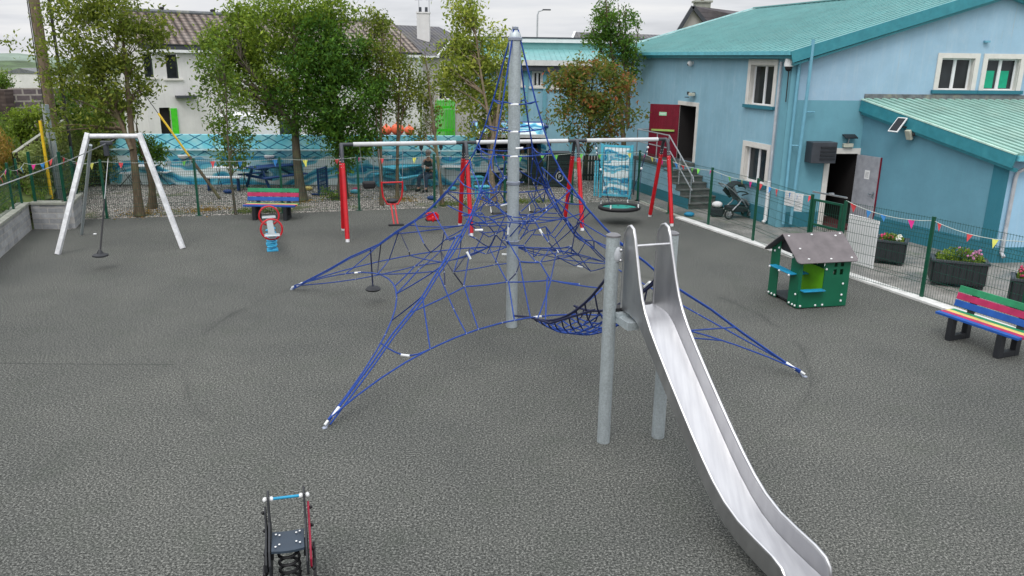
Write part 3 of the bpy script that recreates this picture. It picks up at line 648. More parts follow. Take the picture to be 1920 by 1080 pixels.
# steps with landing
st=thing('entrance_steps','grey concrete steps with pale blue sides and steel handrails climbing to the red door','steps')
lz0=dr[2]-.02; nst=7; ws=1.15
u_end=dr[0]-.15; rise=lz0/nst; run=.30
b=MB(); WS.sbox(b,u_end,dr[1]+1.1,-.1,lz0-.10,.025,ws)
side=b
for k in range(nst-1):
    uu=u_end-(k+1)*run; WS.sbox(b,uu,uu+run,-.1,lz0-(k+1)*rise-.03,.025,ws-.0)
b.build('base',M['wallside'],st)
b=MB(); WS.sbox(b,u_end-(nst-1)*run,dr[1]+1.12,-.1,.33,ws,ws+.02); b.build('plinth',M['plinth'],st)
b=MB(); WS.sbox(b,u_end-.02,dr[1]+1.14,lz0-.10,lz0,.025,ws+.03)
for k in range(nst-1):
    uu=u_end-(k+1)*run; zt=lz0-(k+1)*rise; WS.sbox(b,uu-.03,uu+run,zt-.03,zt,.027,ws+.01); WS.sbox(b,uu-.008,uu-.003,zt-rise,zt-.03,.03,ws-.01)
b.build('tread',M['step'],st)
b=MB(); o_=ws-.07; ue=u_end-(nst-1)*run; hh=.95
top=[WS.P(dr[1]+1.0,lz0+hh,o_),WS.P(u_end-.1,lz0+hh,o_),WS.P(ue-.05,rise+hh-.1,o_),WS.P(ue-.1,rise+hh-.25,o_)]
b.tube(top,.022,6); b.tube([p-Vector((0,0,.42)) for p in top[:3]],.02,6)
for u_,zz in ((dr[1]+1.0,lz0),(u_end+.75,lz0),(u_end-.1,lz0),(u_end-.95,lz0-3*rise),(ue+.05,rise)): 
    b.tube([WS.P(u_,zz-.02,o_),WS.P(u_,zz+hh-(.0 if u_>u_end-.2 else .06),o_)],.02,6)
b.tube([WS.P(dr[1]+1.0,lz0+hh,o_),WS.P(dr[1]+1.0,lz0+hh,.1)],.022,6); b.tube([WS.P(dr[1]+1.0,lz0+hh-.42,o_),WS.P(dr[1]+1.0,lz0+hh-.42,.1)],.02,6)
b.build('handrail',M['rail'],st,smooth=True)
# ============================================================ walls and fences
def block_wall(name,pts,z1,m,lab,cop=.3,th=.22,z0=-.1):
    q=thing(name,lab,'wall'); 
    for i in range(len(pts)-1):
        a_,c_=Vector(pts[i]),Vector(pts[i+1]); d=(c_-a_); L=d.length; ang=math.atan2(d.y,d.x)
        b=MB(); b.box((L/2,0,(z0+z1[i])/2),(L-.004,th,z1[i]-z0)); o=b.build('wall_section',m,q); o.location=a_; o.rotation_euler=(0,0,ang)
        if cop:
            b=MB(); b.box((L/2,0,z1[i]+.035),(L+.02,cop,.07)); o=b.build('coping',M['coping'],q,bevel=.008); o.location=a_; o.rotation_euler=(0,0,ang)
    return q
K_=Vector((-12.72,20.5,0)); kd=Vector((1.12,-3.19,0)).normalized()
off=Vector((-.13,-.04,0))
block_wall('retaining_wall',[K_+kd*16+off,K_+off+Vector((0,.0,0))],[.66],M['blockw'],'grey split face block wall running back along the left side of the yard')
block_wall('retaining_wall',[Vector((-12.70,20.62,0)),Vector((-11.80,20.66,0)),Vector((-12.25,22.0,0))],[.66,.66],M['blockw'],'short grey block wall stepping out at the left corner, behind the zip line frame')
def mesh_fence(name,pts,lab,zb=None,h=1.6,ph=1.66,foot=True,post_at=None,skip=()):
    q=thing(name,lab,'fence')
    zb=zb or [0]*len(pts)
    for i,p in enumerate(pts):
        b=MB(); b.box((p.x,p.y,zb[i]+ph/2),(.065,.045,ph),rz=math.atan2((pts[min(i+1,len(pts)-1)]-pts[max(i-1,0)]).y,(pts[min(i+1,len(pts)-1)]-pts[max(i-1,0)]).x))
        if foot: b.box((p.x,p.y,zb[i]+.006),(.16,.14,.012))
        b.build('post',M['green'],q)
    for i in range(len(pts)-1):
        if i in skip: continue
        a_,c_=pts[i].copy(),pts[i+1].copy(); a_.z=zb[i]+.04; c_.z=zb[i+1]+.04
        d=(c_-a_); L=d.length; e=d.normalized(); fn=Vector((e.y,-e.x,0)); b=MB(); off_=fn*.035; w=.0034
        N=max(2,int(round(L/.055)))
        for k in range(1,N):
            p=a_.lerp(c_,k/N)+off_; V=Vector
            # bent wire: straight with V folds near top and bottom
            zs=[0,.28,.32,.36,h-.36,h-.32,h-.28,h]; os=[0,0,.03,0,0,.03,0,0]
            prof=[p+V((0,0,zz))+fn*oo for zz,oo in zip(zs,os)]
            vs=[]
            for pp in prof: vs+= [pp-e*w,pp+fn*w,pp+e*w]
            b.add(vs,[(3*r_+s_,3*r_+(s_+1)%3,3*r_+3+(s_+1)%3,3*r_+3+s_) for r_ in range(len(prof)-1) for s_ in range(3)])
        for zz in [0.02,.28,.36]+[.36+.2*r_ for r_ in range(1,int((h-.72)/.2)+1)]+[h-.36,h-.28,h-.02]:
            b.bar(a_+off_*1.15+V((0,0,zz)),c_+off_*1.15+V((0,0,zz)),.0065,.0065)
        b.build('mesh_panel',M['wire'],q,recalc=False)
    return q
mesh_fence('mesh_fence',RE,'long dark green wire mesh fence between play yard and gravel')
mesh_fence('mesh_fence',FR[0:3],'dark green wire mesh fence beside the planters near the right edge')
mesh_fence('mesh_fence',FR[3:],'dark green wire mesh fence in front of the pushchair and steps')
g_=thing('mesh_gate','dark green wire gate standing between two tall posts behind the playhouse','gate')
a_,c_=FR[2],FR[3]
ga=a_+(c_-a_)*.10; gc=a_+(c_-a_)*.92; e=(gc-ga).normalized()
b=MB()
for p in (ga,gc): b.box((p.x,p.y,.82),(.05,.05,1.5),rz=math.atan2(e.y,e.x))
for zz in (.10,1.0,1.55): b.bar(ga+Vector((0,0,zz)),gc+Vector((0,0,zz)),.045)
b.build('gate_frame',M['green'],g_)
b=MB(); L=(gc-ga).length
for k in range(1,int(L/.055)): p=ga+e*k*.055; b.bar(p+Vector((0,0,.1)),p+Vector((0,0,1.55)),.007)
for k in range(1,7): b.bar(ga+Vector((0,0,.1+k*.2)),gc+Vector((0,0,.1+k*.2)),.007)
b.build('mesh_infill',M['wire'],g_)
b=MB(); b.bar(a_+Vector((0,0,1.72)),c_+Vector((0,0,1.72)),.05,.03); b.box(a_.lerp(c_,.45)+Vector((0,0,1.74)),(.10,.06,.05)); b.build('closer_arm',M['silver'],g_)
# posts and fence on the left retaining wall
LWp=[K_+off+kd*s for s in (11.,8.4,5.8,3.2,1.0,.12)]
def hz(px,py,y): return Y(px,py,y)
mesh_fence('mesh_fence',LWp,'dark green wire mesh fence on top of the long block wall at the left',zb=[.73]*6,h=1.0,ph=1.15,foot=False)
mesh_fence('mesh_fence',[Vector((-12.62,20.62,0)),Vector((-11.86,20.68,0)),Vector((-12.2,21.9,0))],'short dark green wire mesh fence on the stepped corner wall',zb=[.73]*3,h=1.15,ph=1.3,foot=False)
# mural wall
mw=thing('mural_wall','long low wall painted with blue and white waves at the far side of the gravel','wall',(-16.1,28.12,0),math.atan2(1.0,14.4))
md=Vector((14.4,1.0,0)).normalized()
b=MB(); b.box((7.35,.1,.62),(14.7,.2,1.30)); b.box((7.35,.12,1.52),(14.7,.16,.50)); b.build('wall',M['mural'],mw)
b=MB(); b.box((7.35,.0,1.245),(14.7,.26,.05)); b.build('ledge',mat('pale_ledge',(.50,.70,.74),.7),mw)
cz=Matrix.Rotation(mw.rotation_euler.z,3,'Z')
# small wall planters/bowls on the mural
for px in (346,507,727,820):
    s_,_=onplane(px,290,Vector((-16.1,28.12,0)),md); q=thing('wall_bowl',{346:'white bowl bracketed to the mural wall, leftmost, beside the yellow pole',507:'white bowl bracketed to the mural wall above the navy picnic table',727:'white bowl bracketed to the mural wall beside the first swing beam hangers',820:'white bowl bracketed to the mural wall above the seated person'}[px],'bowl',Vector((-16.1,28.12,1.02))+md*s_+Vector((.0,-.14,0)),mw.rotation_euler.z,'bowls on the mural wall')
    MB().lathe((0,0,0),[(.06,-.10),(.17,-.03),(.19,.04),(.17,.05),(.02,.03)],14).build('bowl',M['white'],q,smooth=True); MB().bar((0,.0,-.09),(0,.13,-.09),.06).build('bracket',M['navy'],q)
# bunting
FC=['f_pink','f_yellow','f_green','f_blue','f_red']
def bunting(pts,lab,step=.62,sg=.06,size=.15,seed=0):
    rnd=random.Random(seed); q=thing('bunting',lab,'bunting'); path=[]
    for i in range(len(pts)-1): path+= sag(pts[i],pts[i+1],sg,8)[(0 if i==0 else 1):]
    MB().tube(path,.006,4).build('cord',M['cord'],q)
    acc=rnd.uniform(.1,.5); tot=0
    for i in range(len(path)-1):
        a_,c_=path[i],path[i+1]; L=(c_-a_).length
        while acc<tot+L:
            p=a_.lerp(c_,(acc-tot)/L); e=(c_-a_).normalized(); s=size*rnd.uniform(.8,1.1); tw=rnd.uniform(-.5,.5); f=Vector((e.y,-e.x,0))
            ee=(e*math.cos(tw)+f*math.sin(tw)); tip=p+Vector((0,0,-s*rnd.uniform(1.0,1.25)))+f*rnd.uniform(-.05,.05)+e*rnd.uniform(-.03,.03)
            b=MB(); w=s*.42; m0=p.lerp(tip,.5)
            t_=f*.0015
            b.add([p-ee*w+t_,p+ee*w+t_,tip+t_,p-ee*w-t_,p+ee*w-t_,tip-t_],[(0,1,2),(5,4,3),(0,3,4,1),(1,4,5,2),(2,5,3,0)])
            b.build('pennant',M[rnd.choice(FC)],q); acc+=step*rnd.uniform(.6,1.5)
        tot+=L
    return q
T=lambda p,z:Vector((p.x,p.y,z))
bunting([T(p,1.60) for p in RE],'string of coloured pennants along the top of the back fence',.75,.05,.17,3)
bunting([T(FR[7],1.6),T(FR[6],1.58),T(FR[5],1.58),T(FR[4],1.55),T(FR[3],1.62)],'string of coloured pennants on the fence in front of the pushchair',.42,.05,.15,5)
bunting([T(FR[2],1.66),T(FR[1],1.58),T(FR[0],1.6)],'string of coloured pennants on the fence above the flower planters',.5,.12,.15,8)
bunting([Vector((-11.55,22.05,1.6)),Vector((-11.9,20.72,1.95)),Vector((-12.68,20.5,1.75)),LWp[4]+Vector((0,0,1.75)),LWp[3]+Vector((0,0,1.7)),LWp[2]+Vector((0,0,1.75))],'string of coloured pennants round the stepped corner wall at the left',.36,.12,.16,11)
V=Vector
# ============================================================ climbing net
PC=V((-.0,13.08,0)); KA=[V((-4.42,15.18,0)),V((-2.34,9.05,0)),V((4.38,10.93,0)),V((2.3,17.1,0))]
net=thing('climbing_net','tall blue rope climbing pyramid strung from a galvanised central mast','climbing frame',PC)
rk=[k-PC for k in KA]
PR=[(0.012,4.93),(.03,4.62),(.078,3.85),(.108,3.43),(.140,3.05),(.175,2.78),(.22,2.5),(.27,2.22),(.335,1.93),(.39,1.72),(.48,1.45),(.56,1.17),(.70,.84),(.80,.55),(.985,.06)]
def ridge(i,s):
    for j in range(len(PR)-1):
        if PR[j][0]<=s<=PR[j+1][0]:
            t=(s-PR[j][0])/(PR[j+1][0]-PR[j][0]); z=PR[j][1]*(1-t)+PR[j+1][1]*t; break
    else: z=PR[-1][1]
    p=rk[i]*s; return V((p.x,p.y,z))
b=MB(); b.tube([(0,0,-.05),(0,0,1.55)],.098,20); b.build('mast',M['galv'],net,smooth=True)
b=MB(); b.tube([(0,0,1.55),(0,0,4.82)],.098,20); b.lathe((0,0,0),[(.098,4.82),(.085,4.88),(.05,4.93),(.01,4.95)],20); b.build('mast',M['galv'],net,smooth=True)
b=MB()
for z in (1.52,2.52,4.80): b.lathe((0,0,0),[(.10,z-.03),(.115,z-.02),(.115,z+.02),(.10,z+.03)],20)
b.lathe((0,0,0),[(.02,4.93),(.05,4.95),(.05,4.98),(.01,4.99)],12)
b.build('collar',M['clamp'],net,smooth=True)
RR=.0106
nodes=[]
def rope(name,pts,r=RR,m='rope',n=6): 
    b=MB(); b.tube(pts,r,n); return b
ferr=MB(); clampb=MB()
def ferrule(p,d,L=.13,r=.019):
    d=V(d).normalized(); ferr.tube([V(p)-d*L/2,V(p)+d*L/2],r,8)
def clampn(p): clampb.ball(p,.0125,5)
for i in range(4):
    b=MB(); pts=[ridge(i,s) for s,_ in PR]; pts=[V((0,0,4.94))+rk[i].normalized()*.05]+pts[1:]
    b.tube(pts,.0130,7)
    tang=V((-rk[i].y,rk[i].x,0)).normalized()
    # second strand slightly off, lower
    p2=[V(p)+tang*.03+V((0,0,-.03)) for p in pts[6:]]; b.tube(p2,RR,6)
    b.build('corner_rope',M['rope'],net)
    b=MB(); e=rk[i]; dd=(ridge(i,.985)-ridge(i,.80)).normalized(); b.tube([ridge(i,.985),e-dd*.0+V((0,0,-.04))],.02,8); b.lathe(e+V((0,0,-.02)),[(.035,0),(.035,.03),(.015,.045)],10); b.build('ground_anchor',M['clamp'],net)
    ferrule(ridge(i,.955),dd,.16,.021); ferrule(ridge(i,.992),dd,.07,.017)
def bez(a,m,c,n=14): 
    M_=(m-a*.25-c*.25)*2
    return [a*(1-t)**2+M_*2*t*(1-t)+c*t*t for t in [k/n for k in range(n+1)]]
def facep(i,s,t,z=None,pull=.12):
    j=(i+1)%4; a=ridge(i,s); c=ridge(j,s); p=a.lerp(c,t); k=1-pull*math.sin(math.pi*t)
    return V((p.x*k,p.y*k,p.z-(.10 if s>.2 else .0)*math.sin(math.pi*t)*s))
edges=[]
mids=[(2.05,.93),(2.0,.84),(2.15,.80),(2.15,.93)]
for i in range(4):
    j=(i+1)%4; md_=((rk[i].normalized()+rk[j].normalized())).normalized()*mids[i][0]; md_.z=mids[i][1]
    a=ridge(i,.985); c=ridge(j,.985); a.z=.09; c.z=.09
    p=bez(a,md_,c,18); edges.append(p); b=MB(); b.tube(p,RR*1.05,6); b.build('edge_rope',M['rope'],net)
    for k in (4,7,11,14): clampn(p[k])
# horizontal rings
rings=[(.078,.0),(.108,.0),(.140,.0)]
for s,_ in rings:
    b=MB()
    for i in range(4):
        p=[facep(i,s,t/8,pull=.10)-V((0,0,.05*math.sin(math.pi*t/8))) for t in range(9)]; b.tube(p,RR,6); clampn(p[0])
    b.build('ring_rope',M['rope'],net)
    ferrule(facep(1,s,.35,pull=.1)-V((0,0,.05)),facep(1,s,.4,pull=.1)-facep(1,s,.3,pull=.1),.13)
# second stage ring, doubled
def edgept_(e,t): k=t*(len(e)-1); a_=int(min(k,len(e)-2)); return e[a_].lerp(e[a_+1],k-a_)
# ---- rope mesh: every rope is laid on the curved net face between two corner ropes (or an inner web near the mast)
def pxl(p):
    x,y,z=p.x+PC.x,p.y+PC.y,p.z; dz=z-H; f=y*math.cos(P)-dz*math.sin(P); dn=-y*math.sin(P)-dz*math.cos(P); u=F*x/f; v=F*dn/f
    return (960+u-R*v,540+v+R*u)
snaps=[(pxl(p),p) for p in [ridge(i,k/60.) for i in range(4) for k in range(4,59)]+[q for e in edges for q in e]+[e[k].lerp(e[k+1],.5) for e in edges for k in range(len(e)-1)]]
La=[V((.28,-1.90,.80)),V((.72,-3.05,1.20)),V((1.10,-4.12,2.02))]; Rb=[V((.95,-1.62,.90)),V((1.38,-2.75,1.22)),V((1.78,-3.98,2.02))]
Fa=[V((.42,-1.82,.72)),V((.85,-2.75,.86)),V((1.26,-4.05,1.62))]; Fb=[V((.85,-1.66,.76)),V((1.28,-2.60,.90)),V((1.70,-3.95,1.62))]
def q3(p,t): return bez_(p,t)
def bez_(p,t): m=(p[1]*2-(p[0]+p[2])*.5); return p[0]*(1-t)**2+m*2*t*(1-t)+p[2]*t*t
snaps+=[(pxl(bez_(La,k/30.)),bez_(La,k/30.)) for k in range(22)]
def facept(px,py,i,pull=.14):
    r=ray(px,py); j=(i+1)%4; best=None
    for k in range(3,200):
        s=k/200.; a=ridge(i,s); c=ridge(j,s); z=a.z; t=(z-H)/r[2] if abs(r[2])>1e-6 else 1e6
        if t<0 or t>60: continue
        q=V((r[0]*t-PC.x,r[1]*t-PC.y,z)); ch=(c-a); tt=max(0,min(1,(q-a).dot(ch)/ch.length_squared)); w=a+ch*tt; kk=1-pull*math.sin(math.pi*tt); w=V((w.x*kk,w.y*kk,z))
        d=(q-w).length
        if best is None or d<best[0]: best=(d,q*.5+w*.5)
    return best[1]
def nd(px,py,sf,snap=9):
    bp=min(snaps,key=lambda q:(q[0][0]-px)**2+(q[0][1]-py)**2 if (sf not in (2,3) or q[1].y>-2) else 1e9)
    if (bp[0][0]-px)**2+(bp[0][1]-py)**2<snap**2 and not (isinstance(sf,float)): return bp[1]
    if isinstance(sf,float):
        q=Y(px,py,PC.y+sf); return V((q.x-PC.x,sf,q.z))
    return facept(px,py,sf)
def ropes(name,org,scl,sf,segs,m='rope',r=RR*.92,sg=.015):
    b=MB(); cache={}
    for seg in segs:
        P_=[]
        for k_,(x,y) in enumerate(seg):
            px,py=org[0]+x/scl,org[1]+y/scl
            P_.append(nd(px,py,sf,22 if k_ in (0,len(seg)-1) else 8))
        for k in range(len(P_)-1):
            if (P_[k+1]-P_[k]).length>.03: b.tube(sag(P_[k],P_[k+1],sg*min(1,(P_[k+1]-P_[k]).length),4),r,6)
        for p in P_: clampn(p)
    return b.build(name,M[m],net)
c8=((840,360),6.); c7=((840,200),6.); c4=((520,380),3.43); c2=((430,320),2.); c6=((960,380),4.154)
ropes('front_net',*c8,1,[[(280,0),(520,150),(660,260),(720,320)],[(180,190),(430,370),(620,540)],[(620,540),(660,550),(800,785)],[(985,330),(1060,450),(1140,560),(1180,660),(1240,715)],
 [(1140,555),(1040,795),(985,780),(860,600),(810,550)],[(1140,630),(1240,715),(1460,720),(1400,610),(1150,625)],[(1240,725),(1160,985)],[(1045,800),(1160,990)],[(1160,990),(1500,1030)],[(1160,990),(640,1015)],
 [(640,1010),(160,1065)],[(640,1010),(530,800),(440,690)],[(800,785),(1040,795)],[(440,690),(230,710)],[(440,690),(520,480)],[(1140,550),(1550,220)],[(985,320),(1370,20)],[(1390,610),(1460,720),(1510,590)],[(230,710),(150,1060)],[(180,690),(75,430)],[(440,690),(290,520),(230,490),(340,340)]])
ropes('front_net',*c2,1,[[(660,525),(872,437)],[(705,455),(745,690)],[(757,370),(830,520),(897,603)],[(872,437),(922,600)],[(1040,415),(1080,545)],[(1085,342),(1127,527)],[(1410,440),(1210,412)],[(757,368),(835,250),(850,235)],[(885,315),(835,382),(872,437)],[(1085,342),(1167,345),(1210,412)]])
b=MB(); n5=nd(1035,526,1); b.tube(sag(n5,bez_(La,.10),.03,5),RR*.92,6); b.tube(sag(nd(1027,520,1),bez_(La,.22),.03,5),RR*.92,6); b.tube(sag(nd(1135,540,1),bez_(La,.62),.02,4),RR*.92,6); b.build('link_rope',M['rope'],net)
ropes('front_dark_rope',*c2,1,[[(805,285),(835,382),(872,437)],[(1085,345),(1070,385),(1040,415)],[(835,382),(892,318)]],'ropedark')
ropes('side_net',*c4,0,[[(670,265),(465,510)],[(780,190),(700,360),(620,510)],[(885,105),(940,260),(1000,370)],[(1010,290),(880,410),(750,530)],[(1030,310),(915,430),(800,570)],[(1075,185),(1015,290)],[(1010,290),(1080,240),(1135,160)],[(1075,185),(1110,245),(1240,210)],[(1120,250),(1090,340),(1060,390)],[(890,110),(1000,60),(1075,185)],[(620,510),(985,425)],[(800,590),(1090,440)],[(745,745),(890,570)]])
ropes('side_dark_rope',*c4,0,[[(675,280),(655,380),(635,460)],[(785,190),(840,310),(885,405)],[(1070,290),(1120,450),(1180,540)],[(720,750),(880,580)]],'ropedark')
ropes('rear_net',*c4,3,[[(120,570),(480,495),(885,405),(1225,345),(1340,325)],[(885,405),(1060,380),(1340,350)],[(1230,345),(1340,330),(1460,335)],[(1120,445),(1400,400),(1560,380),(1690,385)],[(1340,330),(1200,345),(1120,445)],[(1560,380),(1690,385),(1920,405)]])
ropes('rear_net',*c6,3,[[(20,365),(460,350),(520,440)],[(30,400),(420,405),(690,480)],[(30,430),(420,440),(720,520)],[(10,380),(220,410),(400,405),(510,415)],[(410,420),(640,540),(720,560)],[(460,340),(515,490)],[(300,350),(360,410),(510,490),(600,500)],[(130,380),(190,425),(220,410)],[(520,420),(640,540)]])
ropes('upper_net',*c7,1,[[(460,500),(540,650),(620,800)],[(430,610),(500,720),(580,820)],[(385,700),(450,840),(520,980)],[(580,820),(500,920),(430,990)],[(630,810),(560,890),(520,980),(430,990)],[(275,930),(380,1000),(480,1070)],[(430,990),(500,1080)]])
ropes('upper_net',*c7,0,[[(240,560),(310,445),(350,480),(385,560),(430,610)],[(230,620),(270,720),(320,820),(430,990)],[(90,820),(180,880),(275,935)],[(320,820),(275,935)]])
ropes('upper_net',*c7,2,[[(970,440),(900,590),(820,750),(830,850)],[(1100,740),(1040,770),(990,800),(910,890)],[(910,890),(840,960),(770,1030)],[(840,860),(900,970),(960,1070)],[(1150,880),(1060,960),(970,1060)],[(1250,700),(1200,790),(1150,880)],[(1140,490),(1000,680),(920,800),(850,850)]])
ropes('mast_web',*c7,0.16,[[(620,800),(680,805),(760,850),(850,850)],[(580,820),(640,780),(690,800)]])
ropes('mast_web',*c8,-.30,[[(660,260),(725,280),(840,290),(900,270),(985,330),(880,325),(700,325),(660,260)],[(705,335),(680,430),(650,540),(620,540)],[(650,550),(700,600),(860,600)]])
ropes('inner_net',*c8,.75,[[(160,260),(360,230),(395,245),(330,255),(170,270)],[(395,245),(430,340),(340,340)],[(360,220),(405,110),(470,0)],[(460,150),(560,150),(670,120)],[(520,150),(560,80),(540,40),(490,60),(450,140)],[(640,270),(560,440),(400,460),(340,340)],[(560,440),(640,430),(670,360)],[(400,460),(290,680)],[(560,440),(440,690)],[(640,430),(530,800)],[(560,150),(640,270)],[(620,420),(660,550)]])
ropes('inner_net',*c8,.95,[[(1060,230),(1230,240),(1290,235),(1210,175),(1065,185),(1060,230)],[(950,480),(1150,480),(1100,385),(990,420),(950,480)],[(1150,480),(1200,520),(1300,700)],[(1100,385),(1140,550)],[(860,590),(950,470)],[(810,520),(910,440),(990,420)],[(770,160),(830,290),(910,450)],[(900,0),(990,180),(1065,185)],[(820,220),(960,90),(1080,0)],[(990,180),(930,330),(810,540)],[(1300,280),(1160,470),(1100,385)],[(1340,340),(1200,520)],[(870,680),(860,590)],[(1210,175),(1230,90),(1300,180)],[(1300,700),(1390,610)],[(940,0),(960,80),(1060,220)]])
ropes('corner_web',*c8,2,[[(1210,100),(1300,280),(1420,430),(1510,590)],[(1280,290),(1420,430)],[(1370,300),(1300,180)],[(1550,210),(1470,330),(1420,430),(1390,610)],[(1380,10),(1300,190),(1290,240)],[(1510,590),(1560,640)]],'rope')
rnd=random.Random(4)
# webs of the two far faces and rings round the mast, seen through the front
for i in (2,3):
    lv=(.17,.26,.35,.43,.50)
    b=MB(); prev=None
    for L_,s_ in enumerate(lv):
        n_=(2,2,3,3,4)[L_]; row=[facep(i,s_,k/n_,pull=.16)+V((rnd.uniform(-.04,.04),rnd.uniform(-.04,.04),rnd.uniform(-.06,.06) if 0<k<n_ else 0)) for k in range(n_+1)]
        if prev:
            for k,p in enumerate(row[:-1] if L_%2 else row[1:]):
                q_=sorted(prev,key=lambda q:(q-p).length); b.tube(sag(p,q_[0],.015,3),RR*.92,6)
                if (k+L_)%2: b.tube(sag(p,q_[1],.015,3),RR*.92,6)
                clampn(p)
        if L_ in (1,3): [b.tube(sag(row[k],row[k+1],.04,4),RR*.92,6) for k in range(n_)]
        prev=row
    b.build('face_net',M['rope'],net)
for z_,r1,r2,s_ in ((1.92,.42,.24,.30),):
    b=MB(); pr_=[V((r1*math.cos(a),r1*math.sin(a),z_)) for a in [k*math.pi/3+z_ for k in range(6)]]; b.tube(pr_,RR*.92,6,closed=True)
    for k,p in enumerate(pr_):
        i=int(((math.degrees(math.atan2(p.y,p.x))-154.5)%360)/90); t_=(((math.degrees(math.atan2(p.y,p.x))-154.5)%360)/90)%1
        q_=facep(i%4,s_,t_,pull=.16); b.tube(sag(p,q_,.05,4),RR*.92,6); clampn(p)
        if r2 and k%2: b.tube([p,V((.1*math.cos(k),.1*math.sin(k),z_-.38 if z_>1.6 else z_-.03))],RR*.92,6)
    b.build('mast_web',M['rope'],net)
for p,d in ((nd(953,433,-.30),(.1,0,1)),(nd(1016,435,1),(1,-.1,-1.6)),(nd(1037,472,1),(1,-.2,-1.3)),(nd(927,433,0),(1,0,.05)),(nd(947,477,.75),(1,0,0)),(nd(945,384,.75),(1,.1,.3)),(edgept_(edges[1],.47),(1,.1,.1)),(edgept_(edges[0],.25),(1,-.1,.1)),(nd(916,480,0),(.5,0,-1)),(nd(974,278,-.4),(1,0,.1)),(nd(1092,500,3),(1,0,-.2))): ferrule(p,d,.12,.017)
def edgept(i,t): return edgept_(edges[i],t)
# sling at the front-left leg with sleeve
b=MB(); a=nd(712,648,1,20); e=nd(802,665,1,24); b.tube([a]+[a.lerp(e,t)-V((0,0,1))*(.14*math.sin(math.pi*t)) for t in (.15,.3,.45,.6,.75,.9)]+[e],RR,6); b.build('sling_rope',M['rope'],net); mm=a.lerp(e,.5)-V((0,0,.14)); ferrule(mm,e-a)
# hanging seat disc at the left leg
b=MB(); top=ridge(0,.60); hx=V((top.x+.03,top.y-.05,0)); b.tube([top,V((hx.x,hx.y,.34))],.014,6); o=b.build('hanging_rope',M['ropedark'],net); MB().lathe((hx.x,hx.y,.30),[(.02,.06),(.10,.04),(.15,.0),(.13,-.03),(.02,-.04)],14).build('disc_seat',M['blackplastic'],o,smooth=True)
# sagging rope tunnel that climbs from the edge rope to the slide platform
def rib(t,u):
    a,c,d,e=bez_(La,t),bez_(Fa,t),bez_(Fb,t),bez_(Rb,t); c=c*1.; 
    pts=[a,a.lerp(c,.6)+V((-.03,0,0)),c,c.lerp(d,.5)-V((0,0,.07)),d,e.lerp(d,.6)+V((.03,0,0)),e]; k=u*6; i=int(min(k,5)); return pts[i].lerp(pts[i+1],k-i)
b=MB(); bd_=MB(); ts=[.04,.14,.24,.34,.44,.54,.64,.75,.87]
for n_,t in enumerate(ts):
    b.tube([rib(t,u/12) for u in range(3,10)],RR,5); bd_.tube([rib(t,u/12) for u in range(0,4)],.011,6); bd_.tube([rib(t,u/12) for u in range(9,13)],.011,6)
for u in (.24,.34,.42,.5,.58,.66,.76): b.tube([rib(t/16,u) for t in range(15)],RR,5)
for t in ts:
    for u in (.34,.42,.5,.58,.66): clampn(rib(t,u))
b.build('tunnel_net',M['rope'],net)
for (p_,o_) in ((La,0),(Rb,0)): bd_.tube([bez_(p_,t/12) for t in range(13)],.017,7)
bd_.tube([V((.02,-1.95,.84)),bez_(La,.0),bez_(La,.35)+V((-.06,0,-.05)),bez_(La,.9)+V((-.02,0,-.25))],.015,6)
bd_.build('tunnel_side_rope',M['ropedark'],net)
b=MB(); hub=V((1.62,-3.2,1.55)); b.tube(sag(V((1.80,-3.98,2.10)),hub,.03,5),.017,7); b.tube([hub,ridge(2,.44)],RR,6); b.tube([hub,V((1.78,-3.0,.95))],.014,6); b.tube([hub,bez_(Rb,.45)],.015,6); b.build('side_rope',M['ropedark'],net); ferrule(hub.lerp(V((1.80,-3.98,2.10)),.45),V((1.80,-3.98,2.10))-hub,.17,.022)
b=MB(); e2=V((1.78,-3.0,.95)); b.tube([e2,ridge(2,.78)],RR,6); b.tube([e2,edgept(1,.74)],RR,6); b.tube([e2,edgept(1,.86)],RR,6); b.build('leg_net',M['rope'],net)
ferr.build('ferrule',M['ferrule'],net,smooth=True); o=clampb.build('rope_clamp',M['clamp'],net,smooth=True); o['kind']='stuff'
# ============================================================ slide
S0=V((1.48,8.86,0)); sa=rad(19.4); su=V((math.sin(sa),-math.cos(sa),0)); sn=V((math.cos(sa),math.sin(sa),0))
sl=thing('slide','long stainless steel slide with high side panels on two galvanised posts','slide',S0)
ST=[(.00,1.74,2.50),(.02,1.74,2.62),(.07,1.74,2.69),(.14,1.74,2.715),(.21,1.74,2.69),(.255,1.735,2.60),(.29,1.73,2.50),(.36,1.715,2.32),(.43,1.68,2.14),(.51,1.63,1.97),(.60,1.555,1.835),(.74,1.44,1.68),(.93,1.285,1.51),(1.2,1.07,1.285),(1.45,.87,1.085),(1.70,.68,.89),(1.92,.52,.73),(2.12,.40,.60),(2.32,.305,.50),(2.55,.245,.435),(2.80,.215,.41),(3.05,.20,.395),(3.18,.20,.365),(3.24,.205,.31),(3.26,.205,.24)]
hw=.205
def sp_(d,o,z): q=su*d+sn*o; return V((q.x,q.y,z))
b=MB(); n=len(ST)
for k,(d,f,r) in enumerate(ST): b.v+= [tuple(sp_(d,-hw,f)),tuple(sp_(d,-hw*.8,f-.012)),tuple(sp_(d,hw*.8,f-.012)),tuple(sp_(d,hw,f)),tuple(sp_(d,hw,f-.03)),tuple(sp_(d,-hw,f-.03))]
for k in range(n-1):
    for s_ in range(6): b.f.append((6*k+s_,6*k+(s_+1)%6,6*k+6+(s_+1)%6,6*k+6+s_)); b.mi.append(0)
b.f.append(tuple(range(6))); b.f.append(tuple(6*(n-1)+k for k in range(6))); b.mi+=[0,0]
b.tube([sp_(3.26,-hw,.19),sp_(3.26,hw,.19)],.028,8)
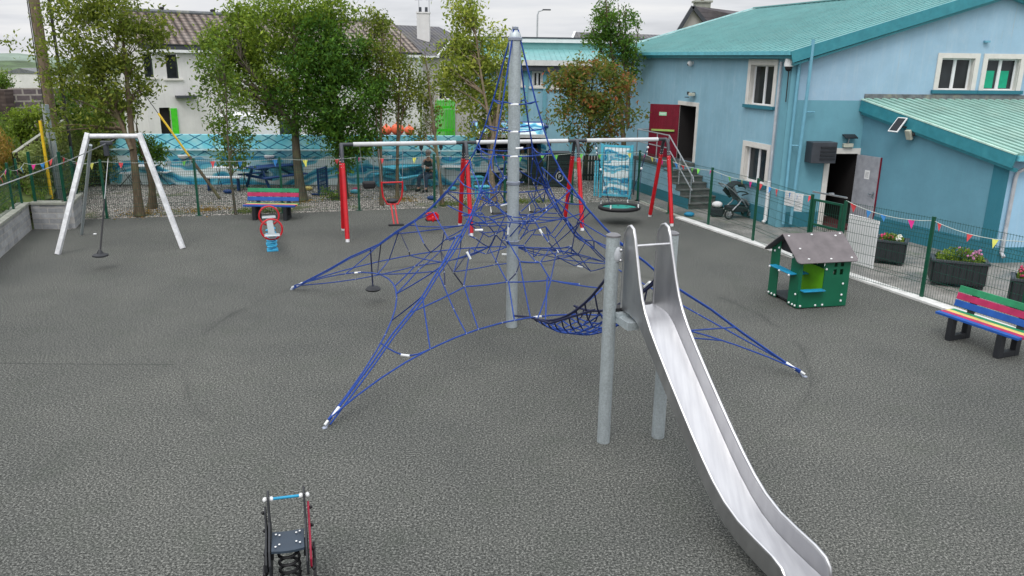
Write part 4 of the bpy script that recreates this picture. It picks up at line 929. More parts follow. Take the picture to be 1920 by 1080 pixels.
b.build('chute_floor',M['steel'],sl,smooth=True)
for sgn in (-1,1):
    b=MB()
    for k,(d,f,r) in enumerate(ST):
        fl=.03 if d>.5 else .03*d/.5
        lo_=f-.035
        b.v+= [tuple(sp_(d,sgn*hw,lo_)),tuple(sp_(d,sgn*(hw+fl*.6),r)),tuple(sp_(d,sgn*(hw+fl*.6+.012),r)),tuple(sp_(d,sgn*(hw+.012),lo_))]
    for k in range(n-1):
        for s_ in range(4): b.f.append((4*k+s_,4*k+(s_+1)%4,4*k+4+(s_+1)%4,4*k+4+s_)); b.mi.append(0)
    b.f.append((0,1,2,3)); b.f.append(tuple(4*(n-1)+k for k in range(4))); b.mi+=[0,0]
    b.build('side_panel',M['steel'],sl)
    b=MB(); pts=[sp_(0,sgn*(hw+.006),1.66),sp_(0,sgn*(hw+.006),2.1)]+[sp_(d,sgn*(hw+(.018 if d>.5 else .018*d/.5)+.006),r+.004) for d,f,r in ST]+[sp_(3.26,sgn*(hw+.02),.2)]
    b.tube(pts,.019,8); b.build('edge_rail',M['steel'],sl,smooth=True)
b=MB(); b.tube([sp_(.27,-hw,2.52),sp_(.27,hw,2.52)],.017,10); b.build('cross_bar',M['steel'],sl,smooth=True)
for g in (V((1.145,8.79,0)),V((1.84,8.94,0))):
    p=g-S0; lean=V((.0,0,0)); b=MB(); b.tube([p+V((0,0,-.05)),p+V((0,0,2.58))],.079,24); q=b.build('post',M['galv'],sl,smooth=True)
    MB().lathe(p,[(.084,2.57),(.084,2.59),(.055,2.607),(.01,2.615)],24).build('post_cap',M['postcap'],q,smooth=True)
b=MB(); p=V((1.145,8.79,0))-S0; b.ball(p+V((.05,-.045,2.37)),.085,12,sz=(.62,.62,1.15)); q=b.build('bracket_cover',M['pipegrey'],sl,smooth=True)
b=MB(); 
for zz in (2.31,2.43): b.ball(p+V((.085,-.078,zz)),.02,8)
b.build('bolt',M['steel'],q,smooth=True)
b=MB(); b.box(sp_(.02,0,1.66)+V((0,.03,0)),(.62,.20,.05),rz=sa,m=0); b.box(sp_(.12,-.22,1.60),(.14,.42,.09),rz=sa); b.box(sp_(.12,.25,1.60),(.12,.42,.09),rz=sa); b.build('platform_bracket',M['galv'],sl)
b=MB(); b.box(sp_(-.05,0,1.70),(.66,.14,.05),rz=sa); b.box(sp_(-.08,-.26,1.64),(.12,.18,.09),rz=sa); b.build('rubber_buffer',M['black'],sl)
# ============================================================ long swing frame
BZ=2.36
BA=V((-4.37,20.18,0)); BB=V((4.33,22.68,0)); bd=(BB-BA).normalized(); bn=V((bd.y,-bd.x,0))
SW=[(-4.37,20.18),(-1.36,21.33),(1.71,21.93),(4.30,22.70)]
sw=thing('swing_frame','long red legged swing frame with white top beam and three bays','swing frame')
for k,(x,y) in enumerate(SW):
    s=(V((x,y,0))-BA).dot(bd); c=BA+bd*s
    sg=-1 if k==0 else 1
    for sd in (1,-1):
        foot=c+bn*.72*sd; top=c+bn*.10*sd
        el=c+bn*.16*sd+V((0,0,BZ-.12)); up=V((0,0,1)); dleg=(foot-el).normalized()
        b=MB(); pe=c+V((0,0,BZ))+bn*.0; 
        b.tube([el+dleg*.35,el,el.lerp(pe,.5)+V((0,0,.045)),pe],.048,12); ul=b.build('upper_tube',M['darkgrey'],sw,smooth=True)
        b=MB(); b.tube([el+dleg*.33,foot-dleg*.07],.058,12); lg=b.build('leg',M['red'],sw,smooth=True)
        b=MB(); b.tube([foot-dleg*.07,foot+V((0,0,-.02))],.052,12); b.build('leg_foot',M['whitegalv'],lg,smooth=True)
        b=MB()
        for q in range(4):
            for w in (-.03,.03): b.ball(el+dleg*(.20+q*.075)+bd*w-V((0,.052,0)),.009,5)
        b.build('rivet',M['white'],ul)
L=(BB-BA).length
b=MB(); b.tube([BA+V((0,0,BZ)),BB+V((0,0,BZ))],.045,12); b.build('beam_core',M['darkgrey'],sw,smooth=True)
for k in range(3):
    s0=(V((*SW[k],0))-BA).dot(bd); s1=(V((*SW[k+1],0))-BA).dot(bd)
    MB().tube([BA+bd*(s0+.30)+V((0,0,BZ)),BA+bd*(s1-.25)+V((0,0,BZ))],.056,14).build('beam',M['whitebeam'],sw,smooth=True)
def beampt(s): return BA+bd*s+V((0,0,BZ-.05))
def chain(a,b_,m='silver',r=.008): return MB().tube([a,b_],r,5)
yaw=math.atan2(bd.y,bd.x)
def hanger(q,off_list,z0,z1s,m='black'):
    pass
# parent and child swing
s=1.25; c=BA+bd*s; q=thing('parent_child_swing','red hoop framed parent and child swing hanging at the left end of the beam','swing',c,yaw)
hz0=.95
b=MB(); b.tube([(-.27,-.05,1.40),(-.27,-.05,1.25),(-.245,-.05,1.0),(-.14,-.05,.80),(.14,-.05,.80),(.245,-.05,1.0),(.27,-.05,1.25),(.27,-.05,1.40)],.022,8); b.tube([(-.28,-.05,1.37),(.28,-.05,1.37)],.02,8); b.build('hoop',M['red'],q,smooth=True)
b=MB(); b.tube([(-.05,-.06,.80),(-.02,-.35,.32)],.02,7); b.tube([(.05,-.06,.80),(.08,-.35,.32)],.02,7); b.build('stem',M['red'],q,smooth=True)
b=MB(); b.box((.03,-.37,.31),(.40,.10,.05)); b.build('foot_bar',M['blackplastic'],q,bevel=.01)
b=MB(); b.ball((0,.05,.87),.16,10,sz=(1,.9,.42)); b.build('saddle',M['blackplastic'],q,smooth=True)
b=MB()
for x in (-.27,.27): b.tube([(x,-.05,1.39),(x*1.15,0,BZ-.12)],.007,5)
b.build('chain',M['silver'],q)
s=.62; c=BA+bd*s; q=thing('toddler_swing','black bucket toddler seat hanging beside the leftmost red legs','swing',c,yaw)
MB().box((.05,.1,1.30),(.30,.22,.19),taper=1.15).build('bucket_seat',M['black'],q,bevel=.05)
b=MB(); b.tube([(-.08,.1,1.37),(-.16,0,BZ-.05)],.007,5); b.tube([(.18,.1,1.37),(.18,0,BZ-.05)],.007,5); b.build('chain',M['silver'],q)
s=2.30; c=BA+bd*s; q=thing('toddler_swing','red toddler swing seat hanging on two chains in the left bay','swing',c,yaw)
b=MB(); b.box((0,0,.36),(.30,.26,.05)); b.box((0,.12,.43),(.28,.04,.16)); b.box((-.14,0,.43),(.03,.26,.13)); b.box((.14,0,.43),(.03,.26,.13)); b.ball((0,-.12,.37),.055,8,sz=(1,.6,1.5)); b.build('seat',M['red'],q,bevel=.012)
MB().box((0,0,.325),(.36,.28,.02)).build('seat_base',M['black'],q); 
b=MB(); b.tube([(-.14,0,.50),(-.26,0,BZ-.12)],.007,5); b.tube([(.14,0,.50),(.26,0,BZ-.12)],.007,5); b.build('chain',M['silver'],q)
b=MB()
for x in (-.26,.26): b.box((x,0,BZ-.10),(.09,.07,.08)); b.ball((x,0,BZ-.16),.03,6)
b.build('hanger',M['black'],q)
fs=None
for s,lab in ((4.15,'flat black rubber swing seat seen through the net, just left of the mast'),(5.25,'flat black rubber swing seat seen through the net, just right of the mast')):
    if fs is None:
        c=BA+bd*s; fs=thing('flat_swing',lab,'swing',c,yaw,'flat seats in the middle bay')
        b=MB(); b.tube([(-.24,0,.47),(-.12,0,.43),(.12,0,.43),(.24,0,.47)],.02,6); b.box((0,0,.43),(.40,.17,.03)); b.build('seat',M['black'],fs,bevel=.008)
        b=MB(); 
        for x in (-1,1): b.tube([(.24*x,0,.47),(.30*x,0,BZ-.1)],.007,5); b.tube([(.24*x,-.08,.47),(.24*x,0,.62),(.24*x,.08,.47)],.008,5)
        b.build('chain',M['silver'],fs)
        b=MB()
        for x in (-.3,.3): b.box((x,0,BZ-.10),(.09,.07,.08))
        b.build('hanger',M['black'],fs)
    else:
        q=copy_tree(fs); q.location=BA+bd*s; q['label']=lab
nc=V((3.02,22.36,0)); s=(nc-BA).dot(bd); q=thing('nest_swing','round black rimmed basket swing with teal seat in the right bay','swing',BA+bd*s,yaw)
b=MB(); b.tube([(.56*math.cos(a),.50*math.sin(a),.46) for a in [k*2*math.pi/28 for k in range(28)]],.058,10,closed=True); b.build('rim',M['black'],q,smooth=True)
b=MB(); b.lathe((0,0,0),[(.52,.455),(.40,.44),(.2,.43),(.01,.425)],28,M=Matrix.Diagonal((1,.9,1))); b.build('seat',M['teal'],q,smooth=True)
b=MB()
for a in (30,75,110,150,200,250,300,340): b.box((.34*math.cos(rad(a)),.30*math.sin(rad(a)),.452),(.10,.05,.012),rz=rad(a))
b.build('seat_slot',M['blackplastic'],q)
b=MB()
for x in (-1,1):
    j=V((.62*x,0,1.55)); b.tube([j,V((.80*x,0,BZ-.1))],.012,6)
    for y in (-1,1): b.tube([j,V((.42*x,.36*y,.52))],.009,5)
b.build('suspension_rope',M['ropedark'],q)
b=MB()
for x in (-1,1):
    b.ball((.62*x,0,1.55),.035,6); b.ball((.78*x,0,BZ-.22),.035,6); b.ball((.76*x,0,BZ-.34),.025,6)
    for y in (-1,1): b.tube([(.42*x,.36*y,.60),(.42*x,.37*y,.46)],.02,6)
b.build('shackle',M['white'],q,smooth=True)
# ============================================================ zip line end frame
zf=thing('zip_line','pale galvanised three legged zip line frame with cable at the left','zip line')
TL=Y(165,252,18.6); TR=Y(261,252,19.1)
b=MB(); b.bar(G(108,477),TL+V((0,0,.03)),.105,.10,up=(0,1,0)); b.build('leg',M['whitegalv'],zf,bevel=.01)
b=MB(); b.bar(G(343,466),TR+V((0,0,.03)),.105,.10,up=(0,1,0)); b.build('leg',M['whitegalv'],zf,bevel=.01)
b=MB(); b.tube([G(153,440),TL+V((0,.05,-.25))],.038,10); b.build('leg',M['galv'],zf,smooth=True)
b=MB(); b.tube([TL+V((.02,0,-.04)),TR+V((-.02,0,-.04))],.055,12); b.build('cross_beam',M['whitegalv'],zf,smooth=True)
cEnd=(TL+TR)/2+V((0,0,-.12)); cdir=(Y(0,348,13.2)-cEnd)
b=MB(); b.tube([cEnd,cEnd+cdir*.5-V((0,0,.05)),cEnd+cdir*1.0,cEnd+cdir*1.9+V((0,0,.15))],.011,6); b.build('cable',M['silver'],zf)
b=MB(); b.ball(cEnd+V((-.03,0,0)),.05,6); b.build('cable_clamp',M['black'],zf)
tp=cEnd+cdir*.10; q=thing('disc_swing','black disc seat hanging on a dark rope from the zip line trolley','zip line seat',(tp.x,tp.y,0))
dz=G(188,478,.32)
b=MB(); b.box((0,0,tp.z+.0),(.26,.10,.09)); b.box((-.02,0,tp.z-.16),(.10,.10,.28)); b.build('trolley',M['darkgrey'],q,bevel=.02)
l=V((tp.x,tp.y,0)); tt=V((0,0,tp.z-.34)); bt=V((dz.x-l.x,dz.y-l.y,.36)); md_=tt.lerp(bt,.45)
b=MB(); b.tube([tt,md_],.007,6); b.build('chain',M['silver'],q)
b=MB(); b.tube([md_,bt],.019,8); b.build('rope_sleeve',M['black'],q)
MB().lathe((bt.x,bt.y,0),[(.02,.44),(.05,.40),(.07,.36),(.16,.325),(.165,.30),(.10,.275),(.02,.265)],18).build('disc_seat',M['blackplastic'],q,smooth=True)
# ============================================================ rainbow bench
def bench(lab,loc,rz):
    q=thing('rainbow_bench',lab,'bench',loc,rz,'rainbow slatted benches')
    Lh=.70
    for x in (-.44,.44):
        b=MB(); b.box((x,-.19,.195),(.10,.11,.39)); b.box((x,.19,.195),(.10,.11,.39)); b.box((x,0,.05),(.098,.27,.09)); b.box((x,.0,.37),(.098,.28,.05)); b.build('leg',M['blackplastic'],q,bevel=.006)
        b=MB(); b.bar((x,.21,.38),(x,.30,.84),.10,.07,up=(0,1,0)); b.build('back_support',M['blackplastic'],q,bevel=.006)
    b=None
    for k,m in enumerate(('slat_blue','slat_pink','slat_yellow','slat_green')):
        b=MB(); b.box((0,-.20+k*.115,.415),(1.48,.106,.042)); b.build('seat_slat',M[m],q,bevel=.006)
    for k,m in enumerate(('slat_blue','slat_pink','slat_green')):
        b=MB(); t=.25+k*.33; b.box((0,.205+.09*(t)+.005-.03,.545+k*.122),(1.48,.035,.112),M=Matrix.Rotation(rad(-12),3,'X')); b.build('back_slat',M[m],q,bevel=.006)
    return q
bench('rainbow slatted bench facing the camera at the far fence, behind the small seesaw',(-6.90,22.28,0),rad(-1))
bench('rainbow slatted bench beside the white kerb at the right edge',(7.78,12.32,0),rad(-67))
# ============================================================ small spring seesaw
a=G(504,408,.50); c=G(511,446,.50); d=(c-a); Ls=d.length; mid_=(a+c)/2; yw=math.atan2(d.y,d.x)
q=thing('spring_seesaw','small grey seesaw with red ring handles on a light blue spring','seesaw',(mid_.x,mid_.y,0),yw)
b=MB(); b.box((0,0,.48),(Ls-.2,.15,.06)); b.build('beam',M['galv'],q,bevel=.01)
for sx in (-1,1):
    b=MB(); b.box((sx*(Ls/2-.12),0,.54),(.22,.36,.04),taper=.9); b.build('seat',M['galv'],q,bevel=.015)
    xr=sx*(Ls/2-.38); b=MB(); b.tube([(xr,.24*math.cos(t),.62+.24*math.sin(t)) for t in [k*2*math.pi/24 for k in range(24)]],.022,8,closed=True); b.build('ring_handle',M['red'],q,smooth=True)
for xs in (.35,-.3):
    b=MB(); b.tube([(xs+.10*math.cos(t),.10*math.sin(t),.03+.40*t/(2*math.pi*4.5)) for t in [k*2*math.pi*4.5/54 for k in range(55)]],.024,7); b.build('spring',M['lightblue'],q,smooth=True)
b=MB(); b.box((.35,0,.02),(.26,.26,.03)); b.box((-.3,0,.02),(.26,.26,.03)); b.build('base_plate',M['lightblue'],q)
MB().box((.5,0,.40),(.12,.14,.10)).build('bumper',M['whitegalv'],q)
# ============================================================ spring rider in the foreground
M['riderred']=mat('dark_red_panel',(.30,.008,.035),.45)
rc=V((-1.905,5.93,0)); q=thing('spring_rider','black spring rider with seat between two side panels and blue handlebar, alone in the foreground','spring rider',rc,rad(15))
b=MB()
prof=[(-.18,.24),(-.10,.19),(.02,.18),(.14,.22),(.24,.34),(.28,.48),(.25,.58),(.23,.70),(.27,.81),(.24,.855),(.18,.81),(.14,.70),(.10,.62),(.03,.57),(-.06,.54),(-.16,.50),(-.22,.40),(-.22,.30)]
for x in (-.152,.152):
    b=MB(); b.prism(prof,(x-.009,0,0),(0,1,0),(0,0,1),(.018,0,0)); b.build('side_panel',M['blackplastic'],q,bevel=.004)
    s=1 if x>0 else -1
    pr2=[(p[0]*.86+.01,(p[1]-.5)*.72+.46) for p in prof]
    b=MB(); b.prism(pr2,(x+s*.03-.009,0,0),(0,1,0),(0,0,1),(.018,0,0)); b.build('outer_panel',M['riderred'] if s>0 else M['blackplastic'],q,bevel=.003)
    for yy in (-.10,.15):
        b=MB(); b.lathe((x+s*.055,yy,.20),[(.01,-.012),(.115,-.012),(.12,0),(.115,.012),(.01,.012)],22,M=Matrix.Rotation(rad(90),3,'Y')); b.build('wheel_disc',M['black'],q,smooth=True)
    b=MB()
    for yy,zz in ((-.18,.30),(.02,.36),(.20,.48),(.2,.66)): b.ball((x+s*.05,yy,zz),.017,6)
    b.build('bolt',M['black'],q,smooth=True)
b=MB(); vs=[]
N=8
for k in range(N+1):
    x=-.135+.27*k/N; bow=.02*math.cos(math.pi*(k/N-.5)); vs+=[(x,-.16-bow,.50),(x,.10-bow*.6,.52),(x,.10-bow*.6,.50),(x,-.16-bow,.478)]
b.v=vs
for k in range(N):
    for s_ in range(4): b.f.append((4*k+s_,4*k+(s_+1)%4,4*k+4+(s_+1)%4,4*k+4+s_)); b.mi.append(0)
b.f+=[(0,1,2,3),(4*N,4*N+1,4*N+2,4*N+3)]; b.mi+=[0,0]
seat=b.build('seat',mat('slate_grey_seat',(.03,.045,.065),.45,var=.15),q)
b=MB()
for x,y in ((-.10,.045),(-.07,.03),(.10,.055),(.07,.04),(-.10,-.12),(-.07,-.095),(.10,-.10),(.07,-.08)): b.ball((x,y,.512+.02*(y+.16)/.26*1.0),.0095,6,sz=(1,1,.6))
b.build('seat_bolt',M['white'],seat,smooth=True)
b=MB(); b.tube([(-.13,.22,.775),(.13,.22,.775)],.013,10); hb=b.build('handlebar',M['shelfblue'],q,smooth=True)
b=MB()
for x in (-.178,-.128,.128,.178): b.ball((x,.22,.775),.0225,10)
b.build('handlebar_end',M['white'],hb,smooth=True)
b=MB(); b.tube([(.085*math.cos(t),-.03+.085*math.sin(t),.03+.42*t/(2*math.pi*5.5)) for t in [k*2*math.pi*5.5/88 for k in range(89)]],.0135,8); b.build('spring',M['black'],q,smooth=True)
b=MB(); b.box((0,-.03,.465),(.22,.10,.03)); b.lathe((0,-.03,0),[(.12,.0),(.12,.03),(.05,.04)],16); b.box((-.135,-.03,.42),(.02,.1,.12)); b.box((.135,-.03,.42),(.02,.1,.12)); b.build('mount',M['black'],q)
# ============================================================ playhouse
ph=thing('playhouse','small open green playhouse with brown pitched roof near the white kerb','playhouse',(5.40,14.30,0),rad(13))
W_,D_h=1.04,1.02; eh=.98; rh=1.34
g=M['houseg']
def panel(name,poly,o,ax,ay,t,m,holes=None): 
    b=MB(); b.prism(poly,o,ax,ay,t); return b.build(name,m,ph,bevel=.004)
# left gable side (plane x=0), outline from front y=0 to back y=D
mid=D_h/2
def gz(y): return eh+(rh-eh)*(1-abs(y-mid)/mid)
panel('wall_panel',[(0,0),(.30,0),(.30,gz(.30)-.05),(0,eh-.05)],(0,0,.02),(0,1,0),(0,0,1),(-.018,0,0),g)
panel('wall_panel',[(.72,0),(D_h,0),(D_h,eh-.05),(.72,gz(.72)-.05)],(0,0,.02),(0,1,0),(0,0,1),(-.018,0,0),g)
panel('gable_board',[(.30,gz(.30)-.22),(.72,gz(.72)-.22),(.72,gz(.72)-.06),(mid,rh-.06),(.30,gz(.30)-.06)],(.03,0,.02),(0,1,0),(0,0,1),(-.018,0,0),M['blackplastic'])
# right gable side
panel('wall_panel',[(0,0),(D_h*.45,0),(D_h*.45,rh-.1),(0,eh-.05)],(W_,0,.02),(0,1,0),(0,0,1),(.018,0,0),g)
panel('wall_panel',[(.8,0),(D_h,0),(D_h,eh-.05),(.8,gz(.8)-.05)],(W_,0,.02),(0,1,0),(0,0,1),(.018,0,0),g)
# front: low panel left, full panel right with four small windows
panel('wall_panel',[(0.0,0),(.50,0),(.50,.34),(0,.34)],(0.0,-.02,.02),(1,0,0),(0,0,1),(0,.018,0),g)
panel('front_post',[(0,0),(.05,0),(.05,eh),(0,eh)],(0.0,0,.02),(1,0,0),(0,0,1),(0,.018,0),g)
b=MB(); x0,x1=.50,W_; xs=[x0,.685,.755,.825,.895,x1]; zs=[.02,.64,.75,.80,.91,eh]
for i in range(len(xs)-1):
    for j in range(len(zs)-1):
        if i in (1,3) and j in (1,3): continue
        b.box(((xs[i]+xs[i+1])/2,-.011,(zs[j]+zs[j+1])/2),(xs[i+1]-xs[i],.018,zs[j+1]-zs[j]))
b.build('front_panel',g,ph)
# inner face of the right side: lime panel
panel('lime_panel',[(.03,0.0),(D_h-.04,0.0),(D_h-.04,.70),(.03,.70)],(.52,.0,.05),(0,1,0),(0,0,1),(.018,0,0),M['lime'])
panel('back_post',[(0,0),(.16,0),(.16,eh-.02),(0,eh-.02)],(.0,D_h,.02),(1,0,0),(0,0,1),(0,.018,0),g)
panel('back_post',[(0,0),(.16,0),(.16,eh-.02),(0,eh-.02)],(W_-.16,D_h,.02),(1,0,0),(0,0,1),(0,.018,0),g)
b=MB(); b.box((W_/2,D_h/2,.06),(W_-.05,D_h-.05,.03)); b.build('floor_panel',M['blackplastic'],ph)
b=MB(); b.box((-.07,.46,.66),(.17,.74,.028)); b.build('counter_shelf',M['shelfblue'],ph,bevel=.01)
b=MB(); b.box((.26,-.07,.37),(.46,.14,.026)); b.build('seat_shelf',M['shelfblue'],ph,bevel=.01)
b=MB(); b.box((.39,.62,.56),(.15,.40,.028)); b.box((.62,.80,.60),(.25,.15,.028)); b.build('inner_shelf',M['shelfblue'],ph,bevel=.01)
slope=math.atan2(rh-eh,mid); Ls=mid/math.cos(slope)+.13
for sg in (-1,1):
    b=MB(); c_=.06; w0,w1=-.14,W_+.10
    poly=[(w0,0.0),(w1,0.0),(w1,Ls-c_),(w1-.02,Ls-.02),(w1-c_,Ls),(w0+c_,Ls),(w0+.02,Ls-.02),(w0,Ls-c_)]
    dn=V((0,sg*math.cos(slope),-math.sin(slope))); nn=V((0,sg*math.sin(slope),math.cos(slope)))
    b.prism(poly,(0,mid,rh),(1,0,0),dn,nn*.02); rf=b.build('roof_panel',M['roofbrown'],ph,bevel=.003)
    b=MB()
    for x,l in ((w0+.10,.06),(.45,.05),(w1-.08,.05),(w1-.20,.10),(.05,Ls*.52),(.12,Ls-.10),(.58,Ls-.08),(w1-.12,Ls-.09)): b.ball(V((x,mid,rh))+dn*l+nn*.02,.024,8,sz=(1,1,.7))
    b.build('bolt_cap',M['white'],rf,smooth=True)
b=MB()
for p in ((-.02,.03,.06),(-.02,.12,.06),(-.02,.23,.06),(-.02,.75,.06),(-.02,.86,.06),(-.02,.97,.06),(-.02,.05,.28),(-.02,.26,.95),(-.02,.9,.93),(-.02,.76,1.02),(.06,-.02,.06),(.38,-.02,.06),(.53,-.02,.06),(.53,-.02,.34),(.53,-.02,.76),(.92,-.02,.12),(.92,-.02,.24),(.92,-.02,.46),(-.16,.12,.645),(-.16,.46,.645),(-.16,.8,.645)): b.ball(p,.022,8)
b.build('bolt_cap',M['white'],ph,smooth=True)
# ============================================================ things by the right-hand fence
# white board behind the fence
p0=G(1600,492,.12); p0=V((7.95,17.55,0)); 
a=FR[1]+(FR[4]-FR[1])*.62+nrm*.14; c=a-fdir*.98
q=tag(MB().box((0,0,.80),(1.0,.025,1.25)).build('white_board',M['paper'],bevel=.01),'plain white board propped behind the fence beside the gate post','board'); 
p0_=FR[1]+nrm*.16; s0_,z1_=onplane(1593,402,p0_,fdir); s1_,z2_=onplane(1650,413,p0_,fdir); sa_,z3_=onplane(1590,488,p0_,fdir); sb_,z4_=onplane(1640,506,p0_,fdir)
zb_=max(.12,(z3_+z4_)/2); zt_=(z1_+z2_)/2; sc_c=(s0_+s1_)/2; q.location=p0_+fdir*sc_c+V((0,0,0)); q.rotation_euler=(0,0,math.atan2(fdir.y,fdir.x)); q.scale=(abs(s1_-s0_),1,(zt_-zb_)/1.25); q.location.z=zb_-(.80-.625)*q.scale[2]; print('board',s0_,s1_,zb_,zt_)
def notice(lab,pa,pb,h,zt):
    a=G(*pa,zt); c=G(*pb,zt); d=c-a; q=thing('fence_notice',lab,'notice',(a+c)/2-V((0,0,h/2)),math.atan2(d.y,d.x),'notices tied to the fence')
    MB().box((0,0,0),(d.length,.006,h)).build('sheet',M['paper'],q); 
    b=MB()
    for k in range(5): b.box((-.02,-.0045,h*.34-k*h*.15),(d.length*.7,.001,.012))
    b.build('writing',M['pipegrey'],q)
notice('white paper notice tied to the fence, the left and higher of two',(1473,357),(1491,360),.36,1.46)
notice('white paper notice tied to the fence, the right and lower of two',(1492,362),(1507,364),.44,1.40)
# planters
def planter(lab,loc,rz,L,W,h,grp='flower planters behind the fence'):
    q=thing('planter',lab,'planter',loc,rz,grp); b=MB()
    t=.05; k=.86
    for (cx,cy,lx,ly) in ((0,-W/2,L,t),(0,W/2,L,t),(-L/2,0,t,W-t),(L/2,0,t,W-t)): b.box((cx,cy,h/2+.07),(lx,ly,h))
    # vertical plank lines
    n=int(L/.11)
    b.build('tub',M['blackplastic'],q,bevel=.006)
    b=MB(); 
    for k in range(n): b.box((-L/2+(k+.5)*L/n,-W/2-.031,h/2+.06),(L/n-.02,.012,h-.08))
    m_=int(W/.11)
    for k in range(m_): b.box((-L/2-.031,-W/2+(k+.5)*W/m_,h/2+.06),(.012,W/m_-.02,h-.08))
    b.build('plank',M['blackplastic'],q)
    b=MB(); b.box((0,-W/2-.01,h+.08),(L+.10,.08,.04)); b.box((0,W/2+.01,h+.08),(L+.10,.08,.04)); b.box((-L/2-.01,0,h+.08),(.08,W,.04)); b.box((L/2+.01,0,h+.08),(.08,W,.04)); b.build('rim',M['darkgrey'],q)
    b=MB(); 
    for sx in (-1,1):
        for sy in (-1,1): b.box((sx*(L/2-.06),sy*(W/2-.06),.035),(.10,.10,.07))
    b.build('foot',M['blackplastic'],q); MB().box((0,0,h+.0),(L-t,W-t,.03)).build('soil',M['soil'],q)
    return q
def leaves(n,cfn,size,seed,flat=.0,aspect=.5):
    r=np.random.RandomState(seed); c=cfn(r,n); n=len(c)
    a=r.normal(size=(n,3)); a/=np.linalg.norm(a,axis=1)[:,None]+1e-9
    a[:,2]*=(1-flat); a/=np.linalg.norm(a,axis=1)[:,None]+1e-9
    w=r.normal(size=(n,3)); w-= (w*a).sum(1)[:,None]*a; w/=np.linalg.norm(w,axis=1)[:,None]+1e-9
    s=size*r.uniform(.6,1.3,size=(n,1))
    L=a*s; Wd=w*s*aspect*.5
    v=np.empty((n,4,3)); v[:,0]=c-L*.5; v[:,1]=c+Wd-L*.05; v[:,2]=c+L*.5; v[:,3]=c-Wd-L*.05
    return v.reshape(-1,3)
def leafmesh(name,verts,m,parent):
    n=len(verts)//4; me=bpy.data.meshes.new(name); me.vertices.add(len(verts)); me.vertices.foreach_set('co',verts.astype(np.float32).ravel())
    me.loops.add(n*4); me.loops.foreach_set('vertex_index',np.arange(n*4,dtype=np.int32)); me.polygons.add(n); me.polygons.foreach_set('loop_start',np.arange(0,n*4,4,dtype=np.int32)); me.polygons.foreach_set('loop_total',np.full(n,4,dtype=np.int32))
    me.update(calc_edges=True); me.validate(); me.materials.append(m); o=bpy.data.objects.new(name,me); COL.objects.link(o)
    if parent is not None: o.parent=parent
    return o
LM=dict(
 mid=leafmat('leaf_mid',[(.15,(.025,.052,.010)),(.45,(.07,.14,.02)),(.8,(.17,.26,.04))]),
 dark=leafmat('leaf_dark',[(.15,(.012,.038,.010)),(.5,(.042,.115,.016)),(.85,(.12,.25,.03))]),
 yellow=leafmat('leaf_yellow',[(.15,(.11,.16,.025)),(.5,(.27,.33,.05)),(.85,(.46,.46,.09))]),
 olive=leafmat('leaf_olive',[(.15,(.035,.052,.010)),(.5,(.115,.15,.022)),(.85,(.27,.29,.045))]),
 red=leafmat('leaf_red',[(.12,(.03,.055,.014)),(.40,(.085,.13,.025)),(.54,(.15,.15,.035)),(.66,(.26,.13,.045)),(.8,(.30,.085,.04)),(.95,(.45,.04,.03))]),
 ivy=leafmat('leaf_ivy',[(.1,(.10,.14,.04)),(.5,(.24,.29,.10)),(.9,(.40,.44,.20))]),
 yg=leafmat('leaf_fresh',[(.15,(.035,.065,.012)),(.5,(.15,.235,.028)),(.85,(.33,.42,.055))]),
 grass=leafmat('leaf_grass',[(.1,(.04,.07,.015)),(.45,(.10,.15,.03)),(.8,(.2,.22,.06))]),
 dock=leafmat('leaf_dock',[(.1,(.12,.06,.015)),(.5,(.30,.15,.035)),(.9,(.45,.30,.09))]))
petal={k:mat('petal_'+k,c,.6,var=.2) for k,c in dict(white=(.75,.75,.68),pink=(.45,.03,.10),mauve=(.45,.18,.33)).items()}
def flowers(lab,loc,rz,L,W,h,seed,cols,tall=.22):
    q=thing('flowering_plant',lab,'plant',loc,rz); 
    def cf(r,n):
        u=r.uniform(-1,1,size=(n,3)); u[:,2]=np.abs(u[:,2]); return np.stack([u[:,0]*L/2,u[:,1]*W/2,h+.03+u[:,2]*tall*(1-.5*u[:,0]**2)],1)
    leafmesh('foliage',leaves(900,cf,.07,seed),LM['yg'],q)
    for k,(cn,f0,f1) in enumerate(cols):
        r=random.Random(seed+k); b=MB()
        for _ in range(26):
            x=L/2*r.uniform(f0,f1); b.ball((x,r.uniform(-W/2,W/2),h+tall*.55+r.uniform(0,tall*.5)),r.uniform(.018,.034),5)
        b.build('blossom',petal[cn],q)
fa=math.atan2(-fdir.y,-fdir.x)
gp=G(1672,498); 
for (px,py,L,W,h,lab,fl,cols,tall) in ((1672,497,.62,.50,.46,'dark plank planter next to the white board','crimson and white flowers in the planter next to the white board',(('pink',-.9,.1),('white',.1,.9)),.18),
    (1800,540,.98,.52,.46,'wide dark plank planter, middle of the three behind the fence','mauve flowers and tall green foliage in the wide middle planter',(('mauve',-.1,.9),),.30),
    (1938,585,.62,.50,.50,'dark planter cut off by the right edge of the picture','crimson and white flowers spilling over the planter at the right edge',(('pink',-.9,-.3),('white',-.4,.7),('pink',.3,.9)),.26)):
    g_=G(px,py); g_.z=0; ang=rad(-30)
    if px==1800: ang=rad(-22)
    planter(lab,g_+V((.05,.28,0)),ang,L,W,h); flowers(fl,g_+V((.05,.28,0)),ang,L-.12,W-.1,h,int(px),cols,tall)
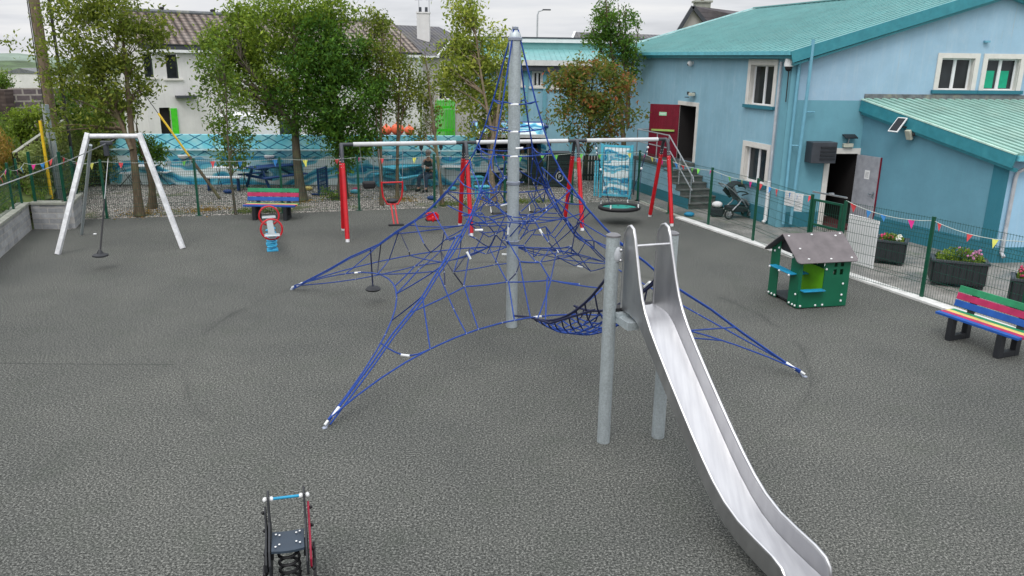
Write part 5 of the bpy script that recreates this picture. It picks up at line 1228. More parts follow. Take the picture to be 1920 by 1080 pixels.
# pushchair
q=thing('pushchair','black folding pushchair with raised hood parked against the hall wall','pushchair',(6.70,23.42,0),rad(14))
pr=.10
b=MB()
def wheel(c,r):
    w=MB(); w.tube([(c[0]+r*math.cos(t),c[1],c[2]+r*math.sin(t)) for t in [k*2*math.pi/18 for k in range(18)]],.026,7,closed=True); o=w.build('wheel',M['black'],q,smooth=True)
    h=MB(); h.lathe(c,[(.01,-.03),(.05,-.03),(.05,.03),(.01,.03)],10,M=Matrix.Rotation(rad(90),3,'X'))
    for k in range(5): h.bar(c,(c[0]+(r-.02)*math.cos(k*1.257),c[1],c[2]+(r-.02)*math.sin(k*1.257)),.018)
    h.build('hub',M['silver'],o)
wheel((-.38,-.27,.15),.13); wheel((-.38,.27,.15),.13); wheel((.38,-.18,.11),.09); wheel((.38,.18,.11),.09)
b=MB()
for y in (-.24,.24): b.tube([(-.38,y,.15),(-.05,y*.9,.45),(.02,y*.9,.58)],.018,7); b.tube([(.38,y*.75,.12),(.10,y*.9,.50),(-.30,y*.95,.85),(-.52,y*.95,1.0)],.016,7)
b.tube([(-.52,-.228,1.0),(-.56,-.15,1.03),(-.56,.15,1.03),(-.52,.228,1.0)],.022,8)
b.build('frame',M['silver'],q,smooth=True)
b=MB(); b.box((0,0,.27),(.58,.40,.16),taper=1.1); b.build('basket',M['dkfab'],q,bevel=.03)
b=MB(); b.bar((-.22,0,.92),(-.02,0,.52),.40,.06,up=(0,1,0)) if False else None
b.prism([(-.30,.95),(-.24,.98),(-.02,.58),(.22,.56),(.34,.40),(.30,.36),(.18,.50),(-.06,.52)],(0,-.19,0),(1,0,0),(0,0,1),(0,.38,0)); b.build('seat',M['greyfab'],q,bevel=.02)
b=MB(); N=9
for k in range(N+1):
    a=rad(150-k*125/N); rr=.32
    for t in range(9):
        yy=-.20+.40*t/8; bulge=1-.22*(abs(t-4)/4)**3
        b.v.append((-.10+rr*math.cos(a)*bulge,yy,.78+rr*math.sin(a)*bulge))
for k in range(N):
    for t in range(8): b.f.append((k*9+t,k*9+t+1,k*9+10+t,k*9+9+t)); b.mi.append(0)
o=b.build('hood',M['dkfab'],q,smooth=True); md2=o.modifiers.new('s','SOLIDIFY'); md2.thickness=.02
b=MB(); b.tube([(.02,-.21,.70),(.22,-.21,.74),(.26,0,.75),(.22,.21,.74),(.02,.21,.70)],.02,8); b.build('bumper_bar',M['black'],q,smooth=True)
for sy in (-1,1):
    b=MB(); b.prism([(-.40,.80),(-.16,.56),(-.02,.60),(-.30,.90)],(0,sy*.205,0),(1,0,0),(0,0,1),(0,.01,0)); b.build('hood_side',M['dkfab'],q)
q=tag(MB().ball((0,0,0),.13,10,sz=(1.25,1,.75)).build('folded_blanket',M['paper'],smooth=True),'white bundle resting in front of the pushchair wheels','blanket'); q.location=(6.15,23.55,.36)
q=thing('cool_bag','grey bag on the ground under the white bundle beside the pushchair','bag',(6.15,23.55,0)); MB().box((0,0,.13),(.36,.26,.26)).build('bag_body',M['dkfab'],q,bevel=.05); MB().tube(arc((0,0,.24),.10,0,180,8),.012,6).build('strap',M['black'],q)
# ============================================================ yard furniture
def picnic_table(lab,m,loc,rz,L=1.5):
    q=thing('picnic_table',lab,'picnic table',loc,rz)
    for k in range(5):
        pass
    b=MB()
    for k in range(5): b.box((0,-.30+k*.15,.74),(L,.138,.04))
    b.build('tabletop',m,q,bevel=.004)
    for s in (-1,1):
        b=MB()
        for k in range(2): b.box((0,s*(.62+k*.135),.45),(L,.125,.04))
        b.build('seat',m,q,bevel=.004)
    for x in (-L*.36,L*.36):
        b=MB(); b.bar((x,-.28,.72),(x,-.70,.0),.09,.05,up=(1,0,0)); b.bar((x+.001,.28,.72),(x+.001,.70,.0),.09,.05,up=(1,0,0)); b.box((x+.05,0,.40),(.045,1.5,.09)); b.box((x+.05,0,.69),(.045,.72,.07)); b.bar((x+.05,0,.40),(x*.25,0,.70),.05,.07); b.build('frame',m,q)
    return q
p=G(510,352); picnic_table('navy blue picnic table on the gravel behind the far rainbow bench',M['navy'],(p.x,p.y+.25,0),rad(52),1.8)
p=G(762,352); picnic_table('light blue picnic table on the gravel where the person sits',M['cyan'],(p.x-.1,p.y+.35,0),rad(52),1.8); TBL=V((p.x,p.y+.15,0))
def bistro_chair(lab,loc,rz,grp='folding bistro chairs on the gravel'):
    q=thing('bistro_chair',lab,'chair',loc,rz,grp)
    b=MB()
    for x in (-.19,.19): b.tube([(x,.22,.0),(x,-.02,.45),(x,-.20,.86)][::1],.011,6); b.tube([(x*.9,-.24,0),(x*.9,.18,.45)],.011,6)
    b.tube([(-.19,-.24,.02),(.19,-.24,.02)],.01,5); b.build('frame',M['black'],q)
    b=MB()
    for k in range(4): b.box((0,.17-k*.11,.455),(.42,.09,.018))
    b.build('seat',M['white'],q); b=MB(); b.box((0,-.18,.80),(.42,.02,.09)); b.box((0,-.14,.69),(.42,.02,.07)); b.build('backrest',M['white'],q); return q
def bistro_table(lab,loc,rz,Lx=.75,h=.72):
    q=thing('bistro_table',lab,'table',loc,rz)
    b=MB()
    for k in range(5): b.box((0,-.26+k*.13,h),(Lx,.115,.02))
    b.build('tabletop',M['white'],q); b=MB()
    for x in (-Lx*.38,Lx*.38): b.tube([(x,-.26,0),(x,.24,h)],.012,6); b.tube([(x,.26,0),(x,-.24,h)],.012,6)
    b.build('leg',M['black'],q); return q
p=G(240,348); bistro_chair('white slatted folding chair, leftmost on the gravel, left of the twin tree trunks',(p.x,p.y,0),rad(-70))
p=G(278,348); bistro_table('white slatted folding table behind the twin tree trunks',(p.x,p.y,0),rad(10))
p=G(312,346); bistro_chair('white slatted folding chair to the right of the twin tree trunks',(p.x,p.y,0),rad(80))
p=G(436,352); bistro_table('wide white slatted folding table behind the sapling, left of the navy picnic table',(p.x,p.y,0),rad(4),1.15,.72)
bb=thing('white_bench','white slatted low bench in front of the wide folding table behind the sapling','bench',(p.x-.1,p.y-.55,0),rad(4)); MB().box((0,0,.45),(1.2,.28,.04)).build('seat',M['white'],bb); b=MB(); [b.box((x,0,.215),(.05,.24,.43)) for x in (-.5,.5)]; b.build('leg',M['navy'],bb)
p=G(850,356); bistro_table('white slatted folding table behind the seated person',(p.x,p.y+.9,0),rad(4),.95)
p=G(868,352); bistro_chair('white slatted folding chair just right of the table behind the seated person',(p.x+.1,p.y+.7,0),rad(100))
p=G(530,338); q=bistro_chair('white slatted folding chair behind the navy picnic table',(p.x,p.y+.3,0),rad(170))
# blue lattice panel
a=G(598,366); c=G(624,362); d=c-a; q=thing('lattice_screen','dark blue lattice screen standing on the gravel beside the dense tree','screen',a,math.atan2(d.y,d.x)+rad(28))
Lw=.72; b=MB()
for x in (0,Lw): b.box((x,0,.45),(.06,.06,.90))
for z in (.10,.86): b.box((Lw/2,0,z),(Lw,.05,.05))
b.build('frame',M['navy'],q); b=MB()
for k in range(7): b.box((.09+k*.09,.0,.48),(.028,.015,.74))
for k in range(6): b.box((Lw/2,.012,.18+k*.12),(Lw,.012,.028))
b.build('lattice',M['navy'],q); b=MB(); b.box((0,0,.03),(.08,.5,.05)); b.box((Lw,0,.03),(.08,.5,.05)); b.build('foot',M['navy'],q)
# painted stones and small bits
for k,(px,py,m,lab) in enumerate(((427,362,'navy','blue painted stone on the gravel right of the yellow stay guard'),(713,347,'cyan','light blue painted stone beside the light blue picnic table'),(665,362,'cyan','pale blue toy dish lying behind the left red swing legs'),(668,358,'slat_pink','crimson toy dish lying behind the left red swing legs'),(848,356,'cyan','light blue painted stone right of the seated person'),(809,374,'navy','dark blue painted stone near the back fence right of the tree trunks'),(178,440,'white','white pebble on the rubber surface near the zip line frame'),(578,356,'slat_yellow','yellow painted stone between the two thick tree trunks'),(1292,405,'shelfblue','small blue toy lying on the path beside the hall steps'))):
    g_=G(px,py); r_=.16 if m!='white' else .05; q=tag(MB().ball((0,0,r_*.35),r_,8,sz=(1,.8,.45)).build('painted_stone' if 'stone' in lab else 'small_toy' if 'toy' in lab else 'pebble',M[m],smooth=True),lab,'stone' if 'stone' in lab else 'toy' if 'toy' in lab else 'pebble'); q.location=g_
g_=G(660,343); q=thing('white_bench','long low white bench on the gravel behind the left red swing legs','bench',(g_.x,g_.y,0),rad(6)); MB().box((0,0,.40),(1.5,.30,.06)).build('seat',M['white'],q); b=MB(); [b.box((x,0,.18),(.08,.26,.37)) for x in (-.6,.6)]; b.build('leg',M['white'],q)
# cyan stools
for px,py,lab in ((905,372,'light blue low stool behind the net, left of the mast'),(893,352,'light blue crate table behind the net, further back')):
    g_=G(px,py); q=thing('low_stool',lab,'stool',g_,rad(20)); b=MB(); [b.box((0,-.16+k*.11,.40),(.48,.10,.03)) for k in range(4)]; b.build('seat',M['cyan'],q); b=MB(); [b.box((x,y,.195),(.05,.05,.385)) for x in (-.19,.19) for y in (-.16,.16)]; [b.box((0,y,.30),(.36,.03,.06)) for y in (-.16,.16)]; b.build('leg',M['cyan'],q)
# food trailer
tx0=Y(884,300,29.6).x; tx1=Y(1024,300,30.2).x
q=thing('food_trailer','wave painted food trailer with raised awning and open hatch behind the mast','trailer',(tx0,29.6,0),rad(4)); LT=tx1-tx0; 
b=MB(); b.box((LT/2,1.0,.72),(LT,2.0,.70)); b.box((LT/2,1.9,1.55),(LT,.1,.98)); b.box((.10,1.0,1.55),(.2,1.7,.98)); b.box((LT-.1,1.0,1.55),(.2,1.7,.98)); b.build('body',M['mural2'],q,bevel=.02)
b=MB(); b.box((LT/2,.95,1.0),(LT-.5,1.6,.9)) if False else b.box((LT/2,1.82,1.5),(LT-.4,.04,.8)); b.build('interior',M['darkroom'],q)
b=MB(); b.box((LT/2,1.0,2.08),(LT+.1,2.1,.10)); b.build('roof',M['navy'],q,bevel=.02)
b=MB(); b.box((LT/2,-.45,2.02),(LT-.3,1.0,.04),M=Matrix.Rotation(rad(22),3,'X')); b.build('awning',M['mural2'],q)
b=MB(); b.box((LT/2,-.93,1.83),(LT-.3,.05,.12)); b.box((LT/2,-.04,.44),(LT,.05,.07)); b.box((LT/2,-.12,1.08),(LT-.3,.28,.03)); b.build('trim',M['white'],q)
b=MB(); b.box((LT/2,.9,.30),(LT-.2,1.6,.16)); b.build('chassis',M['black'],q)
for x in (LT*.42,LT*.62):
    b=MB(); b.lathe((x,.02,.28),[(.05,-.08),(.27,-.08),(.29,-.05),(.29,.05),(.27,.08),(.05,.08)],20,M=Matrix.Rotation(rad(90),3,'X')); w=b.build('wheel',M['black'],q,smooth=True); MB().lathe((x,-.07,.28),[(.02,-.01),(.14,-.01),(.15,.01),(.02,.02)],14,M=Matrix.Rotation(rad(90),3,'X')).build('rim',M['silver'],w)
b=MB()
rn=random.Random(2)
for k in range(9): x=.4+k*(LT-.8)/8; b.box((x,.05,1.17),(.10+.08*rn.random(),.1,.14+.12*rn.random()))
b.build('counter_goods',M['pole'],q)
b=MB(); b.box((0,0,0),(.75,.05,.34)); o=tag(b.build('sign_board',M['navy']),'dark blue sign board on a post left of the trailer awning','sign'); pp=Y(918,232,28.6); o.location=pp
q2=tag(MB().tube([(pp.x+.0,pp.y+.05,0),(pp.x,pp.y+.05,pp.z+.1)],.05,8).build('timber_post',M['pole']),'thin timber post carrying the dark blue sign board','post')
# black bins
a=G(1046,348)
q=thing('compost_bin','square black plastic bin with a white circled emblem behind the net','bin',(a.x,a.y+.1,0),rad(5)); b=MB(); b.box((0,0,.58),(.86,.8,1.16),taper=.92); b.box((0,0,1.19),(.88,.8,.08)); [b.box((0,-.42+.02*k*.3,.2+.16*k),(.80,.03,.03)) for k in range(6)]; b.build('bin_body',M['blackplastic'],q,bevel=.02)
b=MB(); b.tube([(.0+.13*math.cos(t),-.435,.38+.17*math.sin(t)) for t in [k*2*math.pi/16 for k in range(16)]],.014,5,closed=True); b.build('emblem',M['white'],q)
text_obj('emblem_letter','P',.2,(0,-.44,.38),(rad(90),0,0),M['white'],q)
q=thing('wheelie_bin','tall black bin beside the circled emblem bin','bin',(a.x-.85,a.y+.35,0),rad(3)); MB().box((0,0,.52),(.52,.56,1.04),taper=1.12).build('bin_body',M['black'],q,bevel=.02); MB().box((0,.0,1.07),(.62,.66,.06)).build('lid',M['darkgrey'],q,bevel=.02)
# black picket fence with white behind
a=G(1094,338); q=thing('picket_fence','black picket fence panel between the bins and the painted gate','fence',(a.x,a.y,0),rad(6)); b=MB(); [b.box((k*.115,0,.48),(.07,.025,.96)) for k in range(7)]; b.build('picket',M['black'],q); b=MB(); [b.box((.35,.03,z),(.80,.03,.07)) for z in (.2,.75)]; b.build('rail',M['black'],q)
q=tag(MB().box((a.x+.35,a.y+.35,.45),(.8,.05,.9)).build('white_hoarding',M['whitewash']),'white panel standing behind the black picket fence','panel')
# tall painted gate
a=G(1127,372); c=G(1182,376); d=(c-a); d.z=0; q=thing('painted_gate','tall slatted gate painted with blue waves, right of the red swing legs','gate',(a.x,a.y+.25,0),math.atan2(d.y,d.x)+rad(2)); Lg=d.length
b=MB(); [b.box((x,0,.90),(.09,.07,1.80)) for x in (0,Lg)]; [b.box((Lg/2,0,z),(Lg,.05,.07)) for z in (.10,1.74)]; b.build('frame',M['cyan'],q)
b=MB(); n=7; [b.box((.08+(Lg-.16)*(k+.5)/n,-.0,.92),((Lg-.16)/n-.018,.025,1.60)) for k in range(n)]; b.build('slats',M['mural3'],q)
b=MB(); b.box((Lg+.12,.02,.8),(.05,.05,1.3)); b.build('post',M['darkgrey'],q); b=MB(); b.box((-.22,.05,.62),(.05,.03,1.2)); b.box((-.14,.05,.62),(.05,.03,1.2)); b.build('side_slat',M['cyan'],q)
# ============================================================ seated person
def skin_obj(name,verts,edges,radii,mats,parent,sub=1,root=0):
    me=bpy.data.meshes.new(name); me.from_pydata(verts,edges,[]); me.materials.append(mats); o=bpy.data.objects.new(name,me); COL.objects.link(o)
    md_=o.modifiers.new('Skin','SKIN'); sk=me.skin_vertices[0].data
    for i,r_ in enumerate(radii): sk[i].radius=(r_,r_) if not isinstance(r_,tuple) else r_; sk[i].use_root=(i==root)
    md_.use_smooth_shade=True; s=o.modifiers.new('Sub','SUBSURF'); s.levels=sub; s.render_levels=sub
    if parent is not None: o.parent=parent
    return o
pp=G(812,357); 
per=thing('person','person in dark vest and jeans sitting at the light blue picnic table with a cup','person',(pp.x-.16,pp.y+.15,0),rad(-25))
# local: faces -y. seat height .46
bv=[(0,.05,.55),(0,.05,.78),(0,.02,1.02),(0,-.0,1.11),(0,-.02,1.20),(0,-.03,1.30),
 (.17,.02,1.02),(.24,-.02,.80),(.12,-.25,.80),(-.17,.02,1.02),(-.25,0,.79),(-.08,-.25,.83),
 (.10,.0,.52),(.13,-.40,.50),(.14,-.42,.10),(.14,-.55,.05),(-.10,0,.52),(-.14,-.40,.50),(-.17,-.40,.10),(-.17,-.54,.05)]
be=[(0,1),(1,2),(2,3),(3,4),(4,5),(2,6),(6,7),(7,8),(2,9),(9,10),(10,11),(0,12),(12,13),(13,14),(14,15),(0,16),(16,17),(17,18),(18,19)]
br=[(.15,.12),(.14,.11),(.15,.10),.055,.075,.085,.065,.05,.035,.065,.05,.035,.09,.07,.045,.04,.09,.07,.045,.04]
skin_obj('body',bv,be,[.93*r if not isinstance(r,tuple) else r for r in br],M['skin'],per,2)
skin_obj('vest',[(0,.05,.54),(0,.05,.78),(0,.02,1.03),(.15,.02,1.05),(-.15,.02,1.05)],[(0,1),(1,2),(2,3),(2,4)],[(.17,.14),(.165,.135),(.17,.12),(.075,.08),(.075,.08)],M['vest'],per,2)
skin_obj('sleeve',[(.16,.02,1.02),(.245,-.02,.80),(.13,-.23,.80)],[(0,1),(1,2)],[.075,.062,.048],M['sleeve'],per,1); skin_obj('sleeve',[(-.16,.02,1.02),(-.255,0,.79),(-.09,-.23,.825)],[(0,1),(1,2)],[.075,.062,.048],M['sleeve'],per,1)
skin_obj('trousers',[(0,.05,.55),(.10,0,.52),(.13,-.40,.50),(.14,-.42,.12),(-.10,0,.52),(-.14,-.40,.50),(-.17,-.40,.12)],[(0,1),(1,2),(2,3),(0,4),(4,5),(5,6)],[(.16,.13),.10,.085,.06,.10,.085,.06],M['denim'],per,2)
for x,y in ((.14,-.48),(-.17,-.46)): MB().box((x,y,.045),(.10,.27,.09),taper=.8).build('shoe',M['black'],per,bevel=.02)
MB().ball((0,.0,1.315),.105,10,sz=(1,1.05,.95)).build('hair',M['hair'],per,smooth=True); MB().ball((0,-.075,1.20),.055,8,sz=(1,.8,1.1)).build('beard',M['hair'],per,smooth=True)
b=MB()
for s in (-1,1): b.ball((s*.033,-.108,1.285),.009,5)
b.build('eye',M['black'],per); MB().ball((0,-.122,1.262),.016,6,sz=(.8,1,1.4)).build('nose',M['skin'],per,smooth=True)
b=MB()
for (hx,hy,hz) in ((.10,-.27,.81),(-.06,-.27,.84)):
    b.ball((hx,hy,hz),.036,8,sz=(1,.75,1.1))
    sx=-1 if hx>0 else 1
    for k in range(4): b.tube([(hx+sx*.01,hy-.02,hz+.028-k*.019),(hx+sx*.045,hy-.035,hz+.026-k*.018),(hx+sx*.062,hy-.012,hz+.024-k*.018)],[.0095,.0085,.007],6)
    b.tube([(hx+sx*.0,hy+.0,hz+.03),(hx+sx*.03,hy+.015,hz+.05)],[.011,.009],6)
b.build('hand',M['skin'],per,smooth=True)
cp=MB().lathe((0,0,0),[(.028,-.05),(.036,.05),(.030,.05),(.025,.03)],14).build('paper_cup',M['paper'],smooth=True); tag(cp,'white paper cup held by the seated person','cup'); bpy.context.view_layer.update(); cp.location=per.matrix_world@V((.02,-.30,.84))
# ============================================================ background buildings
h0=Y(262,80,38.); h1=Y(785,105,46.); h0.z=0; h1.z=0; dh=(h1-h0).normalized(); nh=V((dh.y,-dh.x,0)); HL=(h1-h0).length; WH=WallF(h0,dh,nh)
hs=thing('white_house','long white rendered house with brown tiled roof beyond the left trees','house')
def hw_(px0,px1,py0,py1): 
    a,t=WH.pix(px0,py0); c,_=WH.pix(px1,py0); _,z=WH.pix((px0+px1)/2,py1); return (a,c,z,t)
hwin=[hw_(267,284,101,145),hw_(309,331,102,147),hw_(470,492,108,148),hw_(640,660,115,150)]; hdoor=hw_(298,318,202,252); hdoor=(hdoor[0],hdoor[1],.2,hdoor[3])
b=MB(); WH.cells(b,[0,HL],[-.1,4.75],hwin+[hdoor]); b.add([WH.P(0,-.1),WH.P(0,-.1,-7),WH.P(0,4.75,-7),WH.P(0,6.3,-3.5),WH.P(0,4.75)],[(0,1,2,3,4)]); b.build('wall',M['housewhite'],hs)
for h in hwin: window(WH,*h,hs,0,mull=0,depth=.12,sill='white',fm=M['darkgrey'])
b=MB(); WH.sbox(b,hdoor[0],hdoor[1],hdoor[2],hdoor[3],-.25,-.2); b.build('doorway_interior',M['darkroom'],hs)
b=MB(); a,t=WH.pix(319,203); c,_=WH.pix(331,203); WH.sbox(b,a,c,.2,t,.02,.07); b.build('shutter',M['limegate'],hs)
b=MB(); a,t=WH.pix(328,179); c,_=WH.pix(366,179); WH.sbox(b,a,c,t-.12,t,.0,.35); b.build('canopy',M['darkgrey'],hs)
ev=WH.P(-.15,4.98,.25); eh_=WH.P(HL+.1,4.74,.25); rg0=WH.P(-.15,6.52,-3.4); rg1=WH.P(HL+.1,6.45,-3.4); ms=.46
slab_uv('roof',ev,ev.lerp(eh_,ms),rg0.lerp(rg1,ms),rg0,.08,M['tile'],hs,M['darkgrey']); slab_uv('roof',ev.lerp(eh_,ms),eh_,rg1,rg0.lerp(rg1,ms),.08,M['tile2'],hs,M['darkgrey'])
bk0=WH.P(-.15,4.7,-7.2); bk1=WH.P(HL+.1,4.7,-7.2); slab_uv('roof',bk1,bk0,rg0,rg1,.08,M['tile'],hs)
b=MB(); b.tube([rg0+V((0,0,.04)),rg1+V((0,0,.04))],.11,8); rn=random.Random(5)
b.build('ridge_tiles',M['lead'],hs)
b=MB(); b.bar(WH.P(0,4.66,.2),WH.P(HL,4.56,.2),.12,.13); b.build('gutter',M['white'],hs)
b=MB(); b.bar(WH.P(0,4.80,.18),WH.P(HL*ms,4.76,.18),.16,.16); b.build('eaves_gap',M['darkgrey'],hs)
for t in (.13,.30,.44): tag((lambda o:(setattr(o,'location',rg0.lerp(rg1,t)+V((0,0,.2))),o)[1])(MB().ball((0,0,0),.09,8,sz=(1.6,.8,.9)).ball((.12,0,.09),.05,6).build('bird',M['black'],smooth=True)),{.13:'black bird perched on the brown ridge, leftmost of three',.30:'black bird perched on the brown ridge, middle of three',.44:'black bird perched on the brown ridge, rightmost of three'}[t],'bird')
# grey house
a0=Y(790,105,46.6); a1=Y(925,108,50.); a0.z=a1.z=0; dg_=(a1-a0).normalized(); ng_=V((dg_.y,-dg_.x,0)); WGH=WallF(a0,dg_,ng_); GL=(a1-a0).length
gh=thing('grey_house','grey rendered house with slate roof, white chimney and small gable behind the green gate','house')
def gw_(px0,px1,py0,py1): a,t=WGH.pix(px0,py0); c,_=WGH.pix(px1,py0); _,z=WGH.pix((px0+px1)/2,py1); return (a,c,z,t)
gws=[gw_(826,845,116,136),gw_(823,850,167,186)]
b=MB(); WGH.cells(b,[0,GL],[-.1,4.55],gws); ga,_=WGH.pix(818,105); gb_,_=WGH.pix(868,105); b.add([WGH.P(ga,4.55,.01),WGH.P(gb_,4.55,.01),WGH.P((ga+gb_)/2,5.25,.01)],[(0,1,2)]); b.build('wall',M['housegrey'],gh)
for h in gws: window(WGH,*h,gh,.07,mull=1,depth=.1,sill='white',bot=True)
e0=WGH.P(-.5,4.6,.25); e1=WGH.P(GL+.2,4.6,.25); r0=WGH.P(-.5,6.35,-3.6); r1=WGH.P(GL*.72,6.35,-3.6); slab_uv('roof',e0,e1,r1,r0,.06,M['slate'],gh)
b=MB(); m_=(ga+gb_)/2
for s,g0 in ((1,ga),(-1,gb_)): b.bar(WGH.P(g0-.15*s,4.50,.1),WGH.P(m_,5.38,.1),.25,.07)
b.bar(e0+V((0,0,-.05)),WGH.P(ga,4.55,.25),.1,.1); b.bar(WGH.P(gb_,4.55,.25),e1+V((0,0,-.05)),.1,.1); b.build('gable_trim',M['white'],gh)
b=MB(); p=WGH.P(m_,5.36,.1); b.add([WGH.P(ga-.15,4.58,.1),p,WGH.P(m_,5.36,-2.),WGH.P(ga-.15,4.7,-.3)],[(0,1,2,3)]); b.add([WGH.P(gb_+.15,4.58,.1),p,WGH.P(m_,5.36,-2.),WGH.P(gb_+.15,4.7,-.3)],[(0,1,2,3)]); b.build('gable_roof',M['slate2'],gh)
c=Y(794,45,49); b=MB(); b.box((c.x,c.y,c.z-.2),(.72,.6,1.6)); b.box((c.x,c.y,c.z+.62),(.80,.68,.08)); ch=b.build('chimney',M['housewhite'],gh)
b=MB(); [b.lathe((c.x+dx,c.y,c.z+.64),[(.09,0),(.08,.3),(.05,.3)],10) for dx in (-.18,.18)]; b.build('chimney_pot',M['darkgrey'],ch)
for dx,lab in ((-.25,'left'),(.35,'right')):
    q=thing('tv_aerial','thin TV aerial on the white chimney, the %s one of two'%lab,'aerial',(c.x+dx,c.y,c.z+.6)); b=MB(); b.tube([(0,0,0),(0,0,.95)],.02,5); b.build('mast',M['silver'],q); b=MB()
    for k in range(5): b.tube([(-.22,-.1+k*.06,.70+.06*k),(.22,-.1+k*.06,.70+.06*k)],.012,4)
    b.build('element',M['silver'],q)
b=MB(); b.tube([WGH.P(-.05,4.5,.08),WGH.P(-.05,.2,.08)],.05,6); b.build('downpipe',M['white'],gh)
# bright green gate
a=Y(816,215,34); c=Y(853,215,34.4); d=c-a; q=thing('green_gate','bright green slatted gate in front of the grey house','gate',(a.x,a.y,0),math.atan2(d.y,d.x)); Lq=d.to_2d().length; zt=Y(830,188,34).z; b=MB(); n=13; [b.box((Lq*(k+.5)/n,0,zt/2+.15+.03*(k%2)),(Lq/n*.5,.03,zt-.3)) for k in range(n)]; b.build('slats',M['limegate'],q); b=MB(); [b.box((Lq/2,.035,z),(Lq,.04,.10)) for z in (.4,zt*.55,zt-.3)]; b.build('rail',M['limegate'],q)
q=tag(MB().box((0,0,0),(2.6,.25,2.4)).build('garden_wall',M['housegrey'],bevel=.02),'low grey rendered wall right of the bright green gate','wall'); g_=Y(890,240,34.6); q.location=(g_.x,g_.y,1.2)
# storage box with orange floats
g_=Y(748,247,32); q=tag(MB().box((0,0,0),(1.9,.9,g_.z-.15)).build('storage_box',M['darkgrey'],bevel=.03),'dark storage box behind the mural wall under orange floats','box'); q.location=(g_.x,g_.y,(g_.z-.15)/2)
for k,(dx,r_) in enumerate(((-.5,.20),(-.05,.24),(.42,.19))): 
    o=tag(MB().ball((0,0,0),r_,10,sz=(1.1,.9,1)).lathe((0,0,0),[(.05,r_*.8),(.05,r_*1.25),(.01,r_*1.3)],8).build('orange_float',M['orange'],smooth=True),'orange plastic float on the storage box, '+['left of three','middle and biggest of three','right of three'][k],'float'); o.location=(g_.x+dx,g_.y,g_.z-.15+r_)
# white van behind the trees
g_=Y(497,225,32.5); q=thing('parked_van','white van with blue stripe parked beyond the mural wall behind the trees','van',(g_.x,g_.y,0),rad(8))
b=MB(); b.prism([(-1.9,.45),(1.9,.45),(1.95,1.0),(1.35,1.25),(.95,2.15),(-1.85,2.2),(-1.95,1.9)],(0,0,0),(1,0,0),(0,0,1),(0,1.7,0)); b.build('van_body',M['white'],q,bevel=.06)
b=MB(); b.prism([(.55,1.30),(1.22,1.28),(.90,2.0),(.55,2.0)],(0,-.01,0),(1,0,0),(0,0,1),(0,.02,0)); b.build('window',M['glass'],q); b=MB(); b.box((-.3,-.008,1.15),(2.9,.012,.12)); b.build('stripe',M['slat_blue'],q)
for x in (-1.2,1.25): MB().lathe((x,.08,.33),[(.05,-.1),(.31,-.1),(.33,0),(.31,.1),(.05,.1)],18,M=Matrix.Rotation(rad(90),3,'X')).build('wheel',M['black'],q,smooth=True)
# low blue hall behind the trees
lb=thing('blue_annexe','low blue annexe with teal roof and white fascia behind the red leaved tree','building')
WB=WallF((-1.75,36.8),(1,.02),(.02,-1)); BL=9.5
def bw(px0,px1,py0,py1): a,t=WB.pix(px0,py0); c,_=WB.pix(px1,py0); _,z=WB.pix((px0+px1)/2,py1); return (a,c,z,t)
bws=[bw(1000,1016,135,162),bw(1036,1051,137,164),bw(965,978,134,160)]
b=MB(); WB.cells(b,[0,BL],[-.1,4.2],bws); b.quad(WB.P(0,-.1),WB.P(0,-.1,-6),WB.P(0,4.6,-6),WB.P(0,4.2)); b.build('wall',M['wallside'],lb)
for h in bws: window(WB,*h,lb,.05,mull=1,depth=.08,sill='white',bot=True)
b=MB(); 
for px in (986,1022,950,1075): a,_=WB.pix(px,150); WB.sbox(b,a-.09,a+.09,0,4.1,.0,.08)
b.build('pilaster',M['tealwall'],lb)
b=MB(); b.add([WB.P(-.3,4.45,.4),WB.P(BL,4.45,.4),WB.P(BL,4.95,-2.6),WB.P(-.3,4.95,-2.6)],[(0,1,2,3)]); 
for k in range(40): x=-.2+k*.24; b.bar(WB.P(x,4.46,.4),WB.P(x,4.96,-2.6),.04,.025)
b.build('roof',M['roofteal'],lb)
b=MB(); WB.sbox(b,-.35,BL,4.22,4.45,.35,.45); b.build('gutter_board',M['whitewash'],lb); b=MB(); WB.sbox(b,-.3,BL,4.0,4.22,.02,.35); b.build('soffit',M['darkgrey'],lb)
b=MB(); WB.sbox(b,-.3,BL,4.9,5.25,-3.0,-2.6); b.build('upper_panel',M['roofteal'],lb); b=MB(); WB.sbox(b,-.45,BL,5.25,5.43,-3.1,-2.5); b.build('fascia',M['white'],lb); b=MB(); WB.sbox(b,-.5,BL,5.43,5.50,-3.15,-2.48); b.build('capping',M['darkgrey'],lb)
b=MB(); b.bar(WB.P(-.4,4.3,.4),WB.P(-.4,5.3,-2.6),.12,.2); b.build('verge',M['white'],lb)
# far houses at right
g0=Y(1270,66,52); g1=Y(1352,66,52); ap=Y(1298,14,52); rd=Y(1475,24,62); 
fh=thing('far_house','dark slate house with stone chimney rising behind the teal hall roof','house')
bx=g0.x; b=MB(); e1=Y(1350,80,52); b.add([(g0.x,52,0),(e1.x,52,0),(e1.x,52,e1.z),(ap.x,52,ap.z),(g0.x,52,g0.z)],[(0,1,2,3,4)]); b.build('gable_wall',M['housegrey'],fh)
rr_=V((rd.x+4,66,ap.z-.1)); eR=V((e1.x+14,56,e1.z-.2))
slab_uv('roof',V((e1.x+.2,51.8,e1.z)),eR,rr_,V((ap.x,51.7,ap.z+.08)),.08,M['slate2'],fh)
b=MB(); b.bar((g0.x-.2,51.8,g0.z-.1),(ap.x,51.8,ap.z+.05),.2,.22); b.bar((e1.x+.1,51.8,e1.z-.1),(ap.x,51.8,ap.z+.05),.2,.22); b.build('bargeboard',M['darkgrey'],fh)
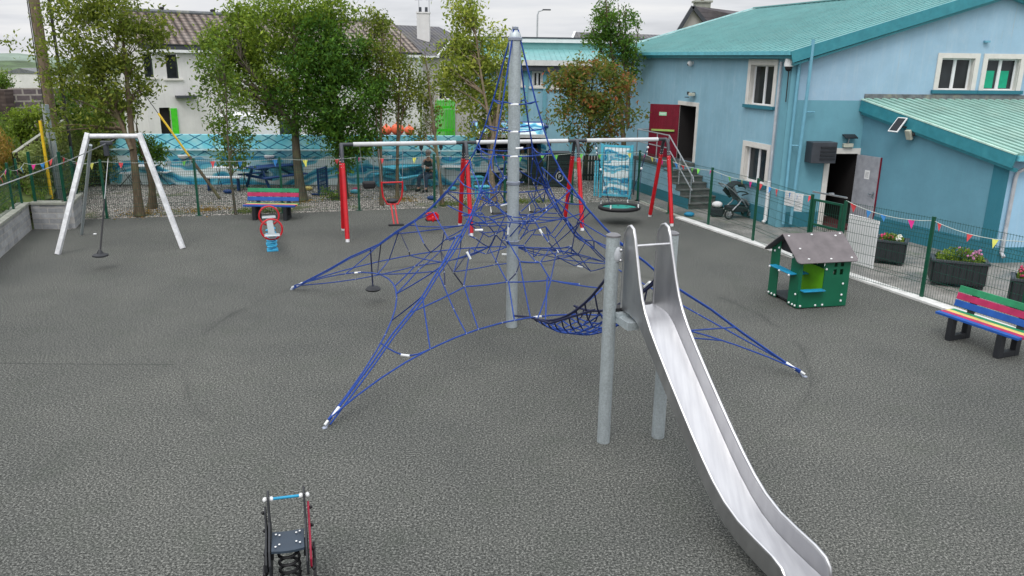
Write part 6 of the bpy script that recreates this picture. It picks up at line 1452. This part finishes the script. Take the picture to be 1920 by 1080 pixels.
c=Y(1316,12,54); b=MB(); b.box((c.x,54,c.z-.6),(.95,.8,1.7)); b.box((c.x,54,c.z+.28),(1.15,1.0,.12)); ch=b.build('chimney',M['coping'],fh); MB().lathe((c.x,54,c.z+.34),[(.12,0),(.10,.22),(.06,.22)],10).build('chimney_pot',M['orange'] if False else M['pole'],ch)
fh2=thing('far_house','low brown roofed house behind the blue annexe and the tall bare topped tree','house'); a=Y(1072,75,58); c=Y(1275,78,58); r0=Y(1078,60,62); r1=Y(1262,66,62)
slab_uv('roof',a,c,r1,r0,.1,M['slate'],fh2); b=MB(); b.box(((a.x+c.x)/2,58.6,a.z/2),(c.x-a.x-.2,.3,a.z)); b.build('wall',M['housegrey'],fh2); b=MB(); b.bar(a,r0,.15,.12); b.build('verge',M['white'],fh2)
# street lamp
p=Y(1007,70,60); q=thing('street_lamp','slim grey street lamp rising behind the blue annexe roof','street lamp',(p.x,60,0)); zt=Y(1008,20,60).z; b=MB(); b.tube([(0,0,0),(0,0,zt-.3),(.08,0,zt-.05),(.4,0,zt+.05)],[.09,.06,.05,.04],8); b.build('column',M['pipegrey'],q,smooth=True); MB().box((.65,0,zt+.07),(.6,.2,.09)).build('lamp_head',M['darkgrey'],q,bevel=.02)
# ============================================================ left side: poles, walls
def vpole(px,pyb,pyt,y,zb): a=Y(px,pyb,y); return a
up=Y(82,120,25.); zt=9.5
q=thing('utility_pole','weathered timber utility pole with black cables at the left','utility pole',(up.x,25,0)); b=MB(); b.tube([(.0,0,.2),(0,0,4),(0,0,zt)],[.16,.15,.125],12); b.build('pole',M['pole'],q,smooth=True)
b=MB(); b.tube([(-.17,-.03,.8),(-.155,-.03,4),(-.14,-.03,9)],.022,5); b.tube([(-.20,-.05,3.5),(-.18,-.04,9)],.015,5); b.tube([(.42,.1,.9),(.40,.1,3.5),(.36,.1,9.4)],.045,6); b.build('cable',M['cable'],q)
q=tag(MB().tube([(up.x-.1,25,9.0),(up.x-14,24,8.0)],.02,5).tube([(up.x,25,9.2),(up.x-18,40,8.8)],.02,5).build('overhead_wire',M['cable']),'thin overhead wire running left from the timber utility pole','wire')
sp0=Y(101,300,23.5); zt_=Y(92,216,23.5).z; q=thing('steel_post','grey galvanised steel channel post beside the yellow post','post',(sp0.x,23.5,0)); b=MB(); b.box((0,0,(zt_+.6)/2),(.05,.22,zt_-.6+.6)); b.box((-.09,.09,(zt_+.6)/2),(.16,.04,zt_)); b.box((.1,-.05,(zt_-.2)/2),(.12,.05,zt_-.7)); b.build('channel',M['galv'],q)
yp=Y(86,300,22.3); zt_=Y(80,226,22.3).z; q=tag(MB().tube([(0,0,.5),(0,0,zt_)],[.042,.04],10).build('yellow_post',M['yellow'],smooth=True),'upright bright yellow post on the bank beside the grey steel post','post'); q.location=(yp.x,22.3,0)
g0=G(412,372); pt=Y(297,213,26.6); q=thing('stay_pole','slanting stay with yellow guard rising from the gravel left of the navy picnic table','stay'); pm=Y(353,292,(g0.y+26.6)/2+.1); dd_=(pt-g0); pm=g0+dd_*.49
b=MB(); b.tube([g0,pm],.05,8); b.build('timber_guard',M['pole'],q); b=MB(); b.tube([pm,pt],.034,8); b.build('yellow_guard',M['yellow'],q,smooth=True); b=MB(); b.tube([pt,pt+dd_*1.6],.012,5); b.build('stay_wire',M['cable'],q)
# cinder wall and stone pillar
c0=Y(14,165,30.); c1=Y(90,165,31.); o=block_wall('block_wall',[V((c0.x,30.,0)),V((c1.x+1.2,31.2,0))],[c0.z],M['cinder'],'weathered grey block wall at the upper left behind the timber utility pole',cop=0,th=.25)
c=Y(2,168,29.6); o=tag(MB().box((0,0,0),(1.0,.5,c.z)).build('stone_pillar',M['stonew']),'brown stone pillar at the left edge joining the grey block wall','pillar'); o.location=(c.x-.3,29.7,c.z/2)
# ivy wall with coping
iw=thing('ivy_wall','overgrown sloping wall with pale coping climbing behind the yellow post','wall'); ip=[Y(30,287,21.5),Y(100,238,25.0),Y(142,214,27.6),Y(215,205,28.6)]
b=MB()
for k in range(3):
    a,c=ip[k],ip[k+1]; b.add([(a.x,a.y,0),(c.x,c.y,0),(c.x,c.y,c.z),(a.x,a.y,a.z),(a.x-.2,a.y+.12,0),(c.x-.2,c.y+.12,0),(c.x-.2,c.y+.12,c.z),(a.x-.2,a.y+.12,a.z)],[(0,1,2,3),(7,6,5,4),(3,2,6,7)])
b.build('wall',M['stonew'],iw); b=MB(); [b.bar(ip[k]+V((-.08,.05,0)),ip[k+1]+V((-.08,.05,0)),.10,.04) for k in range(3)]; b.build('coping',M['coping'],iw)
def ivy(r,n):
    k=r.randint(0,3,n); t=r.uniform(size=n); u=r.uniform(size=n)**.6
    a=np.array([list(p) for p in ip]); A=a[k]; B=a[k+1]; p=A+(B-A)*t[:,None]; p[:,2]=p[:,2]*u; p[:,0]+=r.uniform(-.05,.30,n); p[:,1]-=r.uniform(0,.15,n); return p
leafmesh('ivy',leaves(16000,ivy,.10,21),LM['ivy'],iw)
# far sheds at left
def shed(px0,px1,pyt,pyb,y,lab,mw,mr):
    a=Y(px0,pyt,y); c=Y(px1,pyt,y); q=thing('far_shed',lab,'shed'); MB().box(((a.x+c.x)/2,y+3,a.z*.4),(c.x-a.x,6,a.z*.8)).build('wall',mw,q); MB().prism([(0,0),(c.x-a.x+.6,0),((c.x-a.x)/2,a.z*.22)],(a.x-.3,y-.1,a.z*.8),(1,0,0),(0,0,1),(0,6.2,0)).build('roof',mr,q)
shed(8,75,128,170,95,'pale far shed seen left of the timber utility pole',M['housewhite'],M['lead']); shed(105,190,140,200,85,'pale far shed seen right of the timber utility pole through leaves',M['housewhite'],M['coping'])
# ============================================================ vegetation
def limb(a,c,r0,r1,b,wob,rn,n=5):
    a=V(a);c=V(c); pts=[]; rs=[]
    for k in range(n+1):
        t=k/n; p=a.lerp(c,t)+V((rn.uniform(-1,1),rn.uniform(-1,1),0))*wob*math.sin(math.pi*t); p.z+=wob*1.2*math.sin(math.pi*t)*.5; pts.append(p); rs.append(r0+(r1-r0)*t)
    b.tube(pts,rs,6)
def tree(name,lab,base,depth,blobs,leafm,barkm,r0,ncl,per_cl,clr,lsize,seed,stems=None,droop=.25,topfrac=.92,flat=.0,nb=26,cat='tree'):
    rn=random.Random(seed); rs=np.random.RandomState(seed); base=V(base)
    W=[]
    for (px,py,rx,ry,w) in blobs:
        c=Y(px,py,depth); k=depth/1530.; W.append((c,rx*k,max(rx,ry)*k*.75,ry*k,w))
    q=thing(name,lab,cat,base)
    tw=np.array([w[4] for w in W],float); tw/=tw.sum(); cl=[]
    for _ in range(ncl):
        c,ax,ay,az,_w=W[rs.choice(len(W),p=tw)]
        d=rs.normal(size=3); d/=np.linalg.norm(d); u=rs.uniform(.15,1.)**.45
        cl.append((c.x+d[0]*u*ax,c.y+d[1]*u*ay,c.z+d[2]*u*az))
    cl=np.array(cl); 
    cz=np.average([w[0].z for w in W],weights=tw); cx=np.average([w[0].x for w in W],weights=tw); cy=np.average([w[0].y for w in W],weights=tw); top=max(w[0].z+w[3]*.6 for w in W)
    stems=stems or [(base,V((cx,cy,top)))]
    b=MB(); axes=[]
    for (sb,se) in stems:
        sb=V(sb); se=V(se); pts=[];rr=[]
        wv=(rn.uniform(-.12,.12),rn.uniform(-.12,.12))
        for k in range(10):
            t=k/9; p=sb.lerp(se,t); p.x+=wv[0]*math.sin(t*5.); p.y+=wv[1]*math.sin(t*4); pts.append(p-base); rr.append(r0*(1.25 if k==0 else 1-.85*t))
        if (sb-base).z>.3: rr=[x*.55 for x in rr]; rr[0]=rr[1]
        b.tube(pts,rr,9); axes.append(pts)
    b.build('trunk',barkm,q,smooth=True)
    b=MB(); idx=rs.permutation(ncl)[:nb]
    for i in idx:
        c=V(cl[i])-base; A=min(axes,key=lambda P_:min((p-c).length for p in P_)); zt=c.z-rn.uniform(.25,.6)*(V((c.x,c.y,0))-V((A[5].x,A[5].y,0))).length-.3
        p0=min(A,key=lambda p:abs(p.z-max(zt,A[2].z))); t=A.index(p0)/9
        limb(p0,c,max(.012,r0*.45*(1-t)),.006,b,.12,rn)
    b.build('branch',barkm,q)
    # leaves
    per_cl=int(per_cl*.74); clr*=.86; lsize*=1.15
    M_=ncl*per_cl; ci=rs.randint(0,ncl,M_); off=rs.normal(size=(M_,3))*clr*.5; off[:,2]*=.8
    P_=cl[ci]+off-np.array(base)
    P_[:,2]-=droop*clr*rs.uniform(0,1,M_)
    def cf(r,n): return P_
    v=leaves(M_,cf,lsize,seed+1,flat,.42); leafmesh('crown',v,leafm,q)
    return q
B=lambda px,py: G(px,py)
t1=B(262,405); t1b=B(285,390)
tree('broadleaf_tree','tall olive leaved twin trunk tree behind the zip line frame',t1,23.0,[(190,60,90,75,3),(235,20,75,50,2),(150,140,55,60,1.6),(215,150,62,70,2.4),(283,70,28,40,.7),(205,215,60,35,1.0),(130,25,45,40,1.0),(60,75,40,20,.25),(110,225,32,25,.5)],LM['olive'],M['bark2'],.13,215,78,.42,.115,11,stems=[(t1,Y(225,20,23.)),(t1b,Y(262,235,23.4)),(t1+V((0,0,1.9)),Y(175,110,23.2))],nb=60)
tree('small_tree','small dark leaved tree low beside the right leg of the zip line frame',t1b+V((.1,.1,0)),23.8,[(285,285,24,24,1),(265,262,25,16,.5)],LM['dark'],M['bark'],.04,38,45,.26,.10,12,nb=10)
s2=B(442,402)
tree('sapling','thin sapling with sparse drooping leaves left of the far rainbow bench',s2,23.8,[(432,290,32,32,1),(430,235,42,30,1.2),(420,180,55,40,1.4),(400,120,38,50,1.2),(455,262,25,25,.6)],LM['mid'],M['bark'],.038,110,32,.36,.115,13,nb=34)
s3=B(566,376)
tree('broadleaf_tree','large yellow green tree with a thick trunk right of the far rainbow bench',s3,25.9,[(500,60,85,65,3.2),(560,15,80,45,2.0),(440,60,55,60,1.6),(470,150,70,60,2.4),(560,130,70,70,2.2),(410,110,42,50,.9),(520,215,45,25,.8),(630,20,30,30,.6)],LM['yg'],M['bark'],.17,330,78,.46,.12,14,stems=[(s3,Y(545,40,25.4)),(s3+V((-.05,0,2.2)),Y(455,110,25.2))],nb=60)
s4=B(642,372)
tree('dense_tree','dense dark green tree behind the left end of the swing frame',s4,25.3,[(610,110,75,55,3),(650,180,80,60,3),(590,210,65,45,2.2),(660,250,60,35,1.8),(560,170,55,50,1.4),(655,110,50,50,1.4),(600,60,45,40,1),(640,290,40,25,.5)],LM['dark'],M['bark'],.18,330,92,.42,.115,15,nb=40)
s5=B(745,376); s5b=B(716,384)
tree('multi_stem_tree','slender olive multi stemmed tree rising behind the left bay of the swing frame',s5b,26.0,[(715,110,38,70,2.2),(705,45,22,35,1),(745,140,35,45,1.2),(730,205,38,35,1),(770,175,22,35,.6),(712,165,40,35,1)],LM['olive'],M['bark2'],.065,170,50,.36,.105,16,stems=[(s5b,Y(715,50,26)),(s5,Y(750,60,26)),(s5+V((0,0,1.2)),Y(772,90,26)),(s5b+V((0,0,1.)),Y(700,80,26))],nb=50)
s6=B(830,386)
tree('slender_tree','thin leaning tree with sparse leaves just right of the seated person',s6,26.2,[(805,215,20,30,1),(790,165,20,40,1),(800,120,16,30,.6),(785,245,16,18,.5)],LM['olive'],M['bark2'],.06,62,32,.30,.10,17,stems=[(s6,Y(797,95,26.2))],nb=22)
s7=B(926,380)
tree('birch_tree','light yellow green feathery tree left of the mast',s7,27.0,[(880,60,42,45,1.4),(870,120,52,45,1.8),(905,180,48,45,1.4),(930,110,40,60,1.2),(870,15,35,30,.7),(945,190,35,40,.8),(905,240,42,25,.6),(838,150,22,30,.5)],LM['yellow'],M['pole'],.105,240,58,.40,.13,18,stems=[(s7,Y(925,150,27)),(s7+V((0,0,2.)),Y(880,10,27)),(s7+V((0,0,1.8)),Y(950,60,27))],nb=60,topfrac=.8)
s8=G(1095,335)
tree('red_leaved_tree','bushy tree with russet and green leaves in front of the blue annexe',s8,27.6,[(1110,165,75,40,2.6),(1085,210,65,38,2.2),(1150,215,60,40,2.0),(1060,150,40,30,1),(1175,160,40,28,.8),(1110,125,50,20,.7),(1120,262,45,20,.5)],LM['red'],M['bark2'],.085,215,46,.40,.13,19,nb=60)
s9=G(1150,325)
tree('tall_conifer','tall dark feathery tree with bare twiggy sides behind the russet tree',V((s9.x+.2,30.5,0)),30.5,[(1135,35,24,38,2.2),(1150,85,38,30,1.6),(1175,60,20,50,1.0),(1160,130,45,22,1.0),(1190,95,25,30,.6),(1120,70,26,20,.6)],LM['dark'],M['bark2'],.12,150,58,.34,.11,20,stems=[(V((s9.x+.2,30.5,0)),Y(1140,-5,30.5)),(V((s9.x+.2,30.5,2.)),Y(1175,10,30.5)),(V((s9.x+.2,30.5,2.)),Y(1195,40,30.5)),(V((s9.x+.2,30.5,2.2)),Y(1110,40,30.5)),(V((s9.x+.2,30.5,2.2)),Y(1160,5,30.5))],nb=80)
# bare upper twigs of the tall tree are part of its branches; bushes
def bush(name,lab,blobs,depth,m,ncl,per,seed,lsize=.10,clr=.3,base=None):
    base=base or Y(blobs[0][0],blobs[0][1]+blobs[0][3]*2,depth); return tree(name,lab,base,depth,blobs,m,M['bark'],.03,ncl,per,clr,lsize,seed,nb=14,cat='bush')
bush('leafy_bush','bright green bush on the bank below the grey block wall',[(48,232,24,26,1),(35,215,14,14,.4),(62,212,14,18,.4)],26.0,LM['yg'],46,60,31)
bush('leafy_bush','dark green bush climbing round the foot of the utility pole',[(118,205,34,32,1),(150,185,35,35,.8),(95,200,20,24,.5),(165,225,26,24,.5)],26.6,LM['dark'],75,60,32)
bush('leafy_bush','small green bush at the foot of the dense tree behind the swing legs',[(618,362,16,14,1),(635,378,12,10,.7)],25.6,LM['mid'],22,45,33,.08,.2)
bush('leafy_bush','green hedge plant at the far left edge of the picture',[(3,150,10,22,1)],31.0,LM['mid'],20,50,34)
q=LM
# bank cover: grass, nettles and dock (uncountable)
def bankpts(r,n,x0=.1,x1=9.,y0=9.,y1=30.):
    y=r.uniform(y0,y1,n); wx=np.where(y<=21,-12.85+(20.5-y)*.351,-12.55-(y-21)*.45); d=r.uniform(x0,x1,n)**1.; x=wx-d
    z=np.array([bank_z(a,c) for a,c in zip(x,y)])+r.uniform(-.02,.32,n)*(.6+.5*np.sin(x*1.3+y*.9)); return np.stack([x,y,z],1)
o=leafmesh('undergrowth',leaves(30000,bankpts,.14,41,flat=-.6,aspect=.35),LM['mid'],None); struct(o,'stuff')
o=leafmesh('grass_cover',leaves(16000,lambda r,n:bankpts(r,n,.1,9,14,30),.20,42,flat=-1.2,aspect=.12),LM['grass'],None); struct(o,'stuff')
def dock(r,n):
    p=bankpts(r,n,1.1,6.5,17.,24.5); p[:,2]+=r.uniform(.0,.7,n); k=np.sin(p[:,0]*2.1)+np.sin(p[:,1]*1.7+1); return p[k>-.7]
o=leafmesh('russet_weeds',leaves(30000,dock,.17,43,flat=-1.,aspect=.2),LM['dock'],None); struct(o,'stuff')
def weeds(r,n):
    t=r.uniform(size=n); k=r.randint(0,len(RE)-1,n); a=np.array([list(p) for p in RE]); p=a[k]+(a[k+1]-a[k])*t[:,None]; off=np.abs(r.normal(size=n))*.35+.06; p[:,0]+=-.25*off; p[:,1]+=off; p[:,2]=r.uniform(0,.10,n)
    m=np.sin(p[:,0]*2.3)+np.sin(p[:,0]*.9+2)+r.uniform(-.4,.4,n); return p[m>.55]
o=leafmesh('weeds',leaves(15000,weeds,.06,44,flat=-.8,aspect=.3),LM['grass'],None); struct(o,'stuff')
def litter(r,n):
    c=np.array([(-10.9,22.9),(-6.9,25.3),(-5.8,26.3),(-3.7,25.8),(-.9,25.9),(-9.3,23.6)]); k=r.randint(0,len(c),n); a=r.uniform(0,6.28,n); d=np.abs(r.normal(size=n))*.45; return np.stack([c[k,0]+d*np.cos(a),c[k,1]+d*np.sin(a),r.uniform(0,.03,n)],1)
o=leafmesh('fallen_leaves',leaves(2600,litter,.06,45,flat=.8,aspect=.5),LM['dock'],None); struct(o,'stuff')
def farcover(r,n): 
    x=r.uniform(-75,-24,n); y=r.uniform(40,90,n); z=r.uniform(0,1.6,n)*(.5+.5*np.sin(x*.5)*np.sin(y*.3)); return np.stack([x,y,z],1)
o=leafmesh('hedgerow',leaves(16000,farcover,.4,46,aspect=.7),LM['mid'],None); struct(o,'stuff')
# ============================================================ camera, light, sky
cam=bpy.data.cameras.new('camera'); co=bpy.data.objects.new('camera',cam); COL.objects.link(co); cam.sensor_width=36; cam.lens=F*36/1920; cam.clip_end=2000; cam.clip_start=.05
co.matrix_world=Matrix.Translation((0,0,H))@Matrix.Rotation(rad(90)-P,4,'X')@Matrix.Rotation(R,4,'Z'); scene.camera=co
SE,SA=rad(52),rad(200)
sun=bpy.data.lights.new('sun','SUN'); sun.energy=1.2; sun.angle=rad(22); sun.color=(1,.97,.93); so=bpy.data.objects.new('sun',sun); COL.objects.link(so)
sdir=V((math.cos(SE)*math.sin(SA),math.cos(SE)*math.cos(SA),math.sin(SE))); so.rotation_euler=sdir.to_track_quat('Z','Y').to_euler()
w=bpy.data.worlds.new('World'); scene.world=w; w.use_nodes=True; n=NT(w); bg=w.node_tree.nodes['Background']
sky=n.new('ShaderNodeTexSky',sky_type='NISHITA'); sky.sun_disc=False; sky.sun_elevation=SE; sky.sun_rotation=SA; sky.air_density=1; sky.dust_density=2
gen=n.coord('Generated'); sp=n.new('ShaderNodeSeparateXYZ'); n.link(gen,sp.inputs[0])
hgt=n.math('ADD',n.math('MAXIMUM',sp.outputs[2],0.),.09)
cb=n.new('ShaderNodeCombineXYZ'); n.link(n.math('DIVIDE',sp.outputs[0],hgt),cb.inputs[0]); n.link(n.math('DIVIDE',sp.outputs[1],hgt),cb.inputs[1])
cl=n.noise(cb.outputs[0],.42,5,.55,.3)
cc=n.ramp(cl,[(.36,(6.3,6.5,6.9)),(.50,(8.0,8.15,8.5)),(.62,(9.3,9.3,9.35))])
zen=n.math('MULTIPLY_ADD',n.math('MAXIMUM',n.math('SUBTRACT',sp.outputs[2],.10),0.),1.9,1.)
vm=n.new('ShaderNodeVectorMath',operation='SCALE'); n.link(cc,vm.inputs[0]); n.link(zen,vm.inputs['Scale'])
col=n.mix(.94,sky.outputs[0],vm.outputs[0]); n.link(col,bg.inputs[0]); bg.inputs[1].default_value=.10
scene.view_settings.view_transform='Standard'; scene.view_settings.look='None'; scene.view_settings.gamma=1; scene.view_settings.exposure=0.0
scene.render.engine='CYCLES'

# ---------------------------------------------------------------- one mesh per separate piece for small repeated fittings
def split_loose(o):
    me=o.data; n=len(me.vertices); par=list(range(n))
    def find(a):
        while par[a]!=a: par[a]=par[par[a]]; a=par[a]
        return a
    for e in me.edges:
        a,b_=find(e.vertices[0]),find(e.vertices[1])
        if a!=b_: par[a]=b_
    groups={}
    for p in me.polygons: groups.setdefault(find(p.vertices[0]),[]).append(p)
    if len(groups)<2 or len(groups)>60: return
    first=True; sm=me.polygons[0].use_smooth
    out=[]
    for g in groups.values():
        idx={}; vs=[]; fs=[]
        for p in g:
            f=[]
            for v in p.vertices:
                if v not in idx: idx[v]=len(vs); vs.append(tuple(me.vertices[v].co))
                f.append(idx[v])
            fs.append(f)
        out.append((vs,fs))
    mats=list(me.materials)
    for k,(vs,fs) in enumerate(out):
        m2=bpy.data.meshes.new(o.name.split('.')[0]); m2.from_pydata(vs,[],fs)
        for q_ in mats: m2.materials.append(q_)
        m2.polygons.foreach_set('use_smooth',[sm]*len(m2.polygons))
        if k==0: o.data=m2
        else:
            c=o.copy(); c.data=m2; COL.objects.link(c)
SPLIT={'ferrule','seat_bolt','bolt_cap','bolt','rivet','handlebar_end','chain','hanger','shackle','eye','hand','verge_trim','pilaster','fascia','side_rope','lens','chimney_pot','picket','foot','suspension_rope','cable','louvre','back_support','rail','side_slat','platform_bracket','tunnel_side_rope','blind','leg','inner_shelf','seat_slot','base_plate','spring','slats','handlebar_end','rubber_buffer','bracket','collar','pipe_bracket','counter_goods','front_net','front_dark_rope','pane'}
for o in list(COL.objects):
    if o.type=='MESH' and o.parent is not None and o.name.split('.')[0] in SPLIT and not o.children: split_loose(o)
